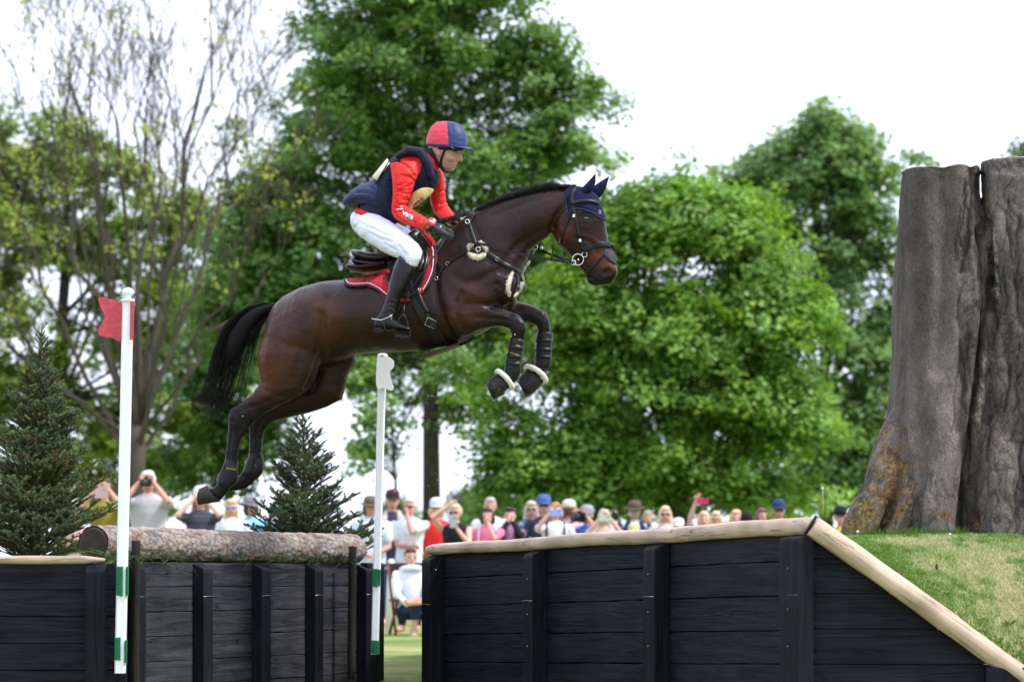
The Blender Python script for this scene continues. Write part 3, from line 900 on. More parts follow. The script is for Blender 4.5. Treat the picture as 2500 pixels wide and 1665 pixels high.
    rough = np.clip((Q[:, 0] - 2330) / 60, 0, 1) * .6 + np.clip((Q[:, 1] - 1100) / 200, 0, .5) + .12
    bumpv = np.empty(len(V)); crack = np.empty(len(V))
    for i, (x, y, z) in enumerate(V):
        bumpv[i] = noise.fractal(Vector((x * 9, y * 9, z * 4)), 1.0, 2.0, 4)
        wz = .5 * noise.noise((x * 7, y * 7, z * 7)); vv = noise.voronoi(Vector((x * 15 + wz * 2, y * 15 + wz, z * 3.2 + wz)))[0]; crack[i] = min(1, (vv[1] - vv[0]) * 3.0)
    D -= rough * (.014 * bumpv + .008 * (crack - .6))
    D -= .003 * bumpv
    flute = np.array([noise.noise((x * 6.5, y * 6.5, z * .55)) + .5 * noise.noise((x * 15, y * 15, z * 1.1)) for x, y, z in V]); D -= .020 * flute * (Q[:, 1] > 425)
    N2 = N.copy(); V = V - N2 * D[:, None]
    set_v(me, V)
    # colour: grey bark, brown torn wood, orange moss at the feet
    base = np.array((.170, .148, .133)); C = np.tile(base, (len(V), 1))
    C *= (.85 + .35 * bumpv)[:, None]
    big = np.array([noise.noise((x * 2.4, y * 2.4, z * .8)) for x, y, z in V]); C *= (1 + .35 * big)[:, None]; C *= (1 + .55 * flute)[:, None]
    fis = (rough > .35) & (crack < .22); C[fis] *= .6; C *= (1 - .55 * crk)[:, None]
    def patch(pl, sg, col, thr=.0, sc=14, k=1.0):
        d = seg_dist(Q, pl); w = np.exp(-d * d / (2 * sg * sg))
        n = np.array([noise.fractal(Vector((x * sc, y * sc, z * sc)), 1.0, 2.0, 3) for x, y, z in V])
        n2 = np.array([noise.noise((x * sc * 4, y * sc * 4, z * sc * 4)) for x, y, z in V])
        w = np.clip((w + n * .9 + n2 * .5 - .5 - thr) * 3, 0, .85) * k * (d < sg * 4)
        return C * (1 - w[:, None]) + np.array(col) * (w * np.clip(.75 + 1.1 * n2 + .5 * n, .25, 1.5))[:, None]
    C = patch([(2180, 1110), (2178, 1180), (2165, 1230), (2155, 1280)], 24, (.21, .125, .05), -.12)
    C = patch([(2120, 1240), (2080, 1290)], 20, (.25, .16, .06), -.1)
    C = patch([(2198, 1240), (2175, 1300)], 12, (.25, .16, .06))
    C = patch([(2265, 1255), (2310, 1262)], 12, (.22, .13, .06), .2)
    C = patch([(2385, 1270), (2384, 1300)], 8, (.26, .15, .07), .1)
    C = patch([(2170, 1035), (2150, 1080)], 10, (.28, .17, .10), .1)
    C = patch([(2428, 560), (2432, 640), (2430, 720)], 5, (.34, .31, .28), .25, 20)
    C = patch([(2420, 860), (2405, 950), (2388, 1020)], 9, (.24, .20, .17), .25, 20)
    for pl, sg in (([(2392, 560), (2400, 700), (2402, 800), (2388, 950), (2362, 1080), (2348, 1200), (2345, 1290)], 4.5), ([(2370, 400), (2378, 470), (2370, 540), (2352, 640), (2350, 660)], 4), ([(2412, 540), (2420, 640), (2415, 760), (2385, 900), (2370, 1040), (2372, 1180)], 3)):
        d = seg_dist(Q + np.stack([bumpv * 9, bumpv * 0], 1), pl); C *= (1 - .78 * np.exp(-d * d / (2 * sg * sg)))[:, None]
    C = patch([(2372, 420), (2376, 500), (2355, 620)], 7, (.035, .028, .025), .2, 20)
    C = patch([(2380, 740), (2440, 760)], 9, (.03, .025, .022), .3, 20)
    top = N[:, 2] > .75
    tz = top & (Q[:, 1] < 430); C[tz] = (.36, .31, .26)
    set_col(me, np.clip(C, .01, 1))
    m = mat('old_trunk_bark', rough=.88, spec=.2, tint=True, bump=[(150, .8), (55, .8), (320, .5)], vary=[(110, (.55, .53, .52), .13), (22, (.75, .72, .7), .15)], stretch=(1, 1, .55))
    o = put('tree_stump', me, m)
    link_props(o, 'huge grey cut tree trunk with split top and orange moss, standing on the bank', 'tree stump')
build_stump()

# small plants on the bank
M_LEAFY = mat('weed_leaf', (.10, .19, .04), .6, .3, trans=.3)
def weed(px, py, Y, n, s, name, label, col=None):
    c = PX(px, py, Y); c.z = bank_z(c.x, c.y); mb = MB()
    for i in range(n):
        a = 6.28 * i / n + random.random(); l = s * random.uniform(.6, 1.1); w = l * .22; up = random.uniform(.2, .8) * l
        d = Vector((math.cos(a), math.sin(a), 0)); q = Vector((-d.y, d.x, 0))
        mb.add([c, c + d * l * .4 + q * w + Vector((0, 0, up * .6)), c + d * l + Vector((0, 0, up)), c + d * l * .4 - q * w + Vector((0, 0, up * .6)), c + d * l * .45 + Vector((0, 0, up * .6 - w * .5))], [(0, 1, 4), (1, 2, 4), (2, 3, 4), (3, 0, 4)])
    o = mb.put(name, M_LEAFY, None); link_props(o, label, 'weed', 'weeds in the grass of the bank')
weed(2258, 1352, 18.75, 9, .045, 'weed', 'low broad-leaved weed in the bank grass just right of the upper rail')
weed(2330, 1452, 18.62, 8, .05, 'weed', 'flat bright green weed low on the bank close to the sloping rail')
weed(2465, 1385, 19.0, 10, .055, 'weed', 'leafy weed at the right edge of the bank grass')
weed(2352, 1300, 19.9, 8, .05, 'weed', 'upright leafy weed at the foot of the stump crack')
weed(2222, 1300, 19.95, 12, .06, 'weed', 'dark grassy weed growing in the hollow between the stump roots')
M_SEED = mat('seed_head_white', (.75, .75, .72), .9, .1); M_STALK = mat('pale_stalk', (.42, .36, .16), .7)
def daisy(px, py, lab, r=.011, tilt=0):
    Y = 18.55 + (1640 - py) / 330 * 1.4 if py > 1320 else 20.0
    c = PX(px, py, Y); z0 = bank_z(c.x, c.y); root = thing('clover_flower', lab, 'flower', (c.x, c.y, z0), 'white flowers dotted over the bank')
    mb = MB(); mb.tube([(c.x - tilt, c.y, z0), (c.x, c.y, c.z)], .0016, n=5); mb.put('stem', M_STALK, root)
    mb = MB(); mb.ellipsoid(c, r, r, r * .85, 10, 6); 
    for _ in range(40):
        d = Vector((random.gauss(0, 1), random.gauss(0, 1), random.gauss(0, 1))).normalized(); mb.tube([c + d * r * .8, c + d * r * 1.25], [.0016, .0006], n=3)
    mb.put('blossom', M_SEED, root)
for a in [(2341, 1350, 'white clover head above the middle of the bank grass', .013), (2319, 1304, 'white clover head at the stump foot beside the upright weed', .008), (2279, 1437, 'white clover head low beside the sloping rail', .008), (2094, 1298, 'white clover head at the stump root beside the rail top', .008), (2204, 1312, 'white clover head under the middle stump root', .008)]: daisy(*a)
c = PX(2287, 1383, 18.95); r_ = thing('plantain', 'brown seed head on a leaning stalk in the bank grass', 'plant', PX(2266, 1412, 18.95))
mb = MB(); mb.tube([PX(2266, 1412, 18.95), c], .0014, n=5); mb.put('stem', M_STALK, r_)
mb = MB(); mb.ellipsoid(c, .009, .009, .017, 8, 7); mb.put('seed_head', mat('brown_seed_head', (.07, .05, .03), .9, bump=(300, .8)), r_)
# dandelion behind the rail corner
c = PX(2008, 1190, 18.62); r_ = thing('dandelion', 'tall pale dandelion stalk behind the top corner of the rail', 'flower', PX(2008, 1262, 18.62))
mb = MB(); mb.tube([PX(2008, 1265, 18.62), PX(2010, 1235, 18.62), PX(2008.5, 1210, 18.62), c], [.0026, .0025, .0024, .0028], n=7); mb.put('stem', M_STALK, r_)
mb = MB(); mb.ellipsoid(c, .006, .006, .004, 10, 6)
for i in range(26):
    a = i * 2.4; mb.tube([c + Vector((0, 0, -.003)), c + Vector((math.cos(a) * .011, math.sin(a) * .011, -.006 - .006 * random.random()))], [.0012, .0004], n=3)
mb.put('flower_head', M_SEED, r_)
mb = MB(); mb.ellipsoid(c + Vector((0, 0, .001)), .008, .008, .003, 10, 5)

# ------------------------------------------------------------------ fir trees
M_NEEDLE = mat('fir_needles', rough=.6, spec=.3, tint=True, trans=.12)
M_BRANCH = mat('fir_branch_bark', (.10, .07, .045), .9, bump=(60, .6))
def fir(px, ytop, ybase, Y, hw_px, label, n_whorl, shoots, seed, col, ground_z, tiers_px=None, lean=0, tip_brown=.1):
    rnd = random.Random(seed)
    top = PX(px + lean, ytop, Y); base = Vector((PX(px, ybase, Y).x, Y, ground_z)); H = top.z - base.z; S = Y / K
    root = thing('fir_tree', label, 'tree', base)
    mb = MB(); mb.tube([base, base.lerp(top, .5), top], [.03, .016, .003], n=8); mb.put('trunk', M_BRANCH, root)
    br = MB(); NV = []; NF = []; NC = []
    def shoot(p, d, l, thick, tint):
        """one twig clothed in needles"""
        d = d.normalized(); u = d.orthogonal().normalized(); v = d.cross(u)
        n = max(10, int(l * 900)); 
        for i in range(n):
            t = i / n; a = rnd.random() * 6.283
            o = u * math.cos(a) + v * math.sin(a)
            if o.z < 0: o.z *= .5
            q = p + d * (l * t)
            nl = thick * (1 - .25 * t) * rnd.uniform(.8, 1.15)
            e = q + o * nl + d * nl * .75
            s = (d.cross(o)).normalized() * .0027
            m = len(NV); NV.extend([q - s, q + s, e]); NF.append((m, m + 1, m + 2))
            c = tint * rnd.uniform(.7, 1.3); NC.extend([c] * 3)
    def twig(p, d, l, depth, tint):
        d = d.normalized()
        pts = [p, p + d * l * .5 + Vector((0, 0, -.02 * l)), p + d * l + Vector((0, 0, .02 * l))]
        br.tube(pts, [.0025 if depth else .005 * min(1, l / .3) + .002, .0025, .0012], n=4)
        segs = max(1, int(l / .07))
        for i in range(segs):
            a = pts[0].lerp(pts[2], i / segs); shoot(a, (pts[2] - pts[0]), l / segs * 1.1, .017, tint)
        if depth < 2 and l > .08:
            k = max(2, int(l / (.062 if depth == 0 else .07)))
            for i in range(k):
                t = (i + 1) / (k + .6)
                side = 1 if i % 2 else -1
                h = Vector((-d.y, d.x, 0)).normalized() if abs(d.z) < .95 else Vector((1, 0, 0))
                dd = d * .75 + h * side * .75 + Vector((0, 0, rnd.uniform(-.05, .28)))
                ll = l * (1 - t) * .55 + .035
                t2 = tint if rnd.random() > tip_brown else np.array((.12, .085, .035))
                twig(pts[0].lerp(pts[2], t), dd, min(ll, .26) * rnd.uniform(.8, 1.15), depth + 1, t2)
    for w in range(n_whorl * 3):
        t = (w + .3) / n_whorl / 3
        z = ground_z + H * (.02 + .96 * t)
        R = (hw_px * S) * (1 - t) ** .9 * rnd.uniform(.86, 1.14) + .03
        k = (shoots if t < .8 else max(3, shoots - 3)) if w % 3 == 0 else 2
        for i in range(k):
            a = 6.283 * (i + rnd.random() * .9) / k + w * 2.1
            up = .32 + .9 * t ** 1.2 + rnd.uniform(-.15, .4)
            d = Vector((math.cos(a), math.sin(a), up))
            tint = np.array(col) * rnd.uniform(.7, 1.35)
            if rnd.random() < .25: tint = tint * np.array((1.35, 1.1, .7))
            twig(Vector((lerp(base.x, top.x, t), Y, z)), d, R * rnd.uniform(.75, 1.12), 0, tint)
    twig(base.lerp(top, .93), Vector((.05, 0, 1)), H * .08, 1, np.array(col) * 1.5)
    br.put('branch', M_BRANCH, root)
    me = mesh_np([tuple(v) for v in NV], NF); set_col(me, NC)
    put('needles', me, M_NEEDLE, root, smooth=False)
    print(label, len(NF))
fir(88, 800, 1368, 22.3, 205, 'dark fir tree at the left edge beside the red flag pole', 15, 8, 3, (.09, .15, .065), .70, lean=14, tip_brown=.08)
fir(752, 1000, 1330, 25.6, 195, 'small dark fir tree behind the log, under the horse hind legs', 11, 8, 5, (.065, .115, .052), .55, lean=-14, tip_brown=.0)

# ------------------------------------------------------------------ broadleaved trees
M_LEAF = mat('broad_leaf', rough=.42, spec=.35, tint=True, trans=.45)
M_BARK = mat('tree_bark', (.075, .065, .05), .9, .15, bump=[(18, .8), (60, .6)], vary=(6, (.035, .032, .026), .15))
def leaf_mesh(P, Nrm, size, C, rnd):
    """P (n,3) leaf centres, one folded diamond leaf each"""
    n = len(P)
    a = rnd.random(n) * 6.283
    ref = np.stack([np.cos(a), np.sin(a), rnd.normal(0, .35, n)], 1)
    u = ref - Nrm * np.sum(ref * Nrm, 1)[:, None]; u /= np.linalg.norm(u, axis=1)[:, None] + 1e-9
    v = np.cross(Nrm, u)
    s = size * rnd.uniform(.65, 1.25, n)[:, None]
    w = s * .46
    p0 = P - u * s * .5; p1 = P + v * w + Nrm * w * .25; p2 = P + u * s * .55; p3 = P - v * w + Nrm * w * .25
    V = np.stack([p0, p1, p2, p3], 1).reshape(-1, 3)
    F = np.arange(n * 4).reshape(-1, 4)
    # fold along the midrib: two triangles
    T = np.concatenate([F[:, [0, 1, 2]], F[:, [0, 2, 3]]])
    return V, T, np.repeat(C, 4, axis=0)

def tree(name, label, Y, trunk_px, blobs, n_spray, leaf, per, col_a, col_b, seed, spray=(.27, .13), depth_k=1.0, limb_n=26, trunk_w=20, group='trees behind the crowd', shell=.45, cat='tree', gaps=0.0, bark=None, clump=.68):
    """blobs: (px, py, rx, ry) lobes of the crown in photograph pixels at distance Y"""
    rnd = np.random.default_rng(seed); rr = random.Random(seed); S = Y / K
    tx, ty = trunk_px[0]
    base = PX(tx, ty, Y); base.z = 0.0
    root = thing(name, label, cat, base, group)
    # sprays
    vol = np.array([b[2] * b[3] for b in blobs], dtype=float); vol /= vol.sum()
    cent = []; nrm = []; tone = []
    per_clump = 11; cr = clump
    for b, w in zip(blobs, vol):
        kc = max(2, int(n_spray * w / per_clump))
        dirs = rnd.normal(size=(kc, 3)); dirs /= np.linalg.norm(dirs, axis=1)[:, None]
        r = rnd.random(kc) ** shell
        rx, rz = b[2] * S, b[3] * S; ry = (rx * .5 + min(rx, rz) * .5) * depth_k
        cc_ = np.array(PX(b[0], b[1], Y)) + dirs * np.array((rx, ry, rz)) * r[:, None]
        if gaps:
            g = np.array([noise.noise((q[0] * .8 + seed, q[1] * .8, q[2] * 1.1)) for q in cc_]); cc_ = cc_[g > -gaps]; dirs = dirs[g > -gaps]
        R_ = cr * rnd.uniform(.6, 1.25, len(cc_))
        for q, dr, Rc in zip(cc_, dirs, R_):
            m = int(per_clump * rnd.uniform(.7, 1.3)); ang = rnd.random(m) * 6.283; rho = np.sqrt(rnd.random(m)) * Rc
            o = np.stack([np.cos(ang) * rho, np.sin(ang) * rho, Rc * .75 * (1 - (rho / Rc) ** 2) + rnd.normal(0, .22 * Rc, m)], 1)
            o[:, 2] -= .12 * rho * (dr[0] * np.cos(ang) + dr[1] * np.sin(ang) > 0)      # outer edges droop
            cent.append(q + o)
            nn_ = np.stack([np.cos(ang) * rho / Rc, np.sin(ang) * rho / Rc, np.full(m, .9)], 1); nn_ /= np.linalg.norm(nn_, axis=1)[:, None]
            nrm.append(nn_ * 1.1 + dr * .3); tone.append(np.full(m, rnd.uniform(.8, 1.2)))
    cent = np.concatenate(cent); nrm = np.concatenate(nrm); tone = np.concatenate(tone)
    ok = cent[:, 2] > 1.2; cent, nrm, tone = cent[ok], nrm[ok], tone[ok]
    n = len(cent)
    # leaves of each spray: a drooping, layered cluster
    k = per
    dd_ = rnd.normal(size=(n, k, 3)); dd_ /= np.linalg.norm(dd_, axis=2)[:, :, None]
    off = dd_ * (rnd.random((n, k, 1)) ** .45) * np.array((spray[0], spray[0], spray[1] * 1.25)) * 1.55 * rnd.uniform(.6, 1.25, (n, 1, 1))
    off[:, :, 2] -= .35 * (off[:, :, 0] ** 2 + off[:, :, 1] ** 2) / max(spray[0], .01) * .6
    P = (cent[:, None, :] + off).reshape(-1, 3)
    N = np.tile(np.array((0, 0, .5)), (n * k, 1)) + np.repeat(nrm, k, axis=0) * .8 + np.repeat(rnd.normal(size=(n, 3)) * .4, k, axis=0) + rnd.normal(size=(n * k, 3)) * .34
    N /= np.linalg.norm(N, axis=1)[:, None]
    mixv = np.clip(np.repeat(rnd.normal(.45, .28, n), k) + rnd.normal(0, .13, n * k), 0, 1)[:, None]
    C = (np.array(col_a) * (1 - mixv) + np.array(col_b) * mixv) * np.repeat(tone, k)[:, None]
    V, T, CC = leaf_mesh(P, N, leaf, C, rnd)
    me = mesh_np(V, T); set_col(me, CC)
    put('crown', me, M_LEAF, root, smooth=False)
    # trunk and limbs
    mb = MB(); tp = [PX(x, y, Y) for x, y in trunk_px]; tp[0].z = -.05
    nT = len(tp); mb.tube(tp, [trunk_w * S * (1 - .82 * (i / (nT - 1)) ** 1.1) * (1.15 if i == 0 else 1) for i in range(nT)], n=10)
    mb.put('trunk', bark or M_BARK, root)
    lm = MB()
    for i in range(limb_n):
        b = blobs[rr.randrange(len(blobs))]
        e = cent[rr.randrange(n)]; e = Vector(e)
        t = rr.uniform(.25, .9) * (nT - 1); i0 = int(t); s = tp[i0].lerp(tp[min(i0 + 1, nT - 1)], t - i0)
        if e.z < s.z + .2: 
            t = .28 * (nT - 1); i0 = int(t); s = tp[i0].lerp(tp[i0 + 1], t - i0)
        mid = s.lerp(e, .5) + Vector((rr.gauss(0, .15), rr.gauss(0, .15), rr.uniform(.0, .35)))
        r0 = trunk_w * S * .34 * rr.uniform(.5, 1)
        pts = bez(s, mid, e, 7)
        lm.tube(pts, [r0 * (1 - .85 * j / 6) for j in range(7)], n=6)
        for _ in range(4):
            e2 = Vector(cent[rr.randrange(n)])
            a = pts[rr.randrange(2, 6)]
            if (e2 - a).length < 2.2: lm.tube(bez(a, a.lerp(e2, .5) + Vector((0, 0, .1)), e2, 4), [r0 * .3, r0 * .2, r0 * .12, r0 * .05], n=5)
    lm.put('limbs', bark or M_BARK, root)
    print(name, label[:40], len(T))
    return root

G_A = (.085, .185, .040); G_B = (.26, .43, .115)          # mid / fresh green
# big central maple
tree('maple_tree', 'tall bright green maple filling the middle behind the rider', 68,
     [(1056, 1250), (1052, 1000), (1050, 860), (1060, 700), (1050, 450), (1040, 150), (1030, -100)],
     [(1000, -80, 300, 180), (870, 60, 160, 120), (1170, 60, 200, 150), (1010, 190, 330, 150), (830, 250, 160, 130), (1290, 200, 130, 130), (930, 380, 330, 140), (760, 400, 140, 120), (1330, 330, 130, 110),
      (1180, 420, 200, 150), (700, 560, 130, 120), (900, 560, 260, 130), (1080, 620, 260, 150), (1360, 460, 80, 80), (640, 660, 110, 120), (800, 740, 220, 120), (1000, 800, 260, 110), (1300, 640, 180, 130), (1180, 770, 200, 110), (620, 800, 100, 100), (1390, 300, 60, 60), (1440, 290, 50, 40), (560, 700, 90, 110), (545, 830, 80, 110), (680, 900, 120, 90), (860, 900, 130, 80), (1110, 880, 140, 90), (1260, 800, 120, 100), (1160, 1000, 80, 80), (650, 500, 90, 90), (600, 620, 90, 110), (720, 660, 120, 110), (850, 850, 160, 100), (740, 330, 60, 60), (1440, 400, 50, 60)],
     5800, .105, 42, G_A, G_B, 11, trunk_w=23, limb_n=60, gaps=.22, shell=.5)
# lower hanging foliage around its trunk
tree('sapling', 'thin low-hanging leafy branches behind the white flag pole', 60,
     [(968, 1260), (966, 1180), (960, 1120), (955, 1020), (950, 950)], [(905, 1010, 70, 60), (960, 1080, 60, 70), (930, 930, 90, 60), (890, 1110, 50, 30), (1010, 1010, 60, 60), (1100, 960, 60, 70), (1130, 930, 50, 40)],
     115, .10, 30, G_A, G_B, 21, trunk_w=5, limb_n=26, gaps=.1, spray=(.2, .1), clump=.45)
# right-hand maple
tree('maple_tree', 'wide fresh green maple right of the horse head with a dark forked trunk', 62,
     [(1662, 1260), (1660, 1190), (1650, 1110), (1640, 1000), (1600, 850), (1590, 650)],
     [(1640, 550, 150, 80), (1780, 600, 140, 100), (1540, 560, 90, 100), (1600, 700, 200, 130), (1830, 780, 170, 120), (1950, 800, 80, 100), (1480, 760, 160, 130), (1720, 850, 240, 120), (1340, 960, 130, 120), (1500, 960, 220, 130),
      (1930, 960, 120, 110), (1780, 1010, 240, 110), (1260, 1070, 90, 80), (1400, 1110, 180, 90), (1600, 1120, 230, 80), (1900, 1100, 160, 90), (1500, 1180, 200, 50), (1850, 1190, 190, 50), (1640, 510, 70, 50), (1450, 620, 60, 110), (1400, 820, 90, 100), (1500, 1235, 230, 40), (1800, 1240, 260, 40), (1300, 1210, 130, 50), (1400, 1245, 150, 40), (1290, 1130, 90, 60), (1230, 980, 60, 70), (1700, 560, 120, 100), (1880, 700, 80, 80)],
     4700, .105, 42, (.095, .22, .028), (.28, .46, .085), 12, trunk_w=28, limb_n=55, gaps=.26, shell=.5)
# tall airy tree behind, haze put into its bluish leaf colours
tree('maple_tree', 'tall blue-green tree standing far back, left of the stump', 92,
     [(2020, 1260), (2015, 1000), (2010, 750), (2000, 560), (1990, 400)],
     [(1990, 335, 90, 70), (1990, 370, 100, 90), (2050, 440, 130, 90), (1930, 470, 110, 90), (2120, 480, 70, 60), (1990, 560, 180, 90), (2130, 600, 90, 90), (1850, 480, 80, 60), (1800, 440, 50, 40), (1870, 590, 110, 90), (2020, 700, 180, 90), (2180, 740, 60, 90), (2100, 840, 130, 90), (2150, 960, 110, 100),
      (2060, 1060, 130, 110), (2080, 1190, 160, 80), (1960, 1200, 160, 70), (2200, 1120, 90, 100), (2210, 1230, 140, 60), (2240, 430, 50, 40), (1760, 500, 50, 60)],
     2600, .16, 28, (.11, .22, .075), (.26, .40, .14), 13, trunk_w=18, limb_n=60, gaps=.22, spray=(.33, .16), shell=.6, clump=.95)
# left woodland tree
tree('lime_tree', 'broad dark green tree at the far left behind the bare tree', 84,
     [(150, 1270), (150, 1000), (150, 800), (160, 600), (170, 400)],
     [(120, 370, 160, 90), (-20, 400, 140, 110), (260, 420, 130, 90), (60, 520, 200, 120), (350, 520, 120, 110), (200, 640, 220, 130), (-30, 680, 150, 150), (430, 560, 100, 90), (440, 700, 120, 120), (300, 820, 180, 130), (60, 860, 200, 150),
      (470, 880, 110, 130), (180, 1020, 220, 130), (420, 1040, 160, 120), (0, 1050, 150, 130), (330, 1180, 260, 90), (100, 1200, 220, 90), (520, 1150, 110, 80), (540, 1000, 90, 110), (590, 900, 70, 70)],
     3000, .14, 32, (.13, .22, .035), (.32, .44, .09), 14, trunk_w=22, limb_n=40, gaps=.30, shell=.6)
# low leafy mass behind the horse's hind legs
tree('lime_tree', 'dark leafy tree behind the horse tail, between the bare tree and the maple', 76,
     [(560, 1270), (560, 1100), (565, 950), (570, 800)],
     [(560, 760, 80, 90), (600, 880, 100, 90), (510, 950, 80, 110), (610, 1020, 80, 90), (560, 1100, 80, 90), (640, 1100, 50, 60), (500, 1180, 90, 70), (690, 820, 80, 80)],
     800, .12, 34, (.035, .10, .015), (.09, .18, .03), 15, trunk_w=12, limb_n=20, gaps=.3)
# distant bushes, haze put into their pale leaf colours
tree('bush', 'pale grey-green rounded bush far off between the maple trunks', 150,
     [(1200, 1300), (1200, 1260), (1200, 1240)], [(1200, 1240, 85, 50), (1150, 1260, 60, 40), (1260, 1240, 80, 60)], 170, .22, 34, (.13, .19, .10), (.19, .25, .14), 16, trunk_w=8, limb_n=8, spray=(.6, .35), cat='bush', group='distant bushes')
tree('bush', 'pale distant bush behind the man in the maroon cap', 150,
     [(1000, 1300), (1000, 1280), (1000, 1262)], [(985, 1262, 60, 45), (900, 1270, 50, 30)], 80, .22, 30, (.13, .19, .10), (.20, .26, .15), 17, trunk_w=6, limb_n=5, spray=(.5, .3), cat='bush', group='distant bushes')
tree('lime_tree', 'tree top just showing over the right end of the stump', 95,
     [(2520, 1270), (2520, 900), (2520, 500)], [(2530, 420, 90, 60), (2560, 600, 160, 160), (2560, 900, 160, 200)], 200, .16, 36, (.06, .12, .03), (.13, .2, .05), 18, trunk_w=14, limb_n=16)

# nearly bare tree with the first yellow-green leaves
def bare_tree():
    rr = random.Random(42); Y = 60; S = Y / K
    base = PX(335, 1270, Y); base.z = 0
    root = thing('bare_tree', 'nearly leafless grey tree with fanned branches and a few yellow-green leaves, behind the red flag', 'tree', base, 'trees behind the crowd')
    mb = MB(); tips = []
    def grow(p, d, r, l, depth):
        n = 5; pts = [p]; rad = [r]
        for i in range(n):
            d = (d + Vector((rr.gauss(0, .10), rr.gauss(0, .10), rr.gauss(.05, .05)))).normalized()
            p = p + d * (l / n); pts.append(p); rad.append(max(.0062, r * (1 - .42 * (i + 1) / n)))
            if depth >= 3: tips.append((p.copy(), depth))
        mb.tube(pts, rad, n=6 if depth < 3 else 4 if depth < 5 else 3)
        if depth >= 7: return
        k = 2 if depth < 2 else rr.choice((2, 2, 3)) if depth < 5 else 2
        for i in range(k):
            side = Vector((rr.gauss(0, 1), rr.gauss(0, .7), 0)).normalized()
            dd = (d * 1.0 + side * rr.uniform(.28, .62) + Vector((0, 0, .12))).normalized()
            grow(pts[-1] if i < 2 else pts[3], dd, rad[-1] * rr.uniform(.62, .85), l * rr.uniform(.66, .9), depth + 1)
    tp = [base, PX(333, 1150, Y), PX(335, 1040, Y)]
    mb.tube(tp, [.20, .165, .14], n=12)
    targets = [((60, 560), .09), ((150, 420), .11), ((215, 330), .12), ((300, 380), .10), ((370, 330), .10), ((470, 260), .13), ((560, 380), .09), ((600, 600), .07), ((30, 760), .07), ((260, 560), .09), ((430, 560), .10), ((90, 880), .06), ((520, 780), .07), ((130, 270), .055), ((210, 200), .06), ((330, 190), .055), ((410, 130), .06), ((520, 130), .06), ((585, 230), .05), ((440, 300), .06), ((100, 420), .05)]
    for (t, r) in targets:
        e = PX(t[0], t[1], Y + rr.uniform(-2, 2)); s = tp[1].lerp(tp[2], rr.uniform(.2, 1))
        m = s.lerp(e, .5) + Vector(((e.x - s.x) * .14, 0, -.3 * abs(e.x - s.x) * .3))
        pts = bez(s, m, e, 9); rad = [max(.018, r * (.56 - .25 * i / 8)) for i in range(9)]; pts = [p + Vector((rr.gauss(0, .05) * k_ / 3, rr.gauss(0, .05), 0)) for k_, p in enumerate(pts)]
        mb.tube(pts, rad, n=7)
        d = (pts[-1] - pts[-2]).normalized(); d.z = abs(d.z) + .15
        grow(pts[-1], d.normalized(), rad[-1], .95, 2)
        for i in (4, 6, 7):
            dd = (pts[i + 1] - pts[i]).normalized() if i < 8 else d
            side = Vector((rr.choice((-1, 1)) * .55, rr.gauss(0, .4), .25)); grow(pts[i], (dd + side).normalized(), rad[i] * .42, rr.uniform(.7, 1.1), 4 if i < 6 else 3)
    me = mb.mesh()
    put('trunk', me, mat('grey_bark', (.085, .075, .058), .9, .15, bump=(20, .7), vary=(4, (.07, .06, .045), .15)), root)
    rnd = np.random.default_rng(5)
    P = []
    for (p, dp) in tips:
        py = HY - (p.z - EYE) / S
        pr = .030 if py > 330 else .010
        if rnd.random() < pr: P.append(np.array(p))
    P = np.array(P); k = 7
    Q = (P[:, None, :] + rnd.normal(size=(len(P), k, 3)) * .075).reshape(-1, 3)
    N = rnd.normal(size=(len(Q), 3)) + np.array((0, 0, .8)); N /= np.linalg.norm(N, axis=1)[:, None]
    mixv = np.repeat(rnd.random(len(P)), k)[:, None]
    C = np.array((.20, .27, .05)) * (1 - mixv) + np.array((.50, .55, .12)) * mixv
    V, T, CC = leaf_mesh(Q, N, .075, C, rnd)
    me = mesh_np(V, T); set_col(me, CC); put('crown', me, M_LEAF, root, smooth=False)
    print('bare tree', len(T), len(mb.f))
bare_tree()
# ------------------------------------------------------------------ horse
Y0 = 21.5; YAW = math.tan(math.radians(12))
def hd(px): return -YAW * (px - 950) / 400 * (K / Y0) / (K / Y0) * 400 / 387.6
FWD = Vector((math.cos(math.radians(12)), -math.sin(math.radians(12)), 0))
SIDE = Vector((math.sin(math.radians(12)), math.cos(math.radians(12)), 0))     # away from the camera, across the horse
def HP(px, py, off=0.0):
    """point seen at (px,py) lying `off` metres across from the horse's middle plane (minus = camera side)"""
    return PX(px, py, Y0 + hd(px) + off)
def xring(a, b, w, off=0.0, egg=0.0, p=2.0, n=28, off2=None, shift=0.0):
    """closed ring through the traced edges a and b, half width w across"""
    A = HP(*a, off); B = HP(*b, off if off2 is None else off2); C = (A + B) / 2; U = (A - B) / 2; out = []
    for k in range(n):
        t = 2 * math.pi * k / n; c, s = math.cos(t), math.sin(t)
        cc = math.copysign(abs(c) ** (2 / p), c); ss = math.copysign(abs(s) ** (2 / p), s)
        out.append(C + U * cc + SIDE * (w * ss * (1 - egg * cc) + shift))
    return out
def xloft(mb, rows, off=0.0, n=28, mi=0):
    mb.rings([xring(r[0], r[1], r[2], *( [off] if len(r) < 5 else [r[4]]), egg=r[3] if len(r) > 3 else 0, n=n) for r in rows], mi)

hb = MB()
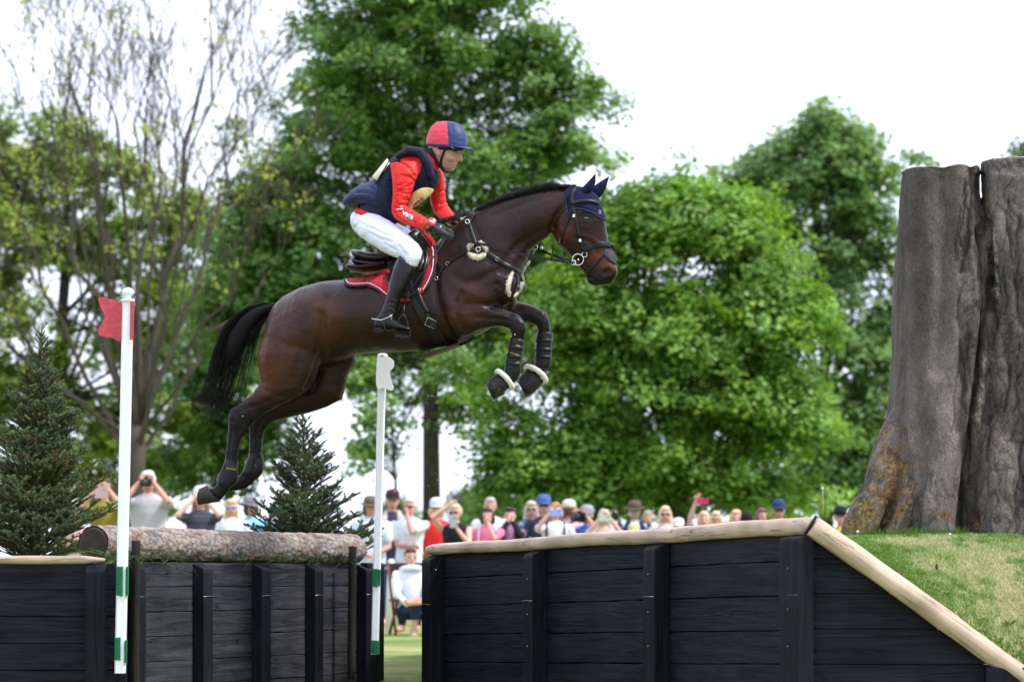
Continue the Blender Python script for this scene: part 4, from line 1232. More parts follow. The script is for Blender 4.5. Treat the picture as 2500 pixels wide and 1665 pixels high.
# trunk, neck
xloft(hb, [((676, 752), (645, 800), .04), ((672, 744), (640, 860), .10, .0), ((695, 724), (660, 920), .20, .1), ((740, 701), (730, 915), .265, .1), ((790, 688), (800, 895), .28, .1), ((850, 683), (870, 864), .275, .05),
           ((905, 680), (925, 860), .27, .1), ((960, 668), (975, 859), .27, .15), ((1010, 645), (1030, 856), .265, .2), ((1050, 612), (1085, 846), .25, .3), ((1085, 575), (1135, 832), .235, .4),
           ((1112, 550), (1185, 808), .225, .42), ((1138, 528), (1228, 775), .215, .4), ((1160, 515), (1255, 735), .20, .35), ((1190, 503), (1274, 690), .165, .25), ((1225, 490), (1282, 645), .125, .15),
           ((1262, 479), (1294, 612), .105, .1), ((1300, 470), (1315, 594), .095, .1), ((1338, 463), (1338, 578), .09, .1), ((1372, 461), (1352, 560), .085, .05), ((1398, 466), (1365, 540), .07, 0)], n=56)
# head
xloft(hb, [((1400, 455), (1362, 480), .045), ((1425, 458), (1354, 512), .078), ((1449, 472), (1349, 545), .095), ((1466, 498), (1350, 575), .104), ((1477, 528), (1362, 597), .105), ((1480.5, 560), (1383, 613), .093),
           ((1484, 585), (1400, 632), .08), ((1492, 609), (1414, 650), .068), ((1499, 630), (1426, 666), .06), ((1505, 648), (1434, 677), .057), ((1508.5, 664), (1437, 688), .056), ((1503, 679), (1443, 694), .05), ((1490, 694), (1458, 698), .032)], n=28)
# lower lip / chin
xloft(hb, [((1442, 672), (1430, 676), .02), ((1450, 678), (1434, 688), .034), ((1462, 686), (1442, 696), .036), ((1474, 692), (1456, 700), .026)], n=16)
# hind quarters: near and far
xloft(hb, [((665, 805), (800, 765), .04), ((650, 812), (800, 765), .05), ((636, 838), (800, 800), .095), ((627, 868), (788, 862), .122), ((632, 905), (772, 918), .115), ((637, 935), (750, 955), .095), ((616, 962), (690, 985), .072), ((590, 982), (648, 1008), .052), ((566, 998), (616, 1034), .044),
           ((561, 1018), (600, 1054), .040), ((558, 1045), (591, 1068), .033), ((554, 1080), (585.5, 1086), .029), ((550, 1122), (579, 1126), .029), ((540, 1146), (578, 1142), .034), ((532, 1165), (577, 1166), .036), ((532, 1180), (564, 1190), .031), ((522, 1190), (548, 1210), .030), ((512, 1192), (537, 1222), .036)], -.145, n=20)
xloft(hb, [((700, 760), (870, 800), .12), ((720, 830), (868, 880), .12), ((740, 880), (848, 918), .115), ((735, 920), (835, 975), .105), ((710, 940), (800, 993), .09), ((680, 955), (755, 1008), .075), ((640, 975), (700, 1020), .058), ((612, 1005), (665, 1030), .046),
           ((608, 1030), (648, 1046), .040), ((609, 1060), (641, 1070), .032), ((609, 1105), (638, 1108), .029), ((603, 1128), (641, 1128), .033), ((594, 1150), (638, 1152), .036), ((582, 1162), (615, 1182), .031), ((566, 1170), (596, 1194), .030), ((548, 1170), (575, 1198), .034), ((535, 1170), (552, 1200), .034)], .145, n=20)
# forelegs
xloft(hb, [((1085, 660), (1090, 800), .10), ((1110, 690), (1110, 822), .105), ((1130, 716), (1140, 822), .10), ((1160, 720), (1168, 808), .085), ((1195, 736), (1196, 800), .066), ((1222, 750), (1222, 796), .052), ((1248, 761), (1244, 803), .046), ((1268, 770), (1248, 812), .046),
           ((1281, 788), (1249, 820), .046), ((1285, 805), (1250, 824), .044), ((1281, 826), (1249, 832), .036), ((1276, 850), (1247, 848), .030), ((1271, 880), (1242, 876), .029), ((1270, 902), (1236, 896), .034), ((1264, 922), (1233, 908), .036), ((1248, 936), (1224, 914), .031), ((1234, 946), (1214, 922), .030), ((1222, 958), (1204, 930), .034)], -.155, n=20)
xloft(hb, [((1190, 700), (1190, 800), .09), ((1220, 725), (1215, 800), .085), ((1258, 734), (1235, 798), .072), ((1288, 742), (1268, 790), .055), ((1312, 750), (1290, 787), .047), ((1332, 762), (1306, 792), .046), ((1342, 782), (1311, 798), .046), ((1344, 800), (1313, 806), .042),
           ((1343, 815), (1314, 818), .035), ((1341, 850), (1315, 850), .030), ((1341, 880), (1311, 880), .032), ((1338, 898), (1306, 893), .036), ((1328, 908), (1302, 900), .034), ((1316, 926), (1294, 908), .031), ((1306, 938), (1284, 918), .034)], .155, n=20)
# stifle / elbow / shoulder masses
hb.ellipsoid(HP(1150, 720, -.165), .17, .065, .13, 20, 12)
hb.ellipsoid(HP(1230, 700, -.10), .09, .085, .12, 16, 10)
hb.ellipsoid(HP(1236, 705, .12), .08, .08, .12, 16, 10)
hb.ellipsoid(HP(1400, 568, -.06), .085, .045, .075, 16, 10)       # jowl
horse_me = fuse(hb, .0072, 18)
V = get_v(horse_me); N = get_n(horse_me); Q = to_px(V)
near = np.clip(-(N @ np.array(SIDE)) * 2.0, 0, 1)
D = np.zeros(len(V))
GROOVES = [([(1065, 660), (1063, 700), (1068, 730), (1080, 768), (1092, 798), (1112, 822)], .012, 7), ([(1127, 716), (1118, 735), (1113, 760), (1122, 790), (1140, 808)], .011, 6), ([(1110, 673), (1138, 691), (1170, 684), (1202, 664)], .008, 7),
           ([(1173, 741), (1216, 757), (1247, 768)], .006, 3.5), ([(1160, 775), (1200, 778), (1240, 782)], .006, 4), ([(1265, 700), (1230, 735), (1195, 745)], .008, 6),
           ([(785, 770), (782, 822), (784, 864), (772, 905), (752, 950)], .016, 8), ([(745, 822), (733, 880), (716, 920)], .006, 8), ([(800, 730), (790, 790), (800, 850), (840, 858)], .010, 8),
           ([(640, 950), (690, 970), (720, 962)], .006, 5), ([(590, 1000), (640, 985), (700, 960)], .004, 4),
           ([(1345, 556), (1310, 572), (1267, 596), (1241, 626), (1222, 660)], .010, 8), ([(1200, 525), (1245, 510), (1290, 492), (1345, 478)], .005, 6), ([(1160, 560), (1180, 600), (1200, 640)], .008, 10),
           ([(1385, 495), (1356, 530), (1349, 560), (1362, 590)], .010, 4.5), ([(1405, 580), (1440, 590), (1460, 620)], .005, 4), ([(1418, 528), (1425, 521), (1438, 520), (1446, 527)], .005, 2.2), ([(1430, 676), (1446, 680), (1462, 690), (1478, 694)], .006, 2.2),
           ([(1420, 640), (1440, 660), (1446, 672)], .004, 3), ([(955, 700), (970, 780), (1000, 850)], .003, 14), ([(910, 690), (900, 780), (890, 850)], .003, 12), ([(1215, 695), (1215, 703)], .008, 5), ([(567, 1050), (563, 1080), (558, 1125)], .005, 2.6), ([(617, 1065), (616, 1108)], .004, 2.6), ([(576, 1008), (592, 1030), (588, 1050)], .004, 4), ([(1262, 840), (1256, 890)], .003, 3)]
for pl, dep, sg in GROOVES:
    d = seg_dist(Q, pl); D += dep * np.exp(-d * d / (2 * sg * sg))
BULGE = [([(1150, 718), (1180, 730)], .012, 14), ([(1095, 735), (1100, 780)], .012, 16), ([(1155, 650), (1180, 660)], .010, 16), ([(1235, 690), (1245, 720)], .010, 12), ([(710, 830), (705, 890)], .010, 24), ([(760, 740), (815, 770)], .012, 22), ([(660, 820), (650, 880)], .008, 12),
         ([(1432, 512), (1438, 514)], .006, 6), ([(1410, 575), (1445, 583), (1470, 600)], .004, 4), ([(1484, 652), (1500, 660)], .005, 5), ([(562, 1004), (565, 1018)], .007, 6), ([(600, 1046), (596, 1060)], .005, 6), ([(1270, 785), (1278, 800)], .005, 7), ([(1250, 560), (1300, 530)], .008, 16), ([(1200, 590), (1215, 560)], .006, 16), ([(1213, 703), (1219, 708)], .008, 4)]
for pl, dep, sg in BULGE:
    d = seg_dist(Q, pl); D -= dep * np.exp(-d * d / (2 * sg * sg))
D *= near * 1.35
# nostril
d = np.hypot((Q[:, 0] - 1482) / 1.5, (Q[:, 1] - 664) * 1.0 - (Q[:, 0] - 1482) * -.25); D += .016 * np.exp(-d * d / 40) * near
vn = np.array([noise.fractal(Vector((x * 7, y * 7, z * 7)), 1.0, 2.0, 3) for x, y, z in V]); D += .0022 * vn
veins = np.array([abs(noise.noise((x * 10 + 5, y * 10, z * 6))) for x, y, z in V]); D -= .0018 * np.exp(-(veins / .05) ** 2) * near
V = V - N * D[:, None]
set_v(horse_me, V)
# bay coat: black points, red-brown rump and flank
def field(anchors, Q):
    W = np.zeros(len(Q)); C = np.zeros((len(Q), 3))
    for (x, y, r, c) in anchors:
        w = np.exp(-((Q[:, 0] - x) ** 2 + (Q[:, 1] - y) ** 2) / (2 * r * r)) + 1e-12
        W += w; C += w[:, None] * np.array(c)
    return C / W[:, None]
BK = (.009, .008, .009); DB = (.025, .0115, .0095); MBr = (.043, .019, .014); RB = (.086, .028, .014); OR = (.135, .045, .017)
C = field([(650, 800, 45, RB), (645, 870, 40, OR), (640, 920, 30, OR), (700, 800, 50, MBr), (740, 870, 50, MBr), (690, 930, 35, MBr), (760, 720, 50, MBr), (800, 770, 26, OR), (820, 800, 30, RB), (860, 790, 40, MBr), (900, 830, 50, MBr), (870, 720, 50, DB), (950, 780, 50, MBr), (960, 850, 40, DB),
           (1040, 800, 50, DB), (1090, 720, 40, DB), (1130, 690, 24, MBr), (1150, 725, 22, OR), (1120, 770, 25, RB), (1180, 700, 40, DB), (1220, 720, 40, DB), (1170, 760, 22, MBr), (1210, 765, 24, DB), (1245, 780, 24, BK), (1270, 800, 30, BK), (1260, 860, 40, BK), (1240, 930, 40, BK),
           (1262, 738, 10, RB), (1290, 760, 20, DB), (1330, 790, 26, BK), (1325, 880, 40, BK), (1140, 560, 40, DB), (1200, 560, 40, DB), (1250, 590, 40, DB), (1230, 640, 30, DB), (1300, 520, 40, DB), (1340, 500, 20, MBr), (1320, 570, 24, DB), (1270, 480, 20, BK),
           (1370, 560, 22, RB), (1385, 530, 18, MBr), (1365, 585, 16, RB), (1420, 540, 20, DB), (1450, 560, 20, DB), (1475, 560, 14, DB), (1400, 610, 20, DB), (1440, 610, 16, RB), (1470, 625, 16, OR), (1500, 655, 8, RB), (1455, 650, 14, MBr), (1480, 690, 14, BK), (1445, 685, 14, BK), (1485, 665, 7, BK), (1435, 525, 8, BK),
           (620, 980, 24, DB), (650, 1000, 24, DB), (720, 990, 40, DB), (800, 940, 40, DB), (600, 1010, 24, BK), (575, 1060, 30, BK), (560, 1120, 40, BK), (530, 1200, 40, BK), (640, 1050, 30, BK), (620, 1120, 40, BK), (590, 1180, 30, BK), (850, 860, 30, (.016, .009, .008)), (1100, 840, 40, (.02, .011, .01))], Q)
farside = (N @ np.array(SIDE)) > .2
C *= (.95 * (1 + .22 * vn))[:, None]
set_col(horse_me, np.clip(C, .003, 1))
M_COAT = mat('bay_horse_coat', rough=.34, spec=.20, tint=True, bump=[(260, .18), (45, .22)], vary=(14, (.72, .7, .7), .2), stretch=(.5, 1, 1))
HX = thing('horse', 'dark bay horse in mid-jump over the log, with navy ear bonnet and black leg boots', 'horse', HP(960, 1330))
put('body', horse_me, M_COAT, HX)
HB = BVHTree.FromPolygons([Vector(v) for v in V], [tuple(p.vertices) for p in horse_me.polygons])
CAMP = Vector((0, 0, EYE))
def drape_pt(px, py, off, bvh=None, dflt=None):
    """lay a point seen at (px,py) on the near surface, lifted by off metres towards the outside"""
    bvh = bvh or HB
    d = (PX(px, py, Y0) - CAMP).normalized()
    h = bvh.ray_cast(CAMP, d, 60)
    if h[0] is None: return None
    return h[0] + (h[1] * .35 - SIDE * .65).normalized() * off if h[1].dot(d) < 0 else h[0] - d * off
def mirror(p):
    """to the far side of the horse"""
    o = HP(950, p_row, 0) if False else PX(950, 700, Y0)
    k = (Vector(p) - o).dot(SIDE)
    return Vector(p) - SIDE * (2 * k)
def patch(railA, railB, nu, nv, off, bvh=None, mb=None, mirrored=False, mi=0):
    A = resample(railA, nu); B = resample(railB, nu); pts = []; last = None
    for i in range(nu):
        row = []
        for j in range(nv):
            q = A[i] + (B[i] - A[i]) * j / (nv - 1)
            p = drape_pt(q[0], q[1], off, bvh)
            row.append((q, p))
        pts.append(row)
    # fill misses from the nearest hit
    hits = [(q, p) for r in pts for q, p in r if p is not None]
    for r in pts:
        for j, (q, p) in enumerate(r):
            if p is None and not hits: r[j] = (q, HP(q[0], q[1], -.2))
            elif p is None:
                h = min(hits, key=lambda t: (t[0][0] - q[0]) ** 2 + (t[0][1] - q[1]) ** 2)
                r[j] = (q, PX(q[0], q[1], h[1].y + .012))
    mb = mb if mb is not None else MB()
    vs = [p for r in pts for _, p in r]
    fs = [(i * nv + j, i * nv + j + 1, (i + 1) * nv + j + 1, (i + 1) * nv + j) for i in range(nu - 1) for j in range(nv - 1)]
    mb.add(vs, fs, mi)
    if mirrored: mb.add([mirror(p) for p in vs], [f[::-1] for f in fs], mi)
    return mb
def strap(line, w, off=.004, n=None, bvh=None, mb=None, mirrored=False, nv=3):
    P = resample(line, n or max(6, int(sum(math.dist(a, b) for a, b in zip(line[:-1], line[1:])) / 5)))
    T = np.gradient(P, axis=0); T /= np.linalg.norm(T, axis=1)[:, None]; Nn = np.stack([-T[:, 1], T[:, 0]], 1) * w / 2
    return patch(P + Nn, P - Nn, len(P), nv, off, bvh, mb, mirrored)
M_LEATHER = mat('black_leather', (.010, .0095, .0095), .4, .28, bump=(220, .15))
M_BROWNLEATHER = mat('dark_brown_saddle_leather', (.030, .017, .013), .33, .5, bump=(160, .12), vary=(12, (.018, .011, .010), .2))
M_STEEL = mat('polished_steel', (.72, .72, .70), .18, metallic=1)
M_NAVY = mat('navy_cloth', (.009, .012, .042), .9, .12, sheen=.05, bump=(400, .5))
M_SHEEP = mat('sheepskin_fleece', (.70, .64, .52), 1.0, .05, sheen=.4, bump=[(140, 1.0), (400, .8)])
M_HAIR = mat('black_horsehair', (.007, .0065, .007), .6, .12, bump=(200, .2))
M_HOOF = mat('dark_hoof_horn', (.030, .022, .018), .5, .4, bump=(90, .4))
# eye
ey = HP(1430, 533.5, -.088); 
h = drape_pt(1430, 533.5, 0); ey = h + Vector(SIDE) * .006
mb = MB(); mb.ellipsoid(ey, .017, .012, .012, 16, 12); mb.put('eye', mat('horse_eye', (.006, .004, .004), .05, .8, coat=1), HX)
mb = MB(); strapP = [(1417, 530), (1424, 524), (1434, 522), (1444, 528)]
for i, pl in enumerate(([(1417, 531), (1423, 525.5), (1432, 523.5), (1440, 526), (1445, 531)], [(1419, 536), (1426, 540), (1434, 541), (1442, 537)])):
    pp = [drape_pt(x, y, .002) for x, y in resample(pl, 9)]; mb.tube(pp, [.001, .003, .0042, .0045, .0045, .0045, .004, .003, .001], n=6)
mb.put('eyelid', mat('dark_skin', (.012, .010, .010), .5), HX)
# inside of the nostril
mb = MB(); c = drape_pt(1483, 664, 0) + SIDE * .004
mb.ellipsoid(c, .020, .006, .012, 14, 8, R=Matrix.Rotation(math.radians(-20), 3, 'Y')); mb.put('nostril', mat('nostril_skin', (.006, .004, .004), .7), HX)
# hooves
def hoof(a0, a1, b0, b1, off, w=.056):
    mb = MB(); mb.rings([xring(a0, a1, w * .86, off, n=20), xring(((a0[0] * .5 + b0[0] * .5), (a0[1] + b0[1]) / 2), ((a1[0] + b1[0]) / 2, (a1[1] + b1[1]) / 2), w * .95, off, n=20), xring(b0, b1, w, off, n=20)])
    mb.put('hoof', M_HOOF, HX, bevel=.002)
hoof((506, 1184), (538, 1224), (489, 1191), (485, 1233), -.145)
hoof((548, 1168), (568, 1200), (530, 1168), (540, 1206), .145)
hoof((1212, 928), (1233, 962), (1190, 934), (1206, 976), -.155, .058)
hoof((1290, 915), (1314, 946), (1268, 924), (1286, 970), .155, .058)

# tail: a core and many strands
def strands(name, guides, n, rw, rad, parent, m, seed, sides=3, seg=12):
    rr = random.Random(seed); mb = MB()
    for _ in range(n):
        g0 = guides[rr.randrange(len(guides) - 1)]; i = guides.index(g0); g1 = guides[i + 1]; t = rr.random()
        pts = []; ph = rr.random() * 6; am = rr.uniform(0, rw); cut = 1 - .6 * rr.random() ** 1.15
        A = resample(g0, seg); B = resample(g1, seg)
        wob = rr.uniform(-1, 1)
        for k in range(seg):
            u = k / (seg - 1)
            q = A[k] * (1 - t) + B[k] * t
            pts.append((q[0] + math.sin(u * 6 + ph) * 9 * u * wob, q[1] + math.cos(u * 4 + ph) * 7 * u * wob, rr.gauss(0, 1) * 0 + am * math.sin(ph) * (.25 + u)))
        kk = max(4, int(seg * cut)); pts = pts[:kk]
        P3 = [HP(x, y, o) for x, y, o in pts]
        r = rad * rr.uniform(.6, 1.3)
        mb.tube(P3, [r * (1 - .75 * (j / (kk - 1)) ** 2) for j in range(kk)], n=sides)
    return mb.put(name, m, parent)
TG = [[(679, 740), (640, 739), (600, 750), (560, 780), (532, 825), (515, 885), (500, 940), (470, 985), (440, 1012)], [(677, 743), (640, 746), (600, 766), (568, 800), (546, 850), (530, 905), (512, 960), (486, 1000), (456, 1030)],
      [(675, 747), (640, 757), (606, 785), (582, 825), (562, 870), (546, 925), (530, 975), (505, 1020), (486, 1060)], [(672, 752), (642, 768), (616, 800), (594, 845), (579, 890), (564, 940), (548, 985), (530, 1025), (514, 1062)],
      [(670, 756), (644, 775), (624, 812), (608, 850), (597, 890), (588, 930), (578, 965), (566, 1000), (548, 1035)], [(668, 760), (645, 785), (632, 820), (624, 855), (619, 885), (616, 910), (612, 935), (604, 960), (590, 990)]]
strands('tail', TG[:4], 620, .06, .0020, HX, M_HAIR, 1)
strands('tail', TG[3:], 90, .03, .0018, HX, M_HAIR, 2)
mb = MB(); xloft(mb, [((682, 738), (668, 762), .028), ((650, 741), (642, 772), .035), ((615, 752), (628, 792), .042), ((588, 775), (610, 815), .048), ((562, 810), (592, 852), .05), ((548, 850), (572, 878), .03), ((540, 885), (556, 900), .012)], n=16)
mb.put('tail_dock', M_HAIR, HX)
# mane: short upstanding tufts along the crest
rr = random.Random(4); mb = MB()
crest = resample([(1158, 519), (1190, 505), (1225, 491), (1262, 480), (1300, 471), (1338, 464), (1372, 461), (1398, 463)], 200)
tops = resample([(1160, 512), (1203, 488), (1254, 468), (1292, 455), (1341, 446), (1375, 452), (1402, 451)], 200)
for _ in range(3600):
    i = rr.randrange(200); b = crest[i]; tpt = tops[min(199, i + rr.randrange(0, 8))]
    o = rr.gauss(0, .012); h = rr.uniform(.35, 1.15) * (1 + .22 * math.sin(i * .35) * math.sin(i * .13 + 1))
    b2 = (b[0] + rr.uniform(-2, 2), b[1] + rr.uniform(1, 6)); e = (b[0] + (tpt[0] - b[0]) * h + rr.gauss(2, 5), b[1] + (tpt[1] - b[1]) * h + rr.gauss(0, 1.5))
    p0 = HP(*b2, o); p2 = HP(*e, o - rr.uniform(-.01, .045)); p1 = p0.lerp(p2, .55) + Vector((rr.gauss(0, .003), -.004, .006))
    mb.tube([p0, p1, p2], [.0017, .0016, .0004], n=3)
for _ in range(0):      # hair lying over on the camera side
    i = rr.randrange(200); b = crest[i]; l = rr.uniform(5, 14)
    pp = [drape_pt(b[0] + 2, b[1] + 2, .004), drape_pt(b[0] + 4, b[1] + 3 + l * .5, .005), drape_pt(b[0] + 8, b[1] + 3 + l, .003)]
    if all(p is not None for p in pp): mb.tube(pp, [.003, .0028, .0006], n=3)
for _ in range(160):      # loose mane in front of the saddle
    x = rr.uniform(1078, 1150); t = (x - 1078) / 72; y = 543 - 22 * t
    p0 = HP(x, y + 3, rr.gauss(0, .015)); p2 = HP(x - rr.uniform(4, 20), y - rr.uniform(0, 8), rr.gauss(0, .02)); mb.tube([p0, p0.lerp(p2, .5) + Vector((0, 0, .008)), p2], [.002, .002, .0005], n=3)
mb.put('mane', mat('dark_mane_hair', (.022, .022, .025), .7, .25), HX)

# ------------------------------------------------------------------ ear bonnet
BN = thing('ear_bonnet', 'navy knitted fly bonnet with two pointed ears on the horse head', 'ear bonnet', HP(1420, 470))
mb = patch([(1380, 466), (1388, 459), (1403, 455), (1430, 459), (1452, 473), (1466, 493), (1474, 520), (1480.5, 540)], [(1382, 490), (1388, 520), (1394, 514), (1406, 509), (1425, 511), (1446, 518), (1464, 530), (1480, 541)], 40, 10, .005, mirrored=True)
mb.put('hood', M_NAVY, BN, solid=.004)
def ear(tip, a, b, o0, o1, w):
    mb = MB(); rings = []
    T = HP(*tip, o1)
    A = HP(*a, o0); B = HP(*b, o0)
    for t, s, bow in ((0, 1.0, 0), (.2, 1.04, .004), (.45, .86, .006), (.7, .5, .005), (.88, .22, .003), (1.0, .03, 0)):
        C_ = ((A + B) / 2).lerp(T, t); U = (A - B) / 2 * s
        rings.append([C_ + U * math.cos(k) + SIDE * (w * s * math.sin(k)) for k in [2 * math.pi * i / 16 for i in range(16)]])
    mb.rings(rings); o = mb.put('ear_cover', M_NAVY, BN)
ear((1453.5, 425), (1406, 482), (1444, 468), -.045, -.05, .024)
ear((1487, 431), (1437, 470), (1464, 484), .055, .06, .024)
mb = MB(); pts = [drape_pt(x, y, .0105) for x, y in resample([(1382, 492), (1388, 521), (1394, 515), (1406, 510), (1425, 512), (1446, 519), (1464, 531), (1479, 541)], 40)]
mb.tube([p for p in pts if p], .0028, n=6); mb.put('edge_piping', mat('navy_cord', (.03, .04, .12), .6), BN)
c = drape_pt(1464, 519, .012)
mb = MB(); rings = []
for r in (.0085, .0065): rings.append([drape_pt(1464 + r * 390 * .8 * math.cos(a), 519 + r * 390 * 1.4 * math.sin(a), .011) for a in [2 * math.pi * i / 20 for i in range(21)]])
if all(p is not None for r in rings for p in r): mb.rings([rings[0], rings[1]], cap=False); mb.put('badge', mat('pale_badge_thread', (.45, .5, .62), .7), BN, solid=.0015)

# ------------------------------------------------------------------ bridle and reins
BR = thing('bridle', 'black leather bridle with padded noseband and ring bit on the horse head', 'bridle', HP(1420, 560))
def tack(name, mb, m=None, parent=None, solid=.0035): return mb.put(name, m or M_LEATHER, parent or BR, solid=solid)
tack('headpiece', strap([(1404, 459), (1397, 476), (1397, 495), (1402, 515), (1408, 545), (1414, 575), (1420, 600), (1424, 613)], 8, .011, mirrored=True))
tack('browband', strap([(1396, 499), (1410, 494), (1430, 491), (1450, 493), (1462, 498)], 8, .016, mirrored=True))
tack('throat_lash', strap([(1397, 505), (1388, 535), (1378, 560), (1371, 582), (1367, 598)], 4.5, .007, mirrored=True))
tack('noseband', strap([(1423, 612), (1440, 605), (1460, 599), (1480, 597), (1490, 601), (1492, 606)], 13, .009, mirrored=True, nv=5), solid=.007)
tack('flash_strap', strap([(1492, 605), (1478, 620), (1462, 637), (1447, 652), (1436, 664), (1431, 668)], 6, .006, mirrored=True))
tack('flash_strap', strap([(1424, 615), (1418, 630), (1414, 642)], 5, .006))
mb = patch([(1476, 611), (1488, 607), (1496, 612), (1500, 624), (1504, 642)], [(1474, 622), (1480, 630), (1486, 636), (1494, 640), (1503, 646)], 14, 5, .007, mirrored=True)
tack('nose_net', mb, mat('grey_nose_net', (.045, .045, .05), .8, bump=(500, 1)), solid=.003)
for (x, y) in ((1402, 528), (1417, 588)):
    p = drape_pt(x, y, .014); mb = MB(); mb.box(p, (.008, 0, 0), (0, .002, 0), (0, 0, .010)); mb.put('buckle', M_STEEL, BR, smooth=False, bevel=.002)
def ring(c, r, t, mb, ax=None, n=28, a0=0, a1=6.2832, sx=1.0):
    U = Vector((1, 0, 0)); W = Vector((0, 0, 1))
    if ax: U, W = ax
    pts = [c + U * (r * sx * math.cos(a)) + W * (r * math.sin(a)) for a in np.linspace(a0, a1, n)]
    return mb.tube(pts, t, n=6)
bitp = drape_pt(1424, 634, .012); bitp = PX(1411, 634, (bitp.y if bitp else Y0 - .35) - .012)
mb = MB(); ring(bitp, .0345, .0038, mb); mb.put('bit_ring', M_STEEL, BR)
mb = MB(); ring(PX(1427, 622, bitp.y - .002), .016, .0032, mb, n=20); mb.put('bit_ring', M_STEEL, BR)
mb = MB(); ring(PX(1400, 642, bitp.y - .004), .014, .003, mb, n=20); mb.put('rein_ring', M_STEEL, BR)
mb = MB(); ring(bitp + SIDE * .19 + Vector((0, 0, .005)), .0345, .0038, mb); mb.put('bit_ring', M_STEEL, BR)
mb = MB(); mb.tube([bitp + SIDE * .0, bitp + SIDE * .19], .006, n=8); mb.put('bit', M_STEEL, BR)
HAND_R = PX(1104, 580, Y0 - .30); HAND_L = PX(1112, 548, Y0 + .06)
def flatrein(pts, w, name='rein'):
    mb = MB(); P = [Vector(p) for p in pts]; rings = []
    for p in P: rings.append([p + Vector((0, .0015, w)), p + Vector((0, -.0015, w)), p + Vector((0, -.0015, -w)), p + Vector((0, .0015, -w))])
    mb.rings(rings); return mb.put(name, M_LEATHER, BR, smooth=False)
def sag(a, b, n, s): return [a.lerp(b, i / n) - Vector((0, 0, s * math.sin(math.pi * i / n))) for i in range(n + 1)]
r0 = PX(1400, 642, bitp.y - .006)
flatrein(sag(HAND_R + Vector((0, -.015, 0)), PX(1180, 597, Y0 - .36), 8, .004) + sag(PX(1180, 597, Y0 - .36), r0, 10, .012)[1:], .0075)
flatrein(sag(HAND_L, PX(1305, 603, Y0 - .02), 6, .0) + sag(PX(1305, 603, Y0 - .02), bitp + SIDE * .19 + Vector((-.03, 0, -.004)), 10, .012)[1:], .0075)
for (x, y, o) in ((1347, 628, 0), (1375, 633, 0), (1349, 612, 1), (1378, 621, 1)):
    mb = MB(); p = PX(x, y, (Y0 - .50) if not o else Y0 - .25)
    mb.tube([p + Vector((0, 0, .018)), p, p + Vector((-.002, 0, -.026))], [.004, .005, .003], n=6); mb.put('rein_stop', M_LEATHER, BR)
mb = MB()
for (x0, y0, x1, y1) in ((1355, 632, 1392, 640),): mb.tube([PX(x0, y0, Y0 - .51), PX(x1, y1, Y0 - .55)], .0085, n=8, flat=.5)
mb.put('rein_billet', M_LEATHER, BR)

# ------------------------------------------------------------------ breastplate
BP = thing('breastplate', 'black leather breastplate with cream sheepskin pads across the horse shoulder and chest', 'breastplate', HP(1190, 620))
tack('wither_strap', strap([(1158, 521), (1151, 532), (1146, 546), (1150, 562), (1158, 585), (1162, 600)], 8.5, .006, mirrored=True), parent=BP)
tack('shoulder_strap', strap([(1066, 682), (1078, 658), (1098, 640), (1120, 624), (1140, 614), (1158, 609)], 6, .006), parent=BP)
tack('chest_strap', strap([(1176, 610), (1196, 622), (1215, 636), (1240, 650), (1262, 661), (1270, 668)], 12, .007, mirrored=True), parent=BP)
tack('running_strap', strap([(1262, 668), (1264, 690), (1258, 715), (1248, 740)], 6, .006), parent=BP)
mb = MB(); p = drape_pt(1143, 543, .016); ring(p, .013, .0032, mb, n=20); mb.put('ring', M_STEEL, BP)
mb = MB(); p = drape_pt(1169, 611, .022); ring(p, .014, .0032, mb, n=20); mb.put('ring', M_STEEL, BP)
mb = MB(); p = drape_pt(1177, 595, .022); ring(p, .012, .0028, mb, n=16, sx=.5); mb.put('ring', M_STEEL, BP)
for (x, y, a) in ((1094, 645, .8), (1214, 633, .5), (1067, 681, 1.2)):
    p = drape_pt(x, y, .013); mb = MB(); R3 = Matrix.Rotation(a, 3, 'Y')
    mb.tube([p + R3 @ Vector(v) for v in ((-.009, 0, -.009), (.009, 0, -.009), (.009, 0, .009), (-.009, 0, .009), (-.009, 0, -.009))], .002, n=5); mb.put('buckle', M_STEEL, BP)
def fleece(pl, radii, off, n=22):
    P = [drape_pt(x, y, off) or HP(x, y, -.1) for x, y in resample(pl, n)]
    R_ = np.interp(np.linspace(0, 1, n), np.linspace(0, 1, len(radii)), radii)
    mb = MB(); mb.tube(P, list(R_), n=12, round_ends=True)
    rr = random.Random(9); vs = []
    for v in mb.v: vs.append((v[0] + rr.gauss(0, .0016), v[1] + rr.gauss(0, .0016), v[2] + rr.gauss(0, .0016)))
    mb.v = vs
    # short wool tufts
    base = list(mb.v)
    for i in range(0, len(base), 1):
        if rr.random() < .7:
            c = Vector(base[i]); k = min(P, key=lambda p: (p - c).length); d = (c - k).normalized() + Vector((rr.gauss(0, .4), rr.gauss(0, .4), rr.gauss(0, .4)))
            mb.tube([c, c + d * .005], [.0022, .0008], n=3)
    return mb
fleece([(1148, 622), (1160, 629), (1172, 629), (1183, 623)], [.012, .018, .018, .012], .008).put('sheepskin_pad', M_SHEEP, BP)
fleece([(1146, 610), (1148, 602), (1155, 597)], [.008, .013, .011], .006).put('sheepskin_pad', M_SHEEP, BP)
fleece([(1174, 594), (1183, 602), (1189, 613)], [.008, .012, .008], .006).put('sheepskin_pad', M_SHEEP, BP)
fleece([(1250, 667), (1244, 685), (1240, 702), (1243, 720)], [.008, .013, .014, .008], .006).put('sheepskin_pad', M_SHEEP, BP)
fleece([(1274, 674), (1276, 688), (1269, 706), (1256, 722)], [.007, .011, .011, .007], .012).put('sheepskin_pad', M_SHEEP, BP)
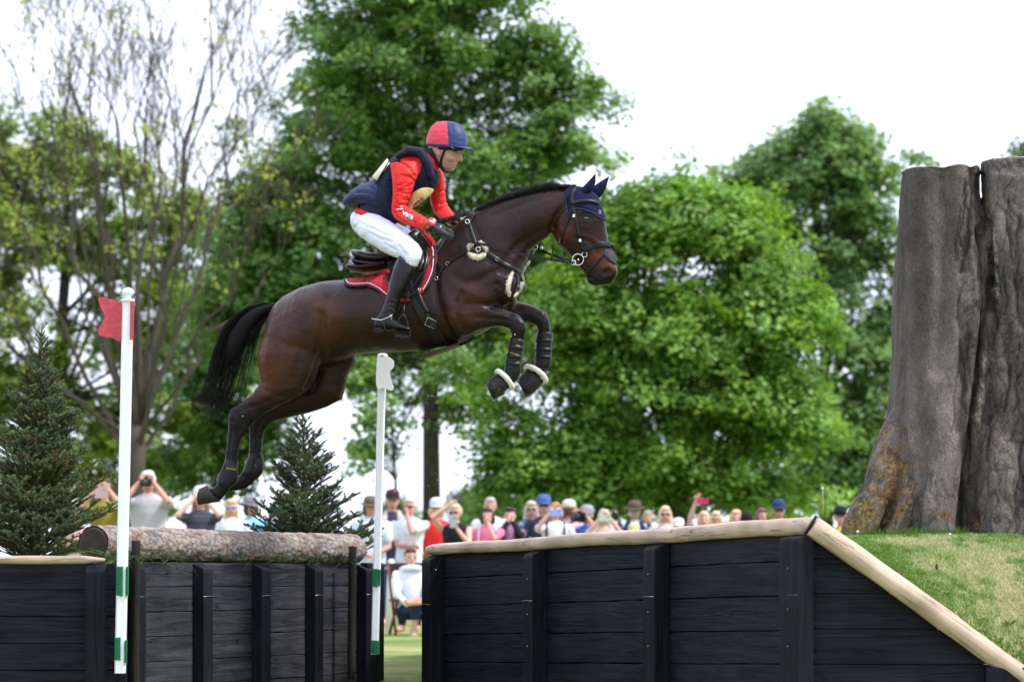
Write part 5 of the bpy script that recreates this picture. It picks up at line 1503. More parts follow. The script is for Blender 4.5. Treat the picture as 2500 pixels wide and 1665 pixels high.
mb = MB(); mb.tube([PX(1306, 598, Y0 - .02), PX(1300, 625, Y0 - .06), PX(1290, 650, Y0 - .10), PX(1272, 668, Y0 - .14)], .0055, n=6, flat=.4); mb.put('martingale_fork', M_LEATHER, BP)
mb = MB(); mb.tube([PX(1266, 668, Y0 - .17), PX(1280, 655, Y0 - .14), PX(1292, 640, Y0 - .10)], [.009, .012, .008], n=8, round_ends=True); mb.put('sheepskin_pad', M_SHEEP, BP)
mb = MB(); mb.tube([PX(x, y, Y0 - .16) for x, y in ((1262, 652), (1282, 640), (1285, 648), (1292, 662), (1298, 655), (1296, 640), (1302, 622))], .003, n=5); mb.put('loose_end', M_LEATHER, BP)
mb = MB(); ring(PX(1307, 604, Y0 - .03), .014, .003, mb, n=18); ring(PX(1322, 606, Y0 - .04), .010, .003, mb, n=16, sx=.7); mb.put('ring', M_STEEL, BP)

# ------------------------------------------------------------------ leg boots
def shell(name, rows, off, m, parent, grow=1.0, n=24):
    mb = MB(); rings = [xring(r[0], r[1], r[2] * grow, off, n=n) for r in rows]; mb.rings(rings); return mb.put(name, m, parent)
M_BOOTPL = mat('black_tendon_boot', (.007, .0075, .011), .42, .3, bump=[(60, .3), (300, .2)])
def leg_boot(label, rows, off, straps, logo=None):
    r = thing('leg_boot', label, 'horse boot', HP(*rows[1][0], off), 'black boots on the horse front legs')
    o = shell('shell', rows, off, M_BOOTPL, r, n=28)
    for (a, b) in straps:
        mb = MB(); mb.rings([xring(a, b, rows[2][2] + .002, off, n=28), xring((a[0] - 1, a[1] + 9), (b[0] - 1, b[1] + 9), rows[2][2] + .004, off, n=28)], cap=False)
        mb.put('strap', M_BOOTPL, r, solid=.002)
    return r, o
ra_, oa = leg_boot('black tendon boot with small gold emblem on the near front leg', [((1280, 830), (1247, 824), .040), ((1279, 836), (1245, 831), .042), ((1275, 865), (1240, 860), .040), ((1272, 890), (1234, 884), .041), ((1272, 908), (1232, 897), .043), ((1264, 926), (1233, 910), .041), ((1256, 934), (1238, 922), .036)], -.155, [((1278, 846), (1242, 843)), ((1274, 868), (1238, 864)), ((1272, 886), (1235, 882))])
rb2, ob = leg_boot('glossy black tendon boot on the far front leg', [((1348, 811), (1312, 809), .040), ((1349, 818), (1310, 816), .043), ((1347, 845), (1308, 843), .041), ((1346, 872), (1306, 870), .041), ((1345, 890), (1305, 888), .044), ((1341, 901), (1310, 897), .041), ((1330, 908), (1312, 902), .034)], .155, [((1348, 828), (1308, 826)), ((1347, 850), (1307, 848)), ((1346, 868), (1306, 866))])
c = HP(1264, 842, -.155 - .045); M_GOLD = mat('gold_emblem', (.55, .26, .05), .4, .5, metallic=.4)
mb = MB()
for dx, h in ((-4.6, 3.2), (-2.4, 4.2), (0, 6), (2.4, 4.2), (4.6, 3.2)):
    a = PX(1264 + dx - 1.2, 845.5, c.y - .003); b = PX(1264 + dx + 1.2, 845.5, c.y - .003); t = PX(1264 + dx, 845.5 - h, c.y - .003); k = Vector((0, .006, 0))
    mb.add([a, b, t, a + k, b + k, t + k], [(0, 1, 2), (5, 4, 3), (0, 3, 4, 1), (1, 4, 5, 2), (2, 5, 3, 0)])
mb.put('emblem', M_GOLD, ra_, smooth=False)
mb = MB(); mb.tube([PX(1245, 861, c.y - .004), PX(1268, 867, c.y - .004)], .0018, n=4); mb.put('emblem', M_GOLD, ra_); mb = MB(); mb.ellipsoid(PX(1265.5, 885, c.y - .002), .005, .003, .006, 8, 6); mb.put('emblem', M_GOLD, ra_)
M_BELL = mat('black_bell_boot', (.016, .013, .013), .55, .4, bump=[(50, .5)])
def bell(label, rows, off, fl, flr):
    r = thing('bell_boot', label, 'bell boot', HP(*rows[0][0], off), 'overreach boots with white fleece')
    shell('cuff', rows, off, M_BELL, r)
    mb = MB(); A, B, w = fl; P = []
    C_ = (HP(*A, off) + HP(*B, off)) / 2; U = (HP(*A, off) - HP(*B, off)) / 2
    W_ = Vector(SIDE) * w + (flr or Vector((0, 0, 0)))
    P = [C_ + U * math.cos(a) + W_ * math.sin(a) for a in [2 * math.pi * i / 30 for i in range(31)]]
    mb.tube(P, .0165, n=10)
    rr = random.Random(3); base = list(mb.v)
    mb.v = [(x + rr.gauss(0, .0014), y + rr.gauss(0, .0014), z + rr.gauss(0, .0014)) for x, y, z in mb.v]
    mb.put('fleece_ring', mat('white_fleece', (.74, .72, .66), 1, .05, sheen=.4, bump=[(150, 1.0), (420, .8)]), r)
bell('black overreach boot with white fleece rim on the near front hoof', [((1246, 940), (1219, 912), .042), ((1236, 953), (1207, 917), .052), ((1222, 964), (1196, 926), .06), ((1212, 972), (1192, 934), .063)], -.155, ((1250, 944), (1214, 908), .046), Vector((-.008, 0, -.020)))
bell('black overreach boot with white fleece rim on the far front hoof', [((1328, 930), (1292, 900), .042), ((1318, 944), (1277, 910), .054), ((1306, 956), (1268, 920), .061), ((1293, 966), (1264, 930), .064)], .155, ((1332, 928), (1284, 898), .046), Vector((-.010, 0, -.026)))
def hind_boot(label, rows, off, gold):
    r = thing('leg_boot', label, 'horse boot', HP(*rows[0][0], off), 'short black boots on the horse hind legs')
    shell('shell', rows, off, M_BOOTPL, r)
    if gold:
        mb = MB(); mb.rings([xring((550, 1140), (580, 1144), .037, off, n=24), xring((548, 1145), (580, 1149), .038, off, n=24)], cap=False); mb.put('trim', mat('muddy_gold_trim', (.22, .13, .04), .8, bump=(300, 1)), r, solid=.003)
hind_boot('short black fetlock boot with muddy gold trim on the near hind leg', [((551, 1122), (581, 1126), .033), ((547, 1143), (581, 1146), .036), ((534, 1162), (580, 1166), .041), ((532, 1176), (571, 1184), .038), ((533, 1184), (560, 1194), .033)], -.145, True)
hind_boot('short black fetlock boot on the far hind leg', [((608, 1106), (641, 1110), .033), ((602, 1126), (644, 1130), .037), ((594, 1148), (641, 1154), .041), ((588, 1158), (626, 1172), .037)], .145, False)
# ------------------------------------------------------------------ saddle pad, saddle, girth, stirrup
PD = thing('saddle_pad', 'quilted red saddle pad with white and navy piping on the horse back', 'saddle pad', HP(950, 660))
topl = [(842, 684), (870, 677), (905, 670), (940, 661), (980, 643), (1012, 610), (1035, 566)]
botl = [(843, 690), (851, 700), (872, 702), (896, 700), (921, 710), (943, 727), (960, 742), (1000, 745), (1036, 712), (1052, 685), (1064, 650), (1065, 610), (1052, 580), (1040, 566)]
frontl = [(1036, 712), (1052, 685), (1064, 650), (1065, 610), (1052, 580), (1037, 564)]
backl = [(841, 684), (843, 692), (851, 700)]
M_PAD = mat('quilted_red_cloth', (.50, .020, .035), .8, .15, bump=[(300, .5)], sheen=.1)
mbp = patch([(842, 684), (870, 677), (905, 669), (940, 660), (980, 641), (1010, 610), (1036, 564)], [(846, 698), (872, 702), (896, 700), (921, 710), (950, 735), (1005, 735), (1036, 712)], 46, 16, .010, mirrored=True)
mbp = patch([(1010, 612), (1020, 640), (1020, 680), (1034, 712)], [(1037, 564), (1064, 605), (1065, 650), (1036, 712)], 24, 10, .0105, mb=mbp, mirrored=True)
o = mbp.put('cloth', M_PAD, PD, solid=.008)
# quilting seams
edge = [(842, 686), (846, 697), (858, 702), (880, 702), (900, 701), (921, 710), (943, 727), (955, 739)]
def cord(pl, r, off, m, name, parent, n=40, mirrored=False):
    P = [drape_pt(x, y, off) for x, y in resample(pl, n)]
    good = [p for p in P if p is not None]
    if len(good) > 2:
        mb = MB(); mb.tube(good, r, n=6); mb.put(name, m, parent)
        if mirrored: mb = MB(); mb.tube([mirror(p) for p in good], r, n=6); mb.put(name, m, parent)
M_WPIP = mat('white_piping', (.72, .66, .70), .6); M_NPIP = mat('navy_binding', (.010, .012, .040), .7)
cord([(x, y - 1.5) for x, y in edge], .0062, .016, M_NPIP, 'binding', PD, mirrored=True)
cord([(x + 2.5, y - 6.5) for x, y in edge], .0036, .019, M_WPIP, 'piping', PD, mirrored=True)
fe = [(1039, 710), (1053, 685), (1064, 650), (1065, 612), (1054, 583), (1038, 564)]
cord(fe, .0066, .016, M_NPIP, 'binding', PD, mirrored=True)
cord([(x - 5.5, y + .5) for x, y in fe], .0036, .019, M_WPIP, 'piping', PD, mirrored=True)
for i in range(9):
    x = 862 + i * 10.5
    cord([(x + 3, 672 + .0 * i), (x, 690), (x - 2, min(698 + max(0, (i - 4)) * 6, 722))], .0012, .0148, mat('dark_red_seam', (.25, .008, .015), .8) if i == 0 else bpy.data.materials['dark_red_seam'], 'seam', PD, 12)
mb = MB(); p = drape_pt(1026, 708, .02); mb.tube([p + Vector(v) for v in ((-.008, 0, .006), (.006, 0, .009), (.009, 0, -.006), (-.005, 0, -.009), (-.008, 0, .006))], .0022, n=5); mb.put('pad_ring', M_STEEL, PD)

SD = thing('saddle', 'dark brown leather jumping saddle with high cantle under the rider', 'saddle', HP(940, 640))
mb = MB()
xloft(mb, [((858, 611), (866, 622), .06), ((868, 610), (872, 633), .13), ((885, 612), (890, 640), .155), ((905, 617), (908, 646), .15), ((930, 619), (935, 646), .13), ((955, 612), (962, 640), .11), ((978, 596), (990, 624), .09), ((994, 574), (1014, 606), .075), ((1006, 562), (1030, 592), .06), ((1015, 557), (1036, 580), .03)], n=28)
me = fuse(mb, .008, 3); put('seat', me, M_BROWNLEATHER, SD)
mb = MB()
xloft(mb, [((858, 628), (866, 640), .08), ((868, 630), (875, 651), .145), ((900, 637), (905, 655), .15), ((935, 640), (940, 655), .14)], n=24)
me = fuse(mb, .008, 3); put('panel', me, M_BROWNLEATHER, SD)
mb = MB(); xloft(mb, [((847, 649), (849, 656), .06), ((858, 646), (862, 663), .15), ((885, 648), (888, 667), .185), ((915, 646), (918, 664), .19), ((945, 640), (950, 655), .17)], n=24)
put('rear_panel', fuse(mb, .008, 3), M_LEATHER, SD)
# flap with knee block
mb = patch([(940, 640), (960, 634), (985, 618), (1003, 590), (1018, 572)], [(948, 672), (955, 700), (975, 727), (1010, 725), (1032, 690)], 22, 16, .020); 
mb = patch([(1018, 572), (1012, 610), (1000, 660), (1012, 724)], [(1026, 566), (1048, 598), (1050, 640), (1030, 700)], 22, 8, .021, mb=mb)
mb.put('flap', M_LEATHER, SD, solid=.007)
for i, (pl, r) in enumerate((([(1002, 572), (1020, 584), (1033, 604), (1037, 632), (1030, 662)], .016), ([(1008, 566), (1028, 578), (1042, 598), (1047, 628), (1040, 660)], .012))):
    P = [drape_pt(x, y, .034) for x, y in resample(pl, 20)]; mb = MB(); mb.tube([p for p in P if p], [r * v for v in np.interp(np.linspace(0, 1, len([p for p in P if p])), [0, .2, .8, 1], [.5, 1, 1, .5])], n=12, round_ends=True); mb.put('knee_roll', M_BROWNLEATHER, SD)
mb = MB(); P = [drape_pt(x, y, .03) for x, y in resample([(952, 660), (946, 670), (950, 690), (958, 705)], 10)]; mb.tube([p for p in P if p], .009, n=8, round_ends=True); mb.put('keeper', M_BROWNLEATHER, SD)
mb = MB(); P = [drape_pt(x, y, .022) for x, y in resample([(932, 650), (910, 668), (895, 684), (886, 694)], 14)]; mb.tube([p for p in P if p], .0016, n=5); mb.put('cord', M_LEATHER, SD)
tack('girth', strap([(1010, 700), (1018, 740), (1040, 780), (1062, 812), (1078, 838)], 26, .012, nv=6), parent=SD, solid=.008)
tack('girth_strap', strap([(1022, 718), (1034, 745), (1046, 765)], 10, .018), parent=SD)
mb = MB(); p = drape_pt(1054, 788, .026); R3 = Matrix.Rotation(.42, 3, 'Y')
mb.tube([p + R3 @ Vector(v) for v in ((-.032, 0, -.024), (.030, 0, -.024), (.030, 0, .024), (-.032, 0, .024), (-.032, 0, -.024))], .0032, n=5); mb.put('buckle', M_STEEL, SD)
mb = MB(); mb.box(p - R3 @ Vector((-.012, -.004, -.0)), R3 @ Vector((.016, 0, 0)), (0, .004, 0), R3 @ Vector((0, 0, .018))); mb.put('girth_tab', M_LEATHER, SD, smooth=False, bevel=.004)
tack('stud_guard', strap([(1060, 812), (1075, 830), (1100, 842), (1130, 838), (1160, 822)], 9, .008), parent=SD)
mb = MB()      # belly flap of the girth
ring_a = [HP(1020, 855, -.17), HP(1020, 862, 0), HP(1020, 855, .17)]; ring_b = [HP(1022, 868, -.15), HP(1024, 878, 0), HP(1024, 870, .15)]; ring_c = [HP(1060, 856, -.16), HP(1062, 867, 0), HP(1060, 858, .16)]; ring_d = [HP(1120, 839, -.12), HP(1122, 846, 0), HP(1120, 840, .12)]
vs = ring_b + ring_c + ring_d; mb.add(vs, [(0, 1, 4, 3), (1, 2, 5, 4), (3, 4, 7, 6), (4, 5, 8, 7)]); mb.put('belly_flap', mat('olive_belly_flap', (.065, .060, .035), .6), SD, solid=.006)
YST = Y0 + hd(975) - .415
mb = MB()
for a, b in (((1000, 716), (986, 742)), ((986, 742), (985, 772))): mb.tube([PX(*a, YST + .02), PX(*b, YST)], .0085, n=8, flat=.35)
mb.put('stirrup_leather', M_LEATHER, SD)
mb = MB()
P = [PX(x, y, YST - .0) for x, y in resample([(985, 768), (974, 780), (966, 800), (963, 818), (972, 828), (992, 830), (1000, 822), (997, 802), (992, 782), (985, 768)], 40)]
mb.tube(P, .0078, n=8); o = mb.put('stirrup_iron', M_LEATHER, SD)
mb = MB(); mb.box(PX(982, 822, YST + .02), (.040, 0, -.004), (0, .055, 0), (0, 0, .011)); mb.put('stirrup_tread', M_LEATHER, SD, smooth=False, bevel=.003)

# ------------------------------------------------------------------ rider
RD = thing('person', 'rider in red shirt, navy body protector and white breeches, crouched forward holding the reins', 'person', HP(950, 616))
M_SKIN = mat('skin', (.52, .27, .19), .5, .35, sss=.08, bump=(180, .15), vary=(25, (.44, .20, .14), .2))
M_RED = mat('red_jersey', (.72, .018, .014), .55, .3, bump=[(26, .35), (500, .2)])
M_VEST = mat('navy_body_protector', (.012, .017, .045), .75, .25, bump=[(30, .35), (400, .3)])
M_WHITEB = mat('white_breeches', (.74, .76, .86), .75, .2, bump=[(16, .30), (400, .15)])
M_GLOVE = mat('black_glove', (.018, .020, .024), .55, .4, bump=(200, .5))
M_BOOTL = mat('polished_black_boot', (.004, .0045, .006), .28, .35, bump=(24, .12))
M_BLACKSTRAP = mat('black_webbing', (.008, .008, .010), .7)
def tapered(mb, pts, radii, n=14, flat=1.0): return mb.tube(pts, radii, n=n, round_ends=True, flat=flat)
# arm joints
RS = HP(988, 415, -.17); RE = HP(979, 514, -.25); RW = HP(1042, 551, -.30); RHd = PX(1078, 565, Y0 - .33)
LS = HP(1062, 425, .17); LE = HP(1074, 502, .22); LW = PX(1100, 536, Y0 + .09)
RHIP = HP(900, 552, -.11); RKN = HP(1002, 618, -.335); RAN = HP(944, 772, -.39); 
# body: one continuous figure under the clothes
bb = MB()
xloft(bb, [((878, 525), (884, 550), .08), ((898, 510), (925, 545), .11), ((934, 460), (975, 512), .12), ((960, 418), (1015, 462), .125), ((992, 393), (1045, 430), .12), ((1025, 382), (1056, 410), .08), ((1043, 374), (1065, 402), .052), ((1052, 362), (1076, 398), .055)], n=24)
tapered(bb, [RS, RS.lerp(RE, .5), RE, RE.lerp(RW, .5), RW], [.036, .034, .030, .026, .022])
tapered(bb, [LS, LS.lerp(LE, .5), LE, LE.lerp(LW, .5), LW], [.026, .022, .020, .018, .014])
for s in (-1, 1):
    f = (lambda p: p) if s < 0 else mirror
    tapered(bb, [f(RHIP), f(RHIP.lerp(RKN, .5)), f(RKN)], [.060, .050, .036]); tapered(bb, [f(RKN), f(HP(975, 690, -.37)), f(RAN)], [.034, .032, .022]); tapered(bb, [f(RAN), f(HP(940, 795, -.405)), f(HP(980, 800, -.415))], [.02, .018, .014])
# head
HYAW = .0
xloft(bb, [((1052, 330), (1116, 330), .068), ((1047, 345), (1124, 348), .076), ((1046, 360), (1127, 362), .078), ((1049, 374), (1122, 374), .075), ((1054, 385), (1118, 387), .071), ((1062, 397), (1115, 396), .062), ((1070, 406), (1112, 406), .050), ((1078, 413), (1108, 414), .036), ((1088, 417), (1102, 419), .018)], n=28)
bb.tube([HP(1120, 368, 0), HP(1123, 382, 0), HP(1124.5, 390, 0)], [.010, .013, .015], n=10, round_ends=True)      # nose
bb.ellipsoid(HP(1116, 392, -.012), .012, .010, .009); bb.ellipsoid(HP(1116, 392, .012), .012, .010, .009)
bb.ellipsoid(HP(1110.5, 402, 0), .012, .024, .006); bb.ellipsoid(HP(1108.5, 408, 0), .012, .021, .0065); bb.ellipsoid(HP(1103, 414, 0), .014, .020, .011)
bb.ellipsoid(HP(1117, 363, 0), .016, .055, .010)      # brow
bb.ellipsoid(HP(1100, 386, -.050), .03, .022, .024); bb.ellipsoid(HP(1100, 386, .050), .03, .022, .024)   # cheeks
me = fuse(bb, .0048, 3)
V = get_v(me); N = get_n(me); Q = to_px(V); sidev = np.abs((V - np.array(HP(950, 400, 0))) @ np.array(SIDE))
D = np.zeros(len(V)); face = (Q[:, 1] < 425) & (Q[:, 0] > 1078)
for (x, y, dep, sx, sy) in ((1112, 375, .010, 7, 3.0), (1112, 381, .003, 7, 3), (1112.5, 405, .004, 6, 1.1), (1108, 411, .004, 5, 1.6), (1101, 398, .003, 2, 8)):
    D += np.where(face & (sidev > .006 if y < 390 else face), dep * np.exp(-((Q[:, 0] - x) / sx) ** 2 - ((Q[:, 1] - y) / sy) ** 2), 0)
V = V - N * D[:, None]; set_v(me, V)
C = np.tile(np.array((.50, .265, .20)), (len(V), 1))
w = np.exp(-(((Q[:, 0] - 1096) / 16) ** 2 + ((Q[:, 1] - 404) / 14) ** 2)); C = C * (1 - .5 * w[:, None]) + np.array((.26, .17, .14)) * (.5 * w[:, None])   # stubble
w = np.exp(-(((Q[:, 0] - 1111) / 5) ** 2 + ((Q[:, 1] - 405) / 3) ** 2)); C = C * (1 - .6 * w[:, None]) + np.array((.42, .13, .12)) * (.6 * w[:, None])
w = np.exp(-(((Q[:, 0] - 1118) / 4) ** 2 + ((Q[:, 1] - 391) / 4) ** 2)) + .6 * np.exp(-(((Q[:, 0] - 1100) / 8) ** 2 + ((Q[:, 1] - 385) / 6) ** 2)); w = np.clip(w, 0, 1) * .35; C = C * (1 - w[:, None]) + np.array((.52, .16, .13)) * w[:, None]
set_col(me, C)
M_FACE = mat('tanned_skin', rough=.5, spec=.35, tint=True, sss=.06, bump=(260, .2))
put('body', me, M_FACE, RD)
HEADB = BVHTree.FromPolygons([Vector(v) for v in V], [tuple(p.vertices) for p in me.polygons])
def on_head(x, y, off=0.0):
    d = (PX(x, y, Y0) - CAMP).normalized(); h = HEADB.ray_cast(CAMP, d, 60)
    return (h[0] - d * off) if h[0] is not None else HP(x, y, -.05)
p = on_head(1113, 374.5, -.004)
mb = MB(); mb.ellipsoid(p, .009, .007, .0055, 12, 8); mb.put('eyeball', mat('eye_white', (.45, .42, .40), .2), RD)
mb = MB(); mb.ellipsoid(p + Vector((.005, -.003, -.0003)), .0042, .0045, .0042, 10, 8); mb.put('iris', mat('dark_iris', (.012, .010, .010), .1, .8), RD)
mb = MB(); mb.tube([on_head(x, y, .001) for x, y in ((1106, 371), (1111, 369.2), (1117, 370))], [.002, .0045, .0025], n=5); mb.put('eyebrow', mat('dark_brow_hair', (.03, .02, .015), .8), RD)
mb = MB(); mb.tube([on_head(x, y, .0015) for x, y in ((1107, 374.5), (1112, 372.4), (1118, 374))], [.001, .0018, .001], n=5); mb.put('eyelid', M_SKIN, RD)
c = on_head(1070, 371, .004); mb = MB(); P = [c + Vector((x, 0, z)) for x, z in ((.004, -.028), (-.010, -.010), (-.016, .012), (-.006, .028), (.010, .026), (.014, .010), (.006, -.004), (.004, -.028))]
mb.tube([Vector(q) for q in resample([tuple(v) for v in P], 24)], .0052, n=8); mb.ellipsoid(c + Vector((0, .004, 0)), .012, .005, .022); mb.ellipsoid(c + Vector((.003, -.001, -.020)), .007, .006, .009)
put('ear', fuse(mb, .0035, 3), M_SKIN, RD)
# hair visible under the helmet
# shirt: torso, both sleeves, stand-up collar
sm = MB()
xloft(sm, [((874, 512), (882, 532), .14), ((888, 505), (935, 548), .15), ((925, 448), (985, 524), .148), ((950, 406), (1025, 474), .158), ((983, 380), (1054, 442), .158), ((1016, 370), (1066, 424), .115), ((1038, 367), (1072, 412), .070), ((1047, 372), (1073, 405), .062), ((1051, 370), (1074, 401), .061)], n=28)
xloft(sm, [((952, 400), (1018, 395), .055, 0, -.17), ((956, 425), (1021, 424), .058, 0, -.205), ((959, 455), (1009, 458), .056, 0, -.225), ((959, 485), (998, 490), .052, 0, -.24), ((956, 505), (993, 503), .050, 0, -.25), ((957, 522), (997, 506), .048, 0, -.255), ((965, 535), (1004, 509), .047, 0, -.26), ((985, 546), (1015, 517), .043, 0, -.275), ((1008, 554), (1032, 527), .038, 0, -.29), ((1028, 561), (1046, 536), .034, 0, -.30), ((1036, 562), (1050, 540), .030, 0, -.305)], n=24)
xloft(sm, [((1056, 400), (1078, 416), .05, 0, .14), ((1062, 430), (1084, 436), .052, 0, .18), ((1058, 455), (1086, 458), .050, 0, .20), ((1050, 480), (1087, 480), .046, 0, .215), ((1051, 498), (1093, 500), .044, 0, .22), ((1060, 520), (1102, 514), .040, 0, .20), ((1076, 538), (1110, 524), .034, 0, .12), ((1094, 546), (1119, 533), .030, 0, .06)], n=24)
sme = fuse(sm, .0058, 3)
V = get_v(sme); N = get_n(sme); Q = to_px(V); D = np.zeros(len(V))
rw = random.Random(12)
for _ in range(26):     # creases of the close-fitting cloth
    x = rw.uniform(962, 1005); y = rw.uniform(425, 520); l = rw.uniform(12, 30); a = rw.uniform(-.5, .5) + (0.5 if y > 480 else 0)
    d = seg_dist(Q, [(x, y), (x + l * math.cos(a), y + l * math.sin(a))]); D += .0032 * np.exp(-d * d / 5)
for pl in ([(965, 497), (985, 502), (996, 500)], [(964, 508), (982, 512), (995, 508)], [(962, 519), (985, 517)], [(1000, 520), (995, 540)], [(1075, 500), (1092, 492)], [(1072, 510), (1096, 502)], [(1068, 470), (1085, 466)], [(1000, 430), (1015, 445)], [(975, 395), (1000, 410), (1012, 430)]):
    d = seg_dist(Q, pl); D += .006 * np.exp(-d * d / 6)
set_v(sme, V - N * (1.6 * D * (N[:, 1] < .3))[:, None])
put('shirt', sme, M_RED, RD)
SHB = BVHTree.FromPolygons([Vector(v) for v in get_v(sme)], [tuple(p.vertices) for p in sme.polygons])
# body protector
vm = MB()
xloft(vm, [((880, 505), (955, 550), .155), ((896, 470), (975, 542), .165), ((914, 440), (990, 520), .17), ((932, 416), (1008, 492), .168), ((948, 393), (1034, 480), .168), ((968, 377), (1058, 462), .160), ((990, 369), (1070, 446), .145), ((1015, 364), (1072, 428), .105), ((1036, 361), (1066, 412), .078), ((1042, 364), (1060, 405), .070)], n=32)
for s in (-1, 1):     # shoulder straps of the vest
    vm.tube([HP(975, 382, s * .13), HP(1000, 368, s * .145), HP(1026, 372, s * .14), HP(1046, 400, s * .13), HP(1052, 430, s * .125)], [.026, .032, .032, .030, .026], n=12, round_ends=True)
vme = fuse(vm, .007, 4)
V = get_v(vme); N = get_n(vme); Q = to_px(V); D = np.zeros(len(V))
for pl in ([(915, 446), (945, 470), (962, 500), (968, 530)], [(895, 478), (930, 500), (950, 540)], [(950, 400), (955, 440), (958, 480)], [(1048, 420), (1045, 450), (1052, 462)], [(880, 495), (920, 510)]):
    d = seg_dist(Q, pl); D += .008 * np.exp(-d * d / 12)
# armhole: let the sleeve come out
sh = ((Q[:, 0] - 990) / 34) ** 2 + ((Q[:, 1] - 418) / 40) ** 2
D += np.where((N @ np.array(SIDE) < -.1), .055 * np.exp(-sh * 1.6), 0)
set_v(vme, V - N * D[:, None])
put('body_protector', vme, M_VEST, RD)
VSB = BVHTree.FromPolygons([Vector(v) for v in get_v(vme)], [tuple(p.vertices) for p in vme.polygons])
tm = MB()     # bulging tail of the inflatable vest
xloft(tm, [((922, 436), (965, 520), .165), ((905, 444), (940, 526), .168), ((885, 450), (918, 520), .165), ((868, 462), (892, 512), .15), ((853, 476), (870, 508), .125), ((842, 488), (854, 507), .09), ((838, 496), (844, 505), .04)], n=28)
tme = fuse(tm, .007, 4); V = get_v(tme); N = get_n(tme); Q = to_px(V); D = np.zeros(len(V))
for pl in ([(870, 470), (900, 470), (925, 480)], [(860, 490), (890, 488), (915, 500)], [(900, 455), (925, 475), (940, 500)], [(880, 505), (905, 500)]):
    d = seg_dist(Q, pl); D += .007 * np.exp(-d * d / 14)
set_v(tme, V - N * D[:, None]); put('vest_tail', tme, mat('navy_vest_shell', (.022, .030, .085), .6, .3, bump=[(24, .5), (300, .2)]), RD)
def patch_on(bvh, A, B, nu, nv, off, name, m, parent, solid=.002, smooth=True):
    mb = patch(A, B, nu, nv, off, bvh=bvh); return mb.put(name, m, parent, solid=solid, smooth=smooth)
M_BIB = mat('yellow_number_bib', (.78, .60, .25), .6, .25, bump=(40, .3), vary=(14, (.40, .28, .10), .15))
mb = MB(); a, b, c_, d_ = PX(1003, 474, Y0 - .20), PX(1040, 458, Y0 - .205), PX(1064, 461, Y0 - .12), PX(1006, 514, Y0 - .20)
rows = [[(1003, 472), (1022, 462), (1036, 456), (1064, 461)], [(1000, 486), (1020, 474), (1036, 468), (1058, 470)], [(996, 500), (1014, 492), (1030, 484), (1046, 482)], [(995, 506), (1004, 513), (1018, 503), (1038, 488)]]
offs = [(-.18, -.195, -.19, -.11), (-.18, -.2, -.19, -.12), (-.18, -.2, -.19, -.14), (-.18, -.195, -.18, -.15)]
vs = [HP(x, y, o) for r_, oo in zip(rows, offs) for (x, y), o in zip(r_, oo)]
mb.add(vs, [(i * 4 + j, i * 4 + j + 1, i * 4 + j + 5, i * 4 + j + 4) for i in range(3) for j in range(3)])
bib = mb.put('number_bib', M_BIB, RD, solid=.006, subsurf=2)
def text_mesh(s, name='txt', bold=0.0, font_sp=1.0):
    cu = bpy.data.curves.new(name, 'FONT'); cu.body = s; cu.size = 1.0; cu.offset = bold; cu.space_character = font_sp; cu.resolution_u = 3
    o = bpy.data.objects.new(name, cu); COL.objects.link(o)
    dg = bpy.context.evaluated_depsgraph_get(); me = bpy.data.meshes.new_from_object(o.evaluated_get(dg))
    bpy.data.objects.remove(o); bpy.data.curves.remove(cu)
    return me
def write_on(s, proj, u0, du, dv, m, name, parent, bold=.02, sp=1.0):
    """letters laid on a surface: proj(px,py)->3D ; u0 baseline start, du,dv per em in photo px"""
    me = text_mesh(s, bold=bold, font_sp=sp)
    for v in me.vertices:
        x, y = v.co.x, v.co.y
        v.co = proj(u0[0] + du[0] * x + dv[0] * y, u0[1] + du[1] * x + dv[1] * y)
    o = put(name, me, m, parent, smooth=False)
    md = o.modifiers.new('s', 'SOLIDIFY'); md.thickness = .0012; md.offset = 0
    return o
def on_sleeve(x, y):
    d = (PX(x, y, Y0) - CAMP).normalized(); h = SHB.ray_cast(CAMP, d, 60)
    return (h[0] - d * .002) if h[0] is not None else HP(x, y, -.30)
M_PRINT = mat('white_print', (.80, .72, .74), .6); M_PRINT2 = mat('pale_red_print', (.72, .22, .20), .6); M_DKRED = mat('dark_red_number', (.16, .02, .03), .7)
write_on('VMB', on_sleeve, (980.5, 524.5), (13.2, 6.6), (4.8, -13.5), M_PRINT, 'sleeve_print', RD, bold=.045, sp=1.02)
write_on('AANNEMINGEN', on_sleeve, (974.0, 526.5), (4.55, 2.75), (1.9, -3.6), M_PRINT2, 'sleeve_print', RD, bold=.02, sp=1.1)
for pl, w in (([(967.8, 512.5), (974, 511), (984.5, 510.5)], 4.2), ([(978, 504.5), (982.5, 503.5)], 2.6)):
    P = [on_sleeve(x, y) for x, y in resample(pl, 8)]; mb = MB(); mb.tube(P, [w / 2 / 388 * k for k in (.55, .85, 1, 1, 1, 1, .9, .6)], n=6, flat=1); mb.put('sleeve_emblem', M_PRINT, RD)
for pl in ([(1018, 540), (1032, 545)], [(1030, 536), (1024, 549)], [(1017, 545), (1021, 547)], [(1031, 540), (1033, 542)]):
    mb = MB(); mb.tube([on_sleeve(x, y) for x, y in pl], .0014, n=4); mb.put('sleeve_emblem', M_PRINT2, RD)
def on_bib(x, y): return HP(x, y, -.205)
write_on('126', on_bib, (1018, 507), (13.0, -14.0), (-10.5, -9.5), M_DKRED, 'bib_number', RD, bold=.03)
mb = MB(); mb.tube([HP(x, y, -.205) for x, y in ((1009, 506), (1015, 497), (1024, 490))], [.003, .005, .002], n=6); mb.put('bib_emblem', M_BLACKSTRAP, RD)
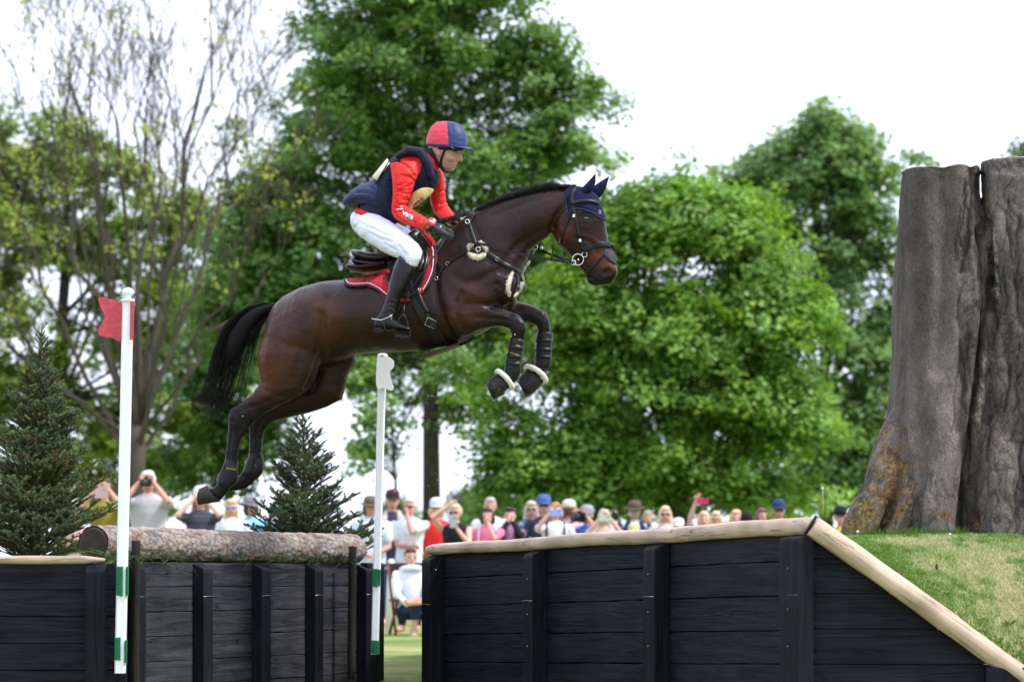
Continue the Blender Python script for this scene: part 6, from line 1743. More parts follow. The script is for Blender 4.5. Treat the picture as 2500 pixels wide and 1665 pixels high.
# pale number panel on the back, seen edge-on
mb = MB(); vs = [HP(x, y, o) for x, y, o in ((947, 391, -.10), (951, 398, -.14), (919, 441, -.15), (911, 434, -.10), (946, 388, .10), (909, 432, .10))]
mb.add(vs, [(0, 1, 2, 3), (0, 3, 5, 4)]); mb.put('back_number', mat('cream_panel', (.72, .70, .52), .6), RD, solid=.006)
mb = MB(); mb.tube([HP(x, y, -.155) for x, y in ((966, 376), (950, 392), (934, 420), (918, 448))], .007, n=6, flat=.5); mb.put('panel_strap', M_BLACKSTRAP, RD)
for y in (438, 446, 454): 
    p0, p1 = [ (VSB.ray_cast(CAMP, (PX(x, yy, Y0) - CAMP).normalized(), 60)[0]) for x, yy in ((940, y), (952, y + 3))]
    if p0 and p1: mb = MB(); mb.tube([p0 - Vector((0, .004, 0)), p1 - Vector((0, .004, 0))], .004, n=5); mb.put('vest_lacing', M_BLACKSTRAP, RD)
# arm-hole trim and zip
P = []
for a in np.linspace(-.2, 4.6, 40):
    x = 989 + 33 * math.cos(a - 1.9); y = 412 + 42 * math.sin(a - 1.9)
    h = VSB.ray_cast(CAMP, (PX(x, y, Y0) - CAMP).normalized(), 60)[0]
    if h: P.append(h - Vector((0, .001, 0)))
# breeches
M_BELT = mat('black_belt', (.012, .012, .013), .5)
bm_ = MB()
xloft(bm_, [((870, 516), (862, 545), .10, 0, 0), ((882, 514), (863, 560), .15, 0, 0), ((905, 520), (878, 578), .165, 0, 0), ((930, 530), (900, 592), .12, 0, 0)], n=28)
THR = [((905, 518), (864, 552), .085, 0, -.10), ((925, 525), (880, 580), .10, 0, -.15), ((950, 538), (905, 596), .10, 0, -.20), ((975, 556), (930, 612), .092, 0, -.25), ((1000, 575), (952, 624), .082, 0, -.29), ((1022, 596), (976, 634), .072, 0, -.32), ((1031, 615), (985, 640), .064, 0, -.335), ((1027, 634), (982, 645), .058, 0, -.34), ((1016, 652), (980, 648), .052, 0, -.345)]
xloft(bm_, THR, n=24)
me_ = MB(); xloft(me_, THR, n=24); bm_.add([mirror(v) for v in me_.v], [f[::-1] for f in me_.f])
bme = fuse(bm_, .0075, 4); V = get_v(bme); N = get_n(bme); Q = to_px(V); D = np.zeros(len(V))
for pl, dd in (([(868, 526), (872, 545), (866, 556)], .006), ([(990, 572), (1010, 590), (1024, 610)], .004), ([(905, 555), (935, 570), (960, 578)], .004), ([(900, 568), (930, 584), (955, 590)], .004), ([(940, 596), (965, 612)], .004), ([(915, 536), (945, 560)], .003), ([(975, 600), (990, 622)], .004), ([(880, 545), (910, 560)], .003), ([(1000, 600), (1008, 625)], .003), ([(960, 560), (985, 585)], .003)):
    d = seg_dist(Q, pl); D += dd * np.exp(-d * d / 7)
wn_ = np.array([noise.noise((x * 14, y * 14, z * 30)) for x, y, z in V]); D += .0018 * wn_
set_v(bme, V - N * (1.9 * D)[:, None]); put('breeches', bme, M_WHITEB, RD)
mb = MB(); 
P = [HP(x, y, o) for x, y, o in ((873, 508, -.02), (880, 509, -.12), (893, 514, -.148), (912, 520, -.15), (925, 526, -.14))]; mb.tube(P, .009, n=6, flat=.5); mb.put('belt', M_BELT, RD)
mb = MB(); mb.tube([HP(901, 520, -.155), HP(899, 532, -.165)], [.003, .007], n=6, round_ends=True); mb.put('vest_toggle', M_BLACKSTRAP, RD)
# boots
def boot(mir):
    bt = MB()
    xloft(bt, [((976, 623), (1014, 654), .062, 0, -.345), ((970, 634), (1014, 660), .062, 0, -.35), ((960, 655), (1011, 668), .062, 0, -.36), ((953, 680), (1003, 684), .060, 0, -.37), ((948, 705), (993, 704), .055, 0, -.378), ((942, 728), (980, 727), .048, 0, -.385), ((935, 748), (972, 750), .043, 0, -.39), ((926, 766), (968, 768), .043, 0, -.392), ((918, 780), (964, 778), .043, 0, -.395), ((914, 795), (962, 792), .040, 0, -.40)], n=26)
    xloft(bt, [((914, 784), (914, 808), .030, 0, -.40), ((922, 772), (922, 809), .040, 0, -.40), ((940, 770), (940, 808), .043, 0, -.402), ((958, 776), (958, 807), .043, 0, -.408), ((975, 787), (974, 808), .045, 0, -.415), ((990, 795), (989, 808), .042, 0, -.42), ((1001, 800), (1000, 808), .028, 0, -.425), ((1005, 803), (1005, 807), .012, 0, -.425)], n=20)
    if mir: bt.v = [tuple(mirror(v)) for v in bt.v]
    e = fuse(bt, .0065, 3); V = get_v(e); N = get_n(e); Q = to_px(V); D = np.zeros(len(V))
    for k in range(10):      # wrinkled ankle
        y = 722 + k * 6; d = seg_dist(Q, [(938 - k * 2, y + 3), (952, y - 2), (985 - k * 2, y + 5)]); jj = (.3, 1, .5, .9, .2, 1, .7, .4, .9, .5)[k]; D += (.004 if k % 2 else -.003) * jj * (.5 + .5 * np.cos((Q[:, 0] - 945) / 9 + k * 1.9)) * np.exp(-d * d / 5)
    d = seg_dist(Q, [(988, 640), (975, 690), (958, 740)]); D += .002 * np.exp(-d * d / 3)
    set_v(e, V - N * D[:, None]); b = put('riding_boot', e, M_BOOTL, RD)
    s = MB(); s.rings([[PX(x, y, Y0 + hd(x) - .40 - .046) for x, y in ((913, 800), (932, 800), (932, 812), (913, 812))], [PX(x, y, Y0 + hd(x) - .40 + .04) for x, y in ((913, 800), (932, 800), (932, 812), (913, 812))]])
    if mir: s.v = [tuple(mirror(v)) for v in s.v]
    s.put('heel', M_BLACKSTRAP, b, smooth=False, bevel=.002)
boot(False); boot(True)
mb = MB(); mb.tube([HP(x, y, -.445) for x, y in ((907, 778), (918, 780), (930, 782), (946, 776), (958, 768))], [.003, .004, .0035, .003, .003], n=6); mb.put('spur', M_STEEL, RD)
mb = MB(); mb.tube([HP(x, y, -.452) for x, y in ((934, 784), (940, 800), (938, 808))], .004, n=5); mb.put('spur_strap', M_BLACKSTRAP, RD)
for (x, y) in ((997, 636), (954, 772)):
    mb = MB(); h = HP(x, y, -.345 - .065 if y < 700 else -.445); mb.ellipsoid(h, .008, .003, .006); mb.put('boot_stud', M_STEEL, RD)
# gloved hands with separate fingers
def hand(w, c, knuckles, name, sgn):
    hm = MB()
    fwd = (c - w).normalized(); side = Vector((0, 1, 0)) ; up = fwd.cross(side).normalized() * -1
    if up.z < 0: up = -up
    hm.tube([w - fwd * .01, w + fwd * .02, c, c + fwd * .03], [.028, .030, .034, .030], n=14, round_ends=True, flat=.75, up=(0, 0, 1))
    for i in range(4):
        k = c + fwd * (.030 + .006 * (1.5 - abs(i - 1.5))) + up * (.028 - i * .018) + side * (-.012 * sgn)
        L1 = (.036, .040, .037, .030)[i]
        a1 = k + fwd * L1 * .75 + side * (.012 * sgn) - up * .004; a2 = a1 - fwd * .008 + side * (.026 * sgn); a3 = a2 - fwd * .024 + side * (.006 * sgn)
        hm.tube([k - fwd * .02, k, a1, a2, a3], [.0115, .0115, .0105, .0098, .0088], n=10, round_ends=True)
    t0 = w + fwd * .02 + up * .026; hm.tube([t0, t0 + fwd * .032 + up * .010 + side * (.01 * sgn), t0 + fwd * .062 + up * .002 + side * (.022 * sgn)], [.0135, .0125, .0105], n=10, round_ends=True)
    return put(name, fuse(hm, .0042, 2), M_GLOVE, RD)
hand(PX(1056, 556, Y0 - .32), PX(1082, 569, Y0 - .335), None, 'glove', 1)
hand(PX(1096, 538, Y0 + .05), PX(1114, 548, Y0 + .04), None, 'glove', -1)
mb = MB(); c = PX(1052, 552, Y0 - .315); d = (PX(1075, 564, Y0 - .33) - c).normalized(); mb.tube([c - d * .004, c + d * .016], .036, n=18, flat=.85); mb.put('glove_cuff', M_GLOVE, RD)
for (x, y, r, m) in ((1076, 554, .006, M_WHITEPL),):
    mb = MB(); mb.ellipsoid(PX(x, y, Y0 - .375), r, .003, r); mb.put('glove_stud', m, RD)
# watch
WT = thing('watch', 'red sports watch with white face on the rider right wrist', 'watch', PX(1054, 543, Y0 - .35))
c = PX(1054, 543, Y0 - .365); mb = MB(); rings = []
ax_ = Vector((.15, -1, .35)).normalized(); u_ = ax_.orthogonal().normalized(); v_ = ax_.cross(u_)
for r, h in ((.024, -.012), (.030, 0), (.030, .006), (.026, .010)): rings.append([c + ax_ * h + (u_ * math.cos(a) + v_ * math.sin(a)) * r for a in [2 * math.pi * i / 24 for i in range(24)]])
mb.rings(rings); mb.put('case', mat('red_watch_case', (.45, .03, .04), .3, .5), WT)
mb = MB(); R3 = Matrix.Rotation(.25, 3, 'Y'); mb.box(c + ax_ * .0115, R3 @ Vector((.017, 0, 0)), ax_ * .001, R3 @ Vector((0, 0, .0085))); mb.put('face', mat('watch_face', (.78, .76, .76), .3), WT, smooth=False, bevel=.001)
mb = MB(); mb.ellipsoid(PX(1035, 556, Y0 - .35), .011, .008, .012); mb.put('button', mat('white_button', (.7, .66, .66), .4), WT)
mb = MB(); cc = PX(1045, 549, Y0 - .312); mb.tube([cc - d * .006, cc + d * .006], .033, n=18, flat=.85); mb.put('band', M_BLACKSTRAP, WT)
# helmet with two-colour silk
hmt = MB()
M_HR = mat('coral_red_silk', (.68, .045, .075), .55, .35, bump=[(30, .5), (200, .15)]); M_HN = mat('navy_silk', (.016, .032, .125), .5, .35, bump=[(30, .5), (200, .15)])
HC = HP(1090, 352, 0)
prof = [(298, 1070, 1108, .035), (302, 1061, 1120, .055), (309, 1054, 1128, .072), (318, 1048, 1134, .086), (328, 1044, 1138, .096), (338, 1041.5, 1140, .102), (348, 1040.5, 1141, .105), (356, 1040.5, 1140, .106), (360, 1042, 1137, .104)]
pa = np.array(prof, dtype=float); tt = np.linspace(0, len(prof) - 1, 44)
pa = np.stack([np.interp(tt, np.arange(len(prof)), pa[:, k]) for k in range(4)], 1); pa[:, 1:] = pa[:, 1:]; prof = [tuple(r) for r in pa]
rings = []; NH = 260
for (y, xa, xb_, w) in prof:
    row = []
    for k in range(NH):
        t = 2 * math.pi * k / NH
        xx = (xa + xb_) / 2 + (xb_ - xa) / 2 * math.cos(t); yy = y + (3.5 * math.cos(t) if y > 340 else 0)
        rip = 1 + .010 * math.sin(y * .9 + 3 * math.cos(t)) * math.exp(-((xx - 1094) / 12) ** 2)
        row.append(HP(xx, yy, w * math.sin(t) * rip))
    rings.append(row)
rings.insert(0, [HP(1089 + 6 * math.cos(2 * math.pi * k / NH), 296.5, .012 * math.sin(2 * math.pi * k / NH)) for k in range(NH)])
hmt.rings(rings, cap=True)
me = hmt.mesh(); me.materials.append(M_HR); me.materials.append(M_HN)
for p in me.polygons:
    cc = p.center; q = to_px(np.array([cc]))[0]
    lim = 1091 + (q[1] - 296) * .07
    p.material_index = 0 if (q[0] < lim and q[1] < 354.0 + 3.5 * (q[0] - 1090) / 50 and cc.y < HC.y + .2) else 1
HM = put('helmet', me, None, RD)
pk = MB(); rows_ = []      # peak
for t in np.linspace(-1.15, 1.15, 21):
    a = HP(1090 + 49 * math.cos(t), 357 + 2 * math.cos(t), .104 * math.sin(t)); b = HP(1090 + 49 * math.cos(t) + 17 * max(0, math.cos(t * 1.3)), 358 + 9.5 * max(0, math.cos(t * 1.2)), .104 * math.sin(t) * 1.02)
    m_ = a.lerp(b, .5) + Vector((0, 0, .004)); rows_.append([a, m_, b])
pk.rings(rows_, cap=False, close=False); pk.put('peak', M_HN, RD, solid=.005)
mb = MB(); mb.rings([[HP(1090 + 45 * math.cos(t), 360 + 3 * math.cos(t), .098 * math.sin(t)) for t in np.linspace(0, 6.283, 40, endpoint=False)], [HP(1090 + 38 * math.cos(t), 367 + 2 * math.cos(t), .086 * math.sin(t)) for t in np.linspace(0, 6.283, 40, endpoint=False)]], cap=True); mb.put('helmet_lining', M_BLACKSTRAP, RD)
def hstrap(pl, w, name='chin_strap'):
    P = [on_head(x, y, .004) for x, y in resample(pl, 14)]; mb = MB(); mb.tube(P, w, n=6, flat=.5, up=(0, 1, 0)); mb.put(name, M_BLACKSTRAP, RD)
hstrap([(1052, 362), (1058, 376), (1066, 392), (1074, 404), (1082, 412)], .013); hstrap([(1088, 362), (1082, 376), (1077, 392), (1076, 404)], .009)
hstrap([(1070, 400), (1078, 412), (1088, 420), (1096, 421)], .009)
hstrap([(1047, 362), (1050, 372), (1060, 382)], .014)
mb = MB(); mb.tube([HP(1101, 359, -.10), HP(1109, 364, -.09)], .005, n=6, flat=.5); mb.put('goggle_clip', mat('grey_clip', (.25, .25, .28), .3), RD)
mb = MB(); mb.tube([HP(1040, 365, -.07), HP(1048, 362, -.09)], [.012, .012], n=6); 
# whip
WH = thing('riding_whip', 'thin black riding whip held down along the rider right leg', 'whip', PX(1076, 596, Y0 - .36))
mb = MB(); pts = [PX(1090, 577, Y0 - .345), PX(1075, 603, Y0 - .40), PX(1040, 655, Y0 - .46), PX(1012, 694, Y0 - .47), PX(998, 716, Y0 - .47)]
mb.tube(pts, [.0055, .0045, .0036, .0030, .0032], n=7); mb.put('shaft', M_BLACKSTRAP, WH)
mb = MB(); mb.tube([PX(999, 712, Y0 - .47), PX(992, 722, Y0 - .47), PX(988, 736, Y0 - .465)], [.006, .011, .009], n=8, flat=.35); mb.put('flap', M_LEATHER, WH)
# water drops thrown up by the hooves
mb = MB(); rr = random.Random(77)
for _ in range(70):
    x = rr.uniform(930, 1090) if rr.random() < .7 else rr.uniform(450, 1500); y = rr.uniform(880, 1400) if x < 1100 else rr.uniform(640, 1100); r = rr.uniform(.0012, .0034)
    p = PX(x, y, Y0 + rr.uniform(-.6, .6)); mb.ellipsoid(p, r, r, r, 6, 4)
o = mb.put('water_drops', mat('water_drop', (.8, .85, .9), .05, 1.0)); link_props(o, 'tiny water drops flying around and below the jumping horse', 'water drops', kind='stuff')
# ------------------------------------------------------------------ spectators
_cm = {}
def cmat(name, col, rough=.8, **k):
    key = (name, tuple(col))
    if key not in _cm: _cm[key] = mat(name, col, rough, .25, bump=[(30, .5)], **k)
    return _cm[key]
M_PSKIN = mat('spectator_skin', rough=.55, spec=.3, tint=True)
SKINS = [(.62, .36, .27), (.55, .29, .21), (.66, .40, .31), (.48, .25, .18)]
def spectator(px, top, Y, label, shirt=(.7, .7, .75), pose='down', hair=(.1, .06, .03), style='short', hat=None, hatc=None, shades=None, skin=0, sleeve='short', pants=(.03, .04, .08), yaw=0.0, vneck=False, wide=1.0, group='spectators behind the jump', face_dz=0.0, sit=False, jacket=None, straps=None, stripes=False):
    H = EYE + (HY - top) / K * Y
    Hs = H + (.55 if sit else 0)
    u = Hs / 1.72 * (1 if not hat else .985)
    base = Vector(((px - 1250) / K * Y, Y, 0)); Rz = Matrix.Rotation(yaw, 3, 'Z')
    drop = Hs - H
    def W(x, y, z): return base + Rz @ Vector((x * u, y * u, 0)) + Vector((0, 0, z * u - drop))
    root = thing('person', label, 'person', base, group)
    tz = 1.72 - (.03 if hat else 0)
    hc = (0, -.01, tz - .118)
    sh = tz - .31; hipz = .93
    bm_ = MB()
    def T(pts, radii, mb=bm_, n=12, flat=1.0): mb.tube([W(*p) for p in pts], [r * u for r in radii], n=n, round_ends=True, flat=flat)
    def E(p, rx, ry, rz, mb=bm_, nu=16, nv=10): mb.ellipsoid(W(*p), rx * u, ry * u, rz * u, nu, nv, R=Rz)
    # torso rings
    def torso(mb, g=1.0, z0=.86, z1=None, top_w=1.0):
        rows = [(.86, .165, .115), (.95, .165, .115), (1.05, .150, .105), (1.15, .152, .108), (1.27, .172, .112), (1.36, .185, .100), (sh + .0, .175, .085), (sh + .035, .115, .065), (sh + .065, .06, .055)]
        rings = []
        for z, w, d in rows:
            rings.append([W(w * g * wide * math.cos(a), d * g * (1 + (wide - 1) * 1.6) * math.sin(a), z) for a in [2 * math.pi * k / 24 for k in range(24)]])
        mb.rings(rings)
    torso(bm_, .93)
    T([(0, .01, sh + .02), (0, 0, tz - .20)], [.055, .05])
    E((0, .005, tz - .100), .074, .092, .100); E((0, -.022, tz - .155), .062, .066, .078)
    T([(0, -.088, tz - .115), (0, -.105, tz - .145)], [.010, .016], n=8)
    E((.076, .01, tz - .125), .012, .02, .03); E((-.076, .01, tz - .125), .012, .02, .03)
    mouth = (0, -.10, tz - .19)
    # arms
    S_ = {s: Vector((s * .19 * wide, .0, sh - .035)) for s in (-1, 1)}
    targets = {
        'down': {-1: (-.24, -.05, .82), 1: (.24, -.05, .82)}, 'camera': {-1: (-.075, -.19, tz - .13), 1: (.075, -.19, tz - .13)}, 'phone': {-1: (-.07, -.30, tz - .13), 1: (.07, -.30, tz - .13)},
        'phone_low': {-1: (-.05, -.30, tz - .30), 1: (.05, -.30, tz - .30)}, 'mouth': {-1: (.10, -.22, 1.10), 1: (.01, -.15, tz - .21)}, 'mouth_l': {1: (-.10, -.22, 1.10), -1: (.0, -.15, tz - .21)}, 'cross': {-1: (.15, -.19, 1.12), 1: (-.13, -.22, 1.16)},
        'phone_one': {-1: (-.08, -.28, tz - .14), 1: (.2, -.06, .85)}, 'raise': {-1: (-.12, -.18, tz + .16), 1: (.2, -.1, .9)}, 'shade': {-1: (-.05, -.15, tz - .02), 1: (.10, -.22, tz - .34)}, 'pole': {-1: (-.10, -.20, tz - .09), 1: (.13, -.20, tz - .11)},
        'lap': {-1: (-.09, -.32, .98), 1: (.10, -.34, .98)}, 'clasp': {-1: (-.03, -.24, .98), 1: (.04, -.24, .98)}, 'hands_face': {-1: (-.03, -.14, tz - .19), 1: (.04, -.14, tz - .19)}}[pose]
    arms = {}
    for s in (-1, 1):
        a = S_[s]; t = Vector(targets[s]); L1, L2 = .285, .265
        dv = t - a; dl = min(dv.length, L1 + L2 - .01); dn = dv.normalized(); t = a + dn * dl
        k = (L1 * L1 - L2 * L2 + dl * dl) / (2 * dl); hgt = math.sqrt(max(0, L1 * L1 - k * k))
        pole = Vector((s * .75, .15, -1)); pole = (pole - dn * pole.dot(dn)).normalized()
        e = a + dn * k + pole * hgt
        arms[s] = (a, e, t)
        T([a, a.lerp(e, .5), e, e.lerp(t, .5), t], [.048, .044, .037, .034, .025])
        # palm, four fingers, thumb
        f = (t - e).normalized(); up = Vector((0, -.4, 1)) if t.z > 1.1 else Vector((0, -1, 0)); up = (up - f * up.dot(f)).normalized(); sd = f.cross(up)
        palm = t + f * .05
        T([t, palm], [.026, .033], flat=.6)
        curl = Vector((-s * .6, 0, 0)) if t.z > 1.2 else Vector((0, 0, -.3))
        for i in range(4):
            q = palm + up * ((i - 1.5) * -.017) + f * .02
            m_ = q + (f + curl * .4).normalized() * .036; z_ = m_ + (f * .3 + curl).normalized() * (.028 - .004 * abs(i - 1.3))
            T([q, m_, z_], [.0095, .009, .008], n=8)
        T([t + f * .02 + up * .02, t + f * .045 + up * .05, t + f * .07 + up * .06], [.012, .011, .009], n=8)
    # legs
    if not sit:
        for s in (-1, 1): T([(s * .09, 0, .90), (s * .095, -.01, .5), (s * .10, .0, .09)], [.088, .058, .04]); T([(s * .10, .0, .05), (s * .115, -.15, .035)], [.04, .034])
    else:
        for s in (-1, 1): T([(s * .10, 0, .92), (s * .12 + .1, -.42, .96)], [.085, .06]); T([(s * .12 + .1, -.42, .96), (s * .12 + .06, -.36, .60)], [.056, .04]); T([(s * .12 + .06, -.36, .60), (s * .12 + .09, -.50, .585)], [.04, .034])
    me = fuse(bm_, .0125 * u, 2)
    V = get_v(me); loc = (V - np.array(W(0, 0, 0))) ; loc[:, 2] += 0; inv = np.array(Rz.inverted()); L_ = loc @ inv.T / u
    sk = np.array(SKINS[skin]); C = np.tile(sk, (len(V), 1))
    fr = L_[:, 1] < -.05
    def spot(x, z, sx, sz, col, k=.8):
        nonlocal C
        w = (k * np.exp(-((L_[:, 0] - x) / sx) ** 2 - ((L_[:, 2] - z) / sz) ** 2) * fr * (L_[:, 1] > -.125))[:, None]
        C = C * (1 - w) + np.array(col) * w
    for s in (-1, 1): spot(s * .030, tz - .115, .018, .009, (.06, .04, .03)); spot(s * .030, tz - .098, .022, .005, np.array(hair) * .8 + .02, .7); spot(s * .042, tz - .155, .022, .02, (.62, .24, .20), .35)
    spot(0, tz - .190, .024, .006, (.40, .10, .09)); spot(0, tz - .155, .016, .005, (.30, .12, .09), .5)
    set_col(me, C); put('body', me, M_PSKIN, root)
    # clothing
    sm = MB(); torso(sm, 1.07)
    cut = {'short': .55, 'long': 1.85, 'none': .06}[sleeve]
    for s in (-1, 1):
        a, e, t = arms[s]
        if sleeve == 'long': T([a, a.lerp(e, .5), e, e.lerp(t, .5), e.lerp(t, .9)], [.062, .056, .050, .045, .036], mb=sm)
        elif sleeve == 'short': T([a, a.lerp(e, .35), a.lerp(e, .62)], [.064, .062, .062], mb=sm)
        else: T([a.lerp(Vector((0, 0, sh)), .25), a.lerp(Vector((0, 0, sh)), .1)], [.04, .036], mb=sm)
    sme_ = fuse(sm, .0135 * u, 2)
    if stripes: shm = _cm.setdefault(('striped', tuple(shirt)), mat('striped_cloth', shirt, .85, .2, vary=(26, (.10, .11, .16), .02), stretch=(.02, .02, 6)))
    else: shm = cmat('shirt_cloth', shirt)
    so = put('shirt', sme_, shm, root)
    if jacket:
        jm = MB()
        for s in (-1, 1): jm.tube([W(s * .03 + s * .05, -.02, sh + .05), W(s * .11 * wide, -.10 * wide, sh - .04), W(s * .125 * wide, -.125 * wide, 1.22), W(s * .12 * wide, -.125 * wide, .95)], [.035 * u, .05 * u, .055 * u, .055 * u], n=10, round_ends=True)
        for s in (-1, 1):
            a, e, t = arms[s]; jm.tube([W(*a), W(*a.lerp(e, .5)), W(*e), W(*e.lerp(t, .85))], [.068 * u, .062 * u, .056 * u, .042 * u], n=12, round_ends=True)
        jm.ellipsoid(W(0, .04, 1.2), .185 * u * wide, .10 * u, .25 * u, R=Rz)
        put('jacket', fuse(jm, .0135 * u, 2), cmat('jacket_cloth', jacket), root)
    if straps:
        for s in (-1, 1):
            mb = MB(); mb.tube([W(s * .10, .05, sh + .05), W(s * .115, -.04, sh + .035), W(s * .12, -.115, sh - .08), W(s * .13, -.13, 1.15)], .016 * u, n=6, flat=.5); mb.put('bag_strap', cmat('bag_strap', straps), root)
    tm = MB()
    rings = [[W(w * wide * math.cos(a), d * wide * math.sin(a), z) for a in [2 * math.pi * k / 20 for k in range(20)]] for z, w, d in ((.80, .16, .12), (.88, .178, .13), (.96, .172, .122), (1.0, .160, .115))]
    tm.rings(rings)
    for s in (-1, 1):
        if sit: T([(s * .09, 0, .91), (s * .12 + .1, -.42, .965)], [.10, .078], mb=tm); T([(s * .12 + .1, -.42, .95), (s * .12 + .085, -.40, .84)], [.074, .062], mb=tm)
        else: T([(s * .09, 0, .88), (s * .095, -.01, .5), (s * .10, .0, .12)], [.098, .070, .055], mb=tm)
    put('trousers', fuse(tm, .016 * u, 2), cmat('trouser_cloth', pants), root)
    # hair
    if style != 'none':
        hm = MB(); hz = tz - .095
        E((0, .026, hz + .006), .083, .088, .102, mb=hm)
        E((0, -.02, hz + .062), .072, .070, .042, mb=hm)
        if style == 'long':
            for s in (-1, 1): T([(s * .066, .0, hz + .02), (s * .080, -.005, hz - .10), (s * .082, -.02, hz - .20), (s * .07, -.04, hz - .29)], [.026, .030, .033, .018], mb=hm)
            T([(0, .075, hz), (0, .085, hz - .14), (0, .08, hz - .26)], [.06, .065, .04], mb=hm)
        elif style == 'bob':
            for s in (-1, 1): T([(s * .066, .0, hz + .02), (s * .080, -.01, hz - .06), (s * .074, -.015, hz - .12)], [.028, .034, .022], mb=hm)
            E((0, .06, hz - .05), .075, .05, .08, mb=hm)
        elif style == 'tied': E((0, .11, hz + .04), .035, .035, .035, mb=hm)
        he = fuse(hm, .011 * u, 2)
        V = get_v(he); nn = np.array([noise.noise((x * 22, y * 22, z * 9)) for x, y, z in V]); set_v(he, V + get_n(he) * (nn * .008)[:, None])
        put('hair', he, cmat('hair', hair, .6, vary=(45, tuple(min(1, h * 1.6) for h in hair), .15)), root)
    if hat:
        hm = MB(); z0 = tz - .062; hcl = hatc or (.03, .04, .1)
        dome = {'cap': .105, 'brim': .10, 'bowler': .125}[hat]
        rings = [[W(r * .092 * math.cos(a), .012 + r * .106 * math.sin(a), z0 + dome * h) for a in [2 * math.pi * k / 24 for k in range(24)]] for r, h in ((1.0, -.12), (1.03, .1), (1.0, .4), (.88, .72), (.6, .93), (.15, 1.0))]
        hm.rings(rings); ho = hm.put('hat', cmat('hat_felt' if hat != 'cap' else 'cap_cloth', hcl), root)
        bm2 = MB()
        if hat == 'cap':
            rows = []
            for t in np.linspace(-1.2, 1.2, 13):
                x0, y0 = .090 * math.sin(t), .012 - .105 * math.cos(t); rows.append([W(x0, y0, z0 - .004), W(x0 * 1.02, y0 - .04 * math.cos(t * 1.2), z0 - .010), W(x0 * .95, y0 - .075 * max(.02, math.cos(t * 1.25)), z0 - .026)])
            bm2.rings(rows, cap=False, close=False); bm2.put('peak', cmat('cap_cloth', hcl if not isinstance(hatc, list) else hcl), ho, solid=.006)
        else:
            bw = .16 if hat == 'brim' else .125
            rows = [[W(r * math.cos(a), .012 + r * 1.08 * math.sin(a), z0 - .008 + dz + (.02 * math.cos(2 * a) if hat == 'brim' else .012 * math.cos(2 * a)) * (r > .1)) for a in [2 * math.pi * k / 32 for k in range(32)]] for r, dz in ((.088, 0), (.12, -.004), (bw, -.010 if hat == 'brim' else .004))]
            bm2.rings(rows, cap=False); bm2.put('brim', cmat('hat_felt', hcl), ho, solid=.006)
    if shades:
        g = MB(); zz = tz - (.112 if shades[0] != 'up' else .015); col = shades[1]; yy = -.098 if shades[0] != 'up' else -.095
        gm = _cm.setdefault(('lens', tuple(col)), mat('sunglass_lens', col, .12, .7))
        for s in (-1, 1): g.ellipsoid(W(s * .033, yy, zz), .031 * u, .010 * u, .021 * u, 12, 8, R=Rz)
        g.tube([W(-.03, yy - .004, zz + .006), W(.03, yy - .004, zz + .006)], .004 * u, n=5)
        for s in (-1, 1): g.tube([W(s * .06, yy + .005, zz + .004), W(s * .079, -.02, zz + .004)], .0035 * u, n=5)
        g.put('sunglasses', gm, root)
    return W, u, Rz, arms, tz
def phone(W, Rz, c, label, col=(.03, .03, .035), scr=None, w=.075, h=.15, land=False, cat='phone', name='phone'):
    if land: w, h = h, w
    p = W(*c); root = thing(name, label, cat, p)
    mb = MB(); mb.box(p, Rz @ Vector((w / 2, 0, 0)), Rz @ Vector((0, .005, 0)), Rz @ Vector((0, 0, h / 2))); mb.put('case', cmat('phone_case', col, .3), root, smooth=False, bevel=.003)
    mb = MB(); mb.ellipsoid(p + Rz @ Vector((w * .28, -.007, h * .3)), .009, .004, .009, 10, 6); mb.put('lens', cmat('lens_black', (.01, .01, .012), .1), root)
def camera_(W, Rz, c, label, big=1.0):
    p = W(*c); root = thing('camera', label, 'camera', p)
    mb = MB(); mb.box(p, Rz @ Vector((.068 * big, 0, 0)), Rz @ Vector((0, .03, 0)), Rz @ Vector((0, 0, .045 * big))); mb.box(p + Vector((0, 0, .055 * big)), Rz @ Vector((.025, 0, 0)), Rz @ Vector((0, .028, 0)), Rz @ Vector((0, 0, .016))); mb.put('camera_body', cmat('camera_plastic', (.015, .015, .017), .4), root, smooth=False, bevel=.006)
    mb = MB(); f = Rz @ Vector((0, -1, 0)); mb.tube([p, p + f * .06 * big, p + f * .061 * big, p + f * .13 * big], [.034 * big, .034 * big, .041 * big, .043 * big], n=18); l = mb.put('lens', cmat('camera_plastic', (.015, .015, .017), .4), root)
    mb = MB(); mb.ellipsoid(p + f * .13 * big, .034 * big, .006, .034 * big, 14, 8); mb.put('glass', mat('lens_glass', (.02, .02, .04), .05, .9), l)

GREY = (.33, .31, .30); BLOND = (.50, .36, .18); DKBR = (.035, .022, .015); BRN = (.12, .065, .03); WHT = (.72, .73, .80); NVY = (.015, .022, .06)
S = spectator
S(184, 1238, 43.0, 'person in a pink sleeveless top half hidden by the left fir tree', (.62, .33, .32), 'down', BRN, 'long', pants=(.02, .02, .03), sleeve='none', skin=2)
w = S(256, 1168, 43.5, 'long-haired woman in an olive top filming, just left of the red flag pole', (.28, .24, .035), 'phone', (.07, .045, .035), 'long', shades=('on', (.18, .07, .06)), skin=0); phone(w[0], w[2], (0, -.37, w[4] - .17), 'pale pink phone held up by the woman in the olive top', (.55, .36, .36), w=.17, h=.15)
w = S(362, 1150, 41.5, 'stout white-haired man in a light grey polo shirt taking a photograph', (.44, .43, .46), 'camera', (.50, .50, .52), 'short', skin=1, wide=1.15, pants=(.08, .08, .09)); camera_(w[0], w[2], (0, -.24, w[4] - .13), 'black camera held to the face of the white-haired man')
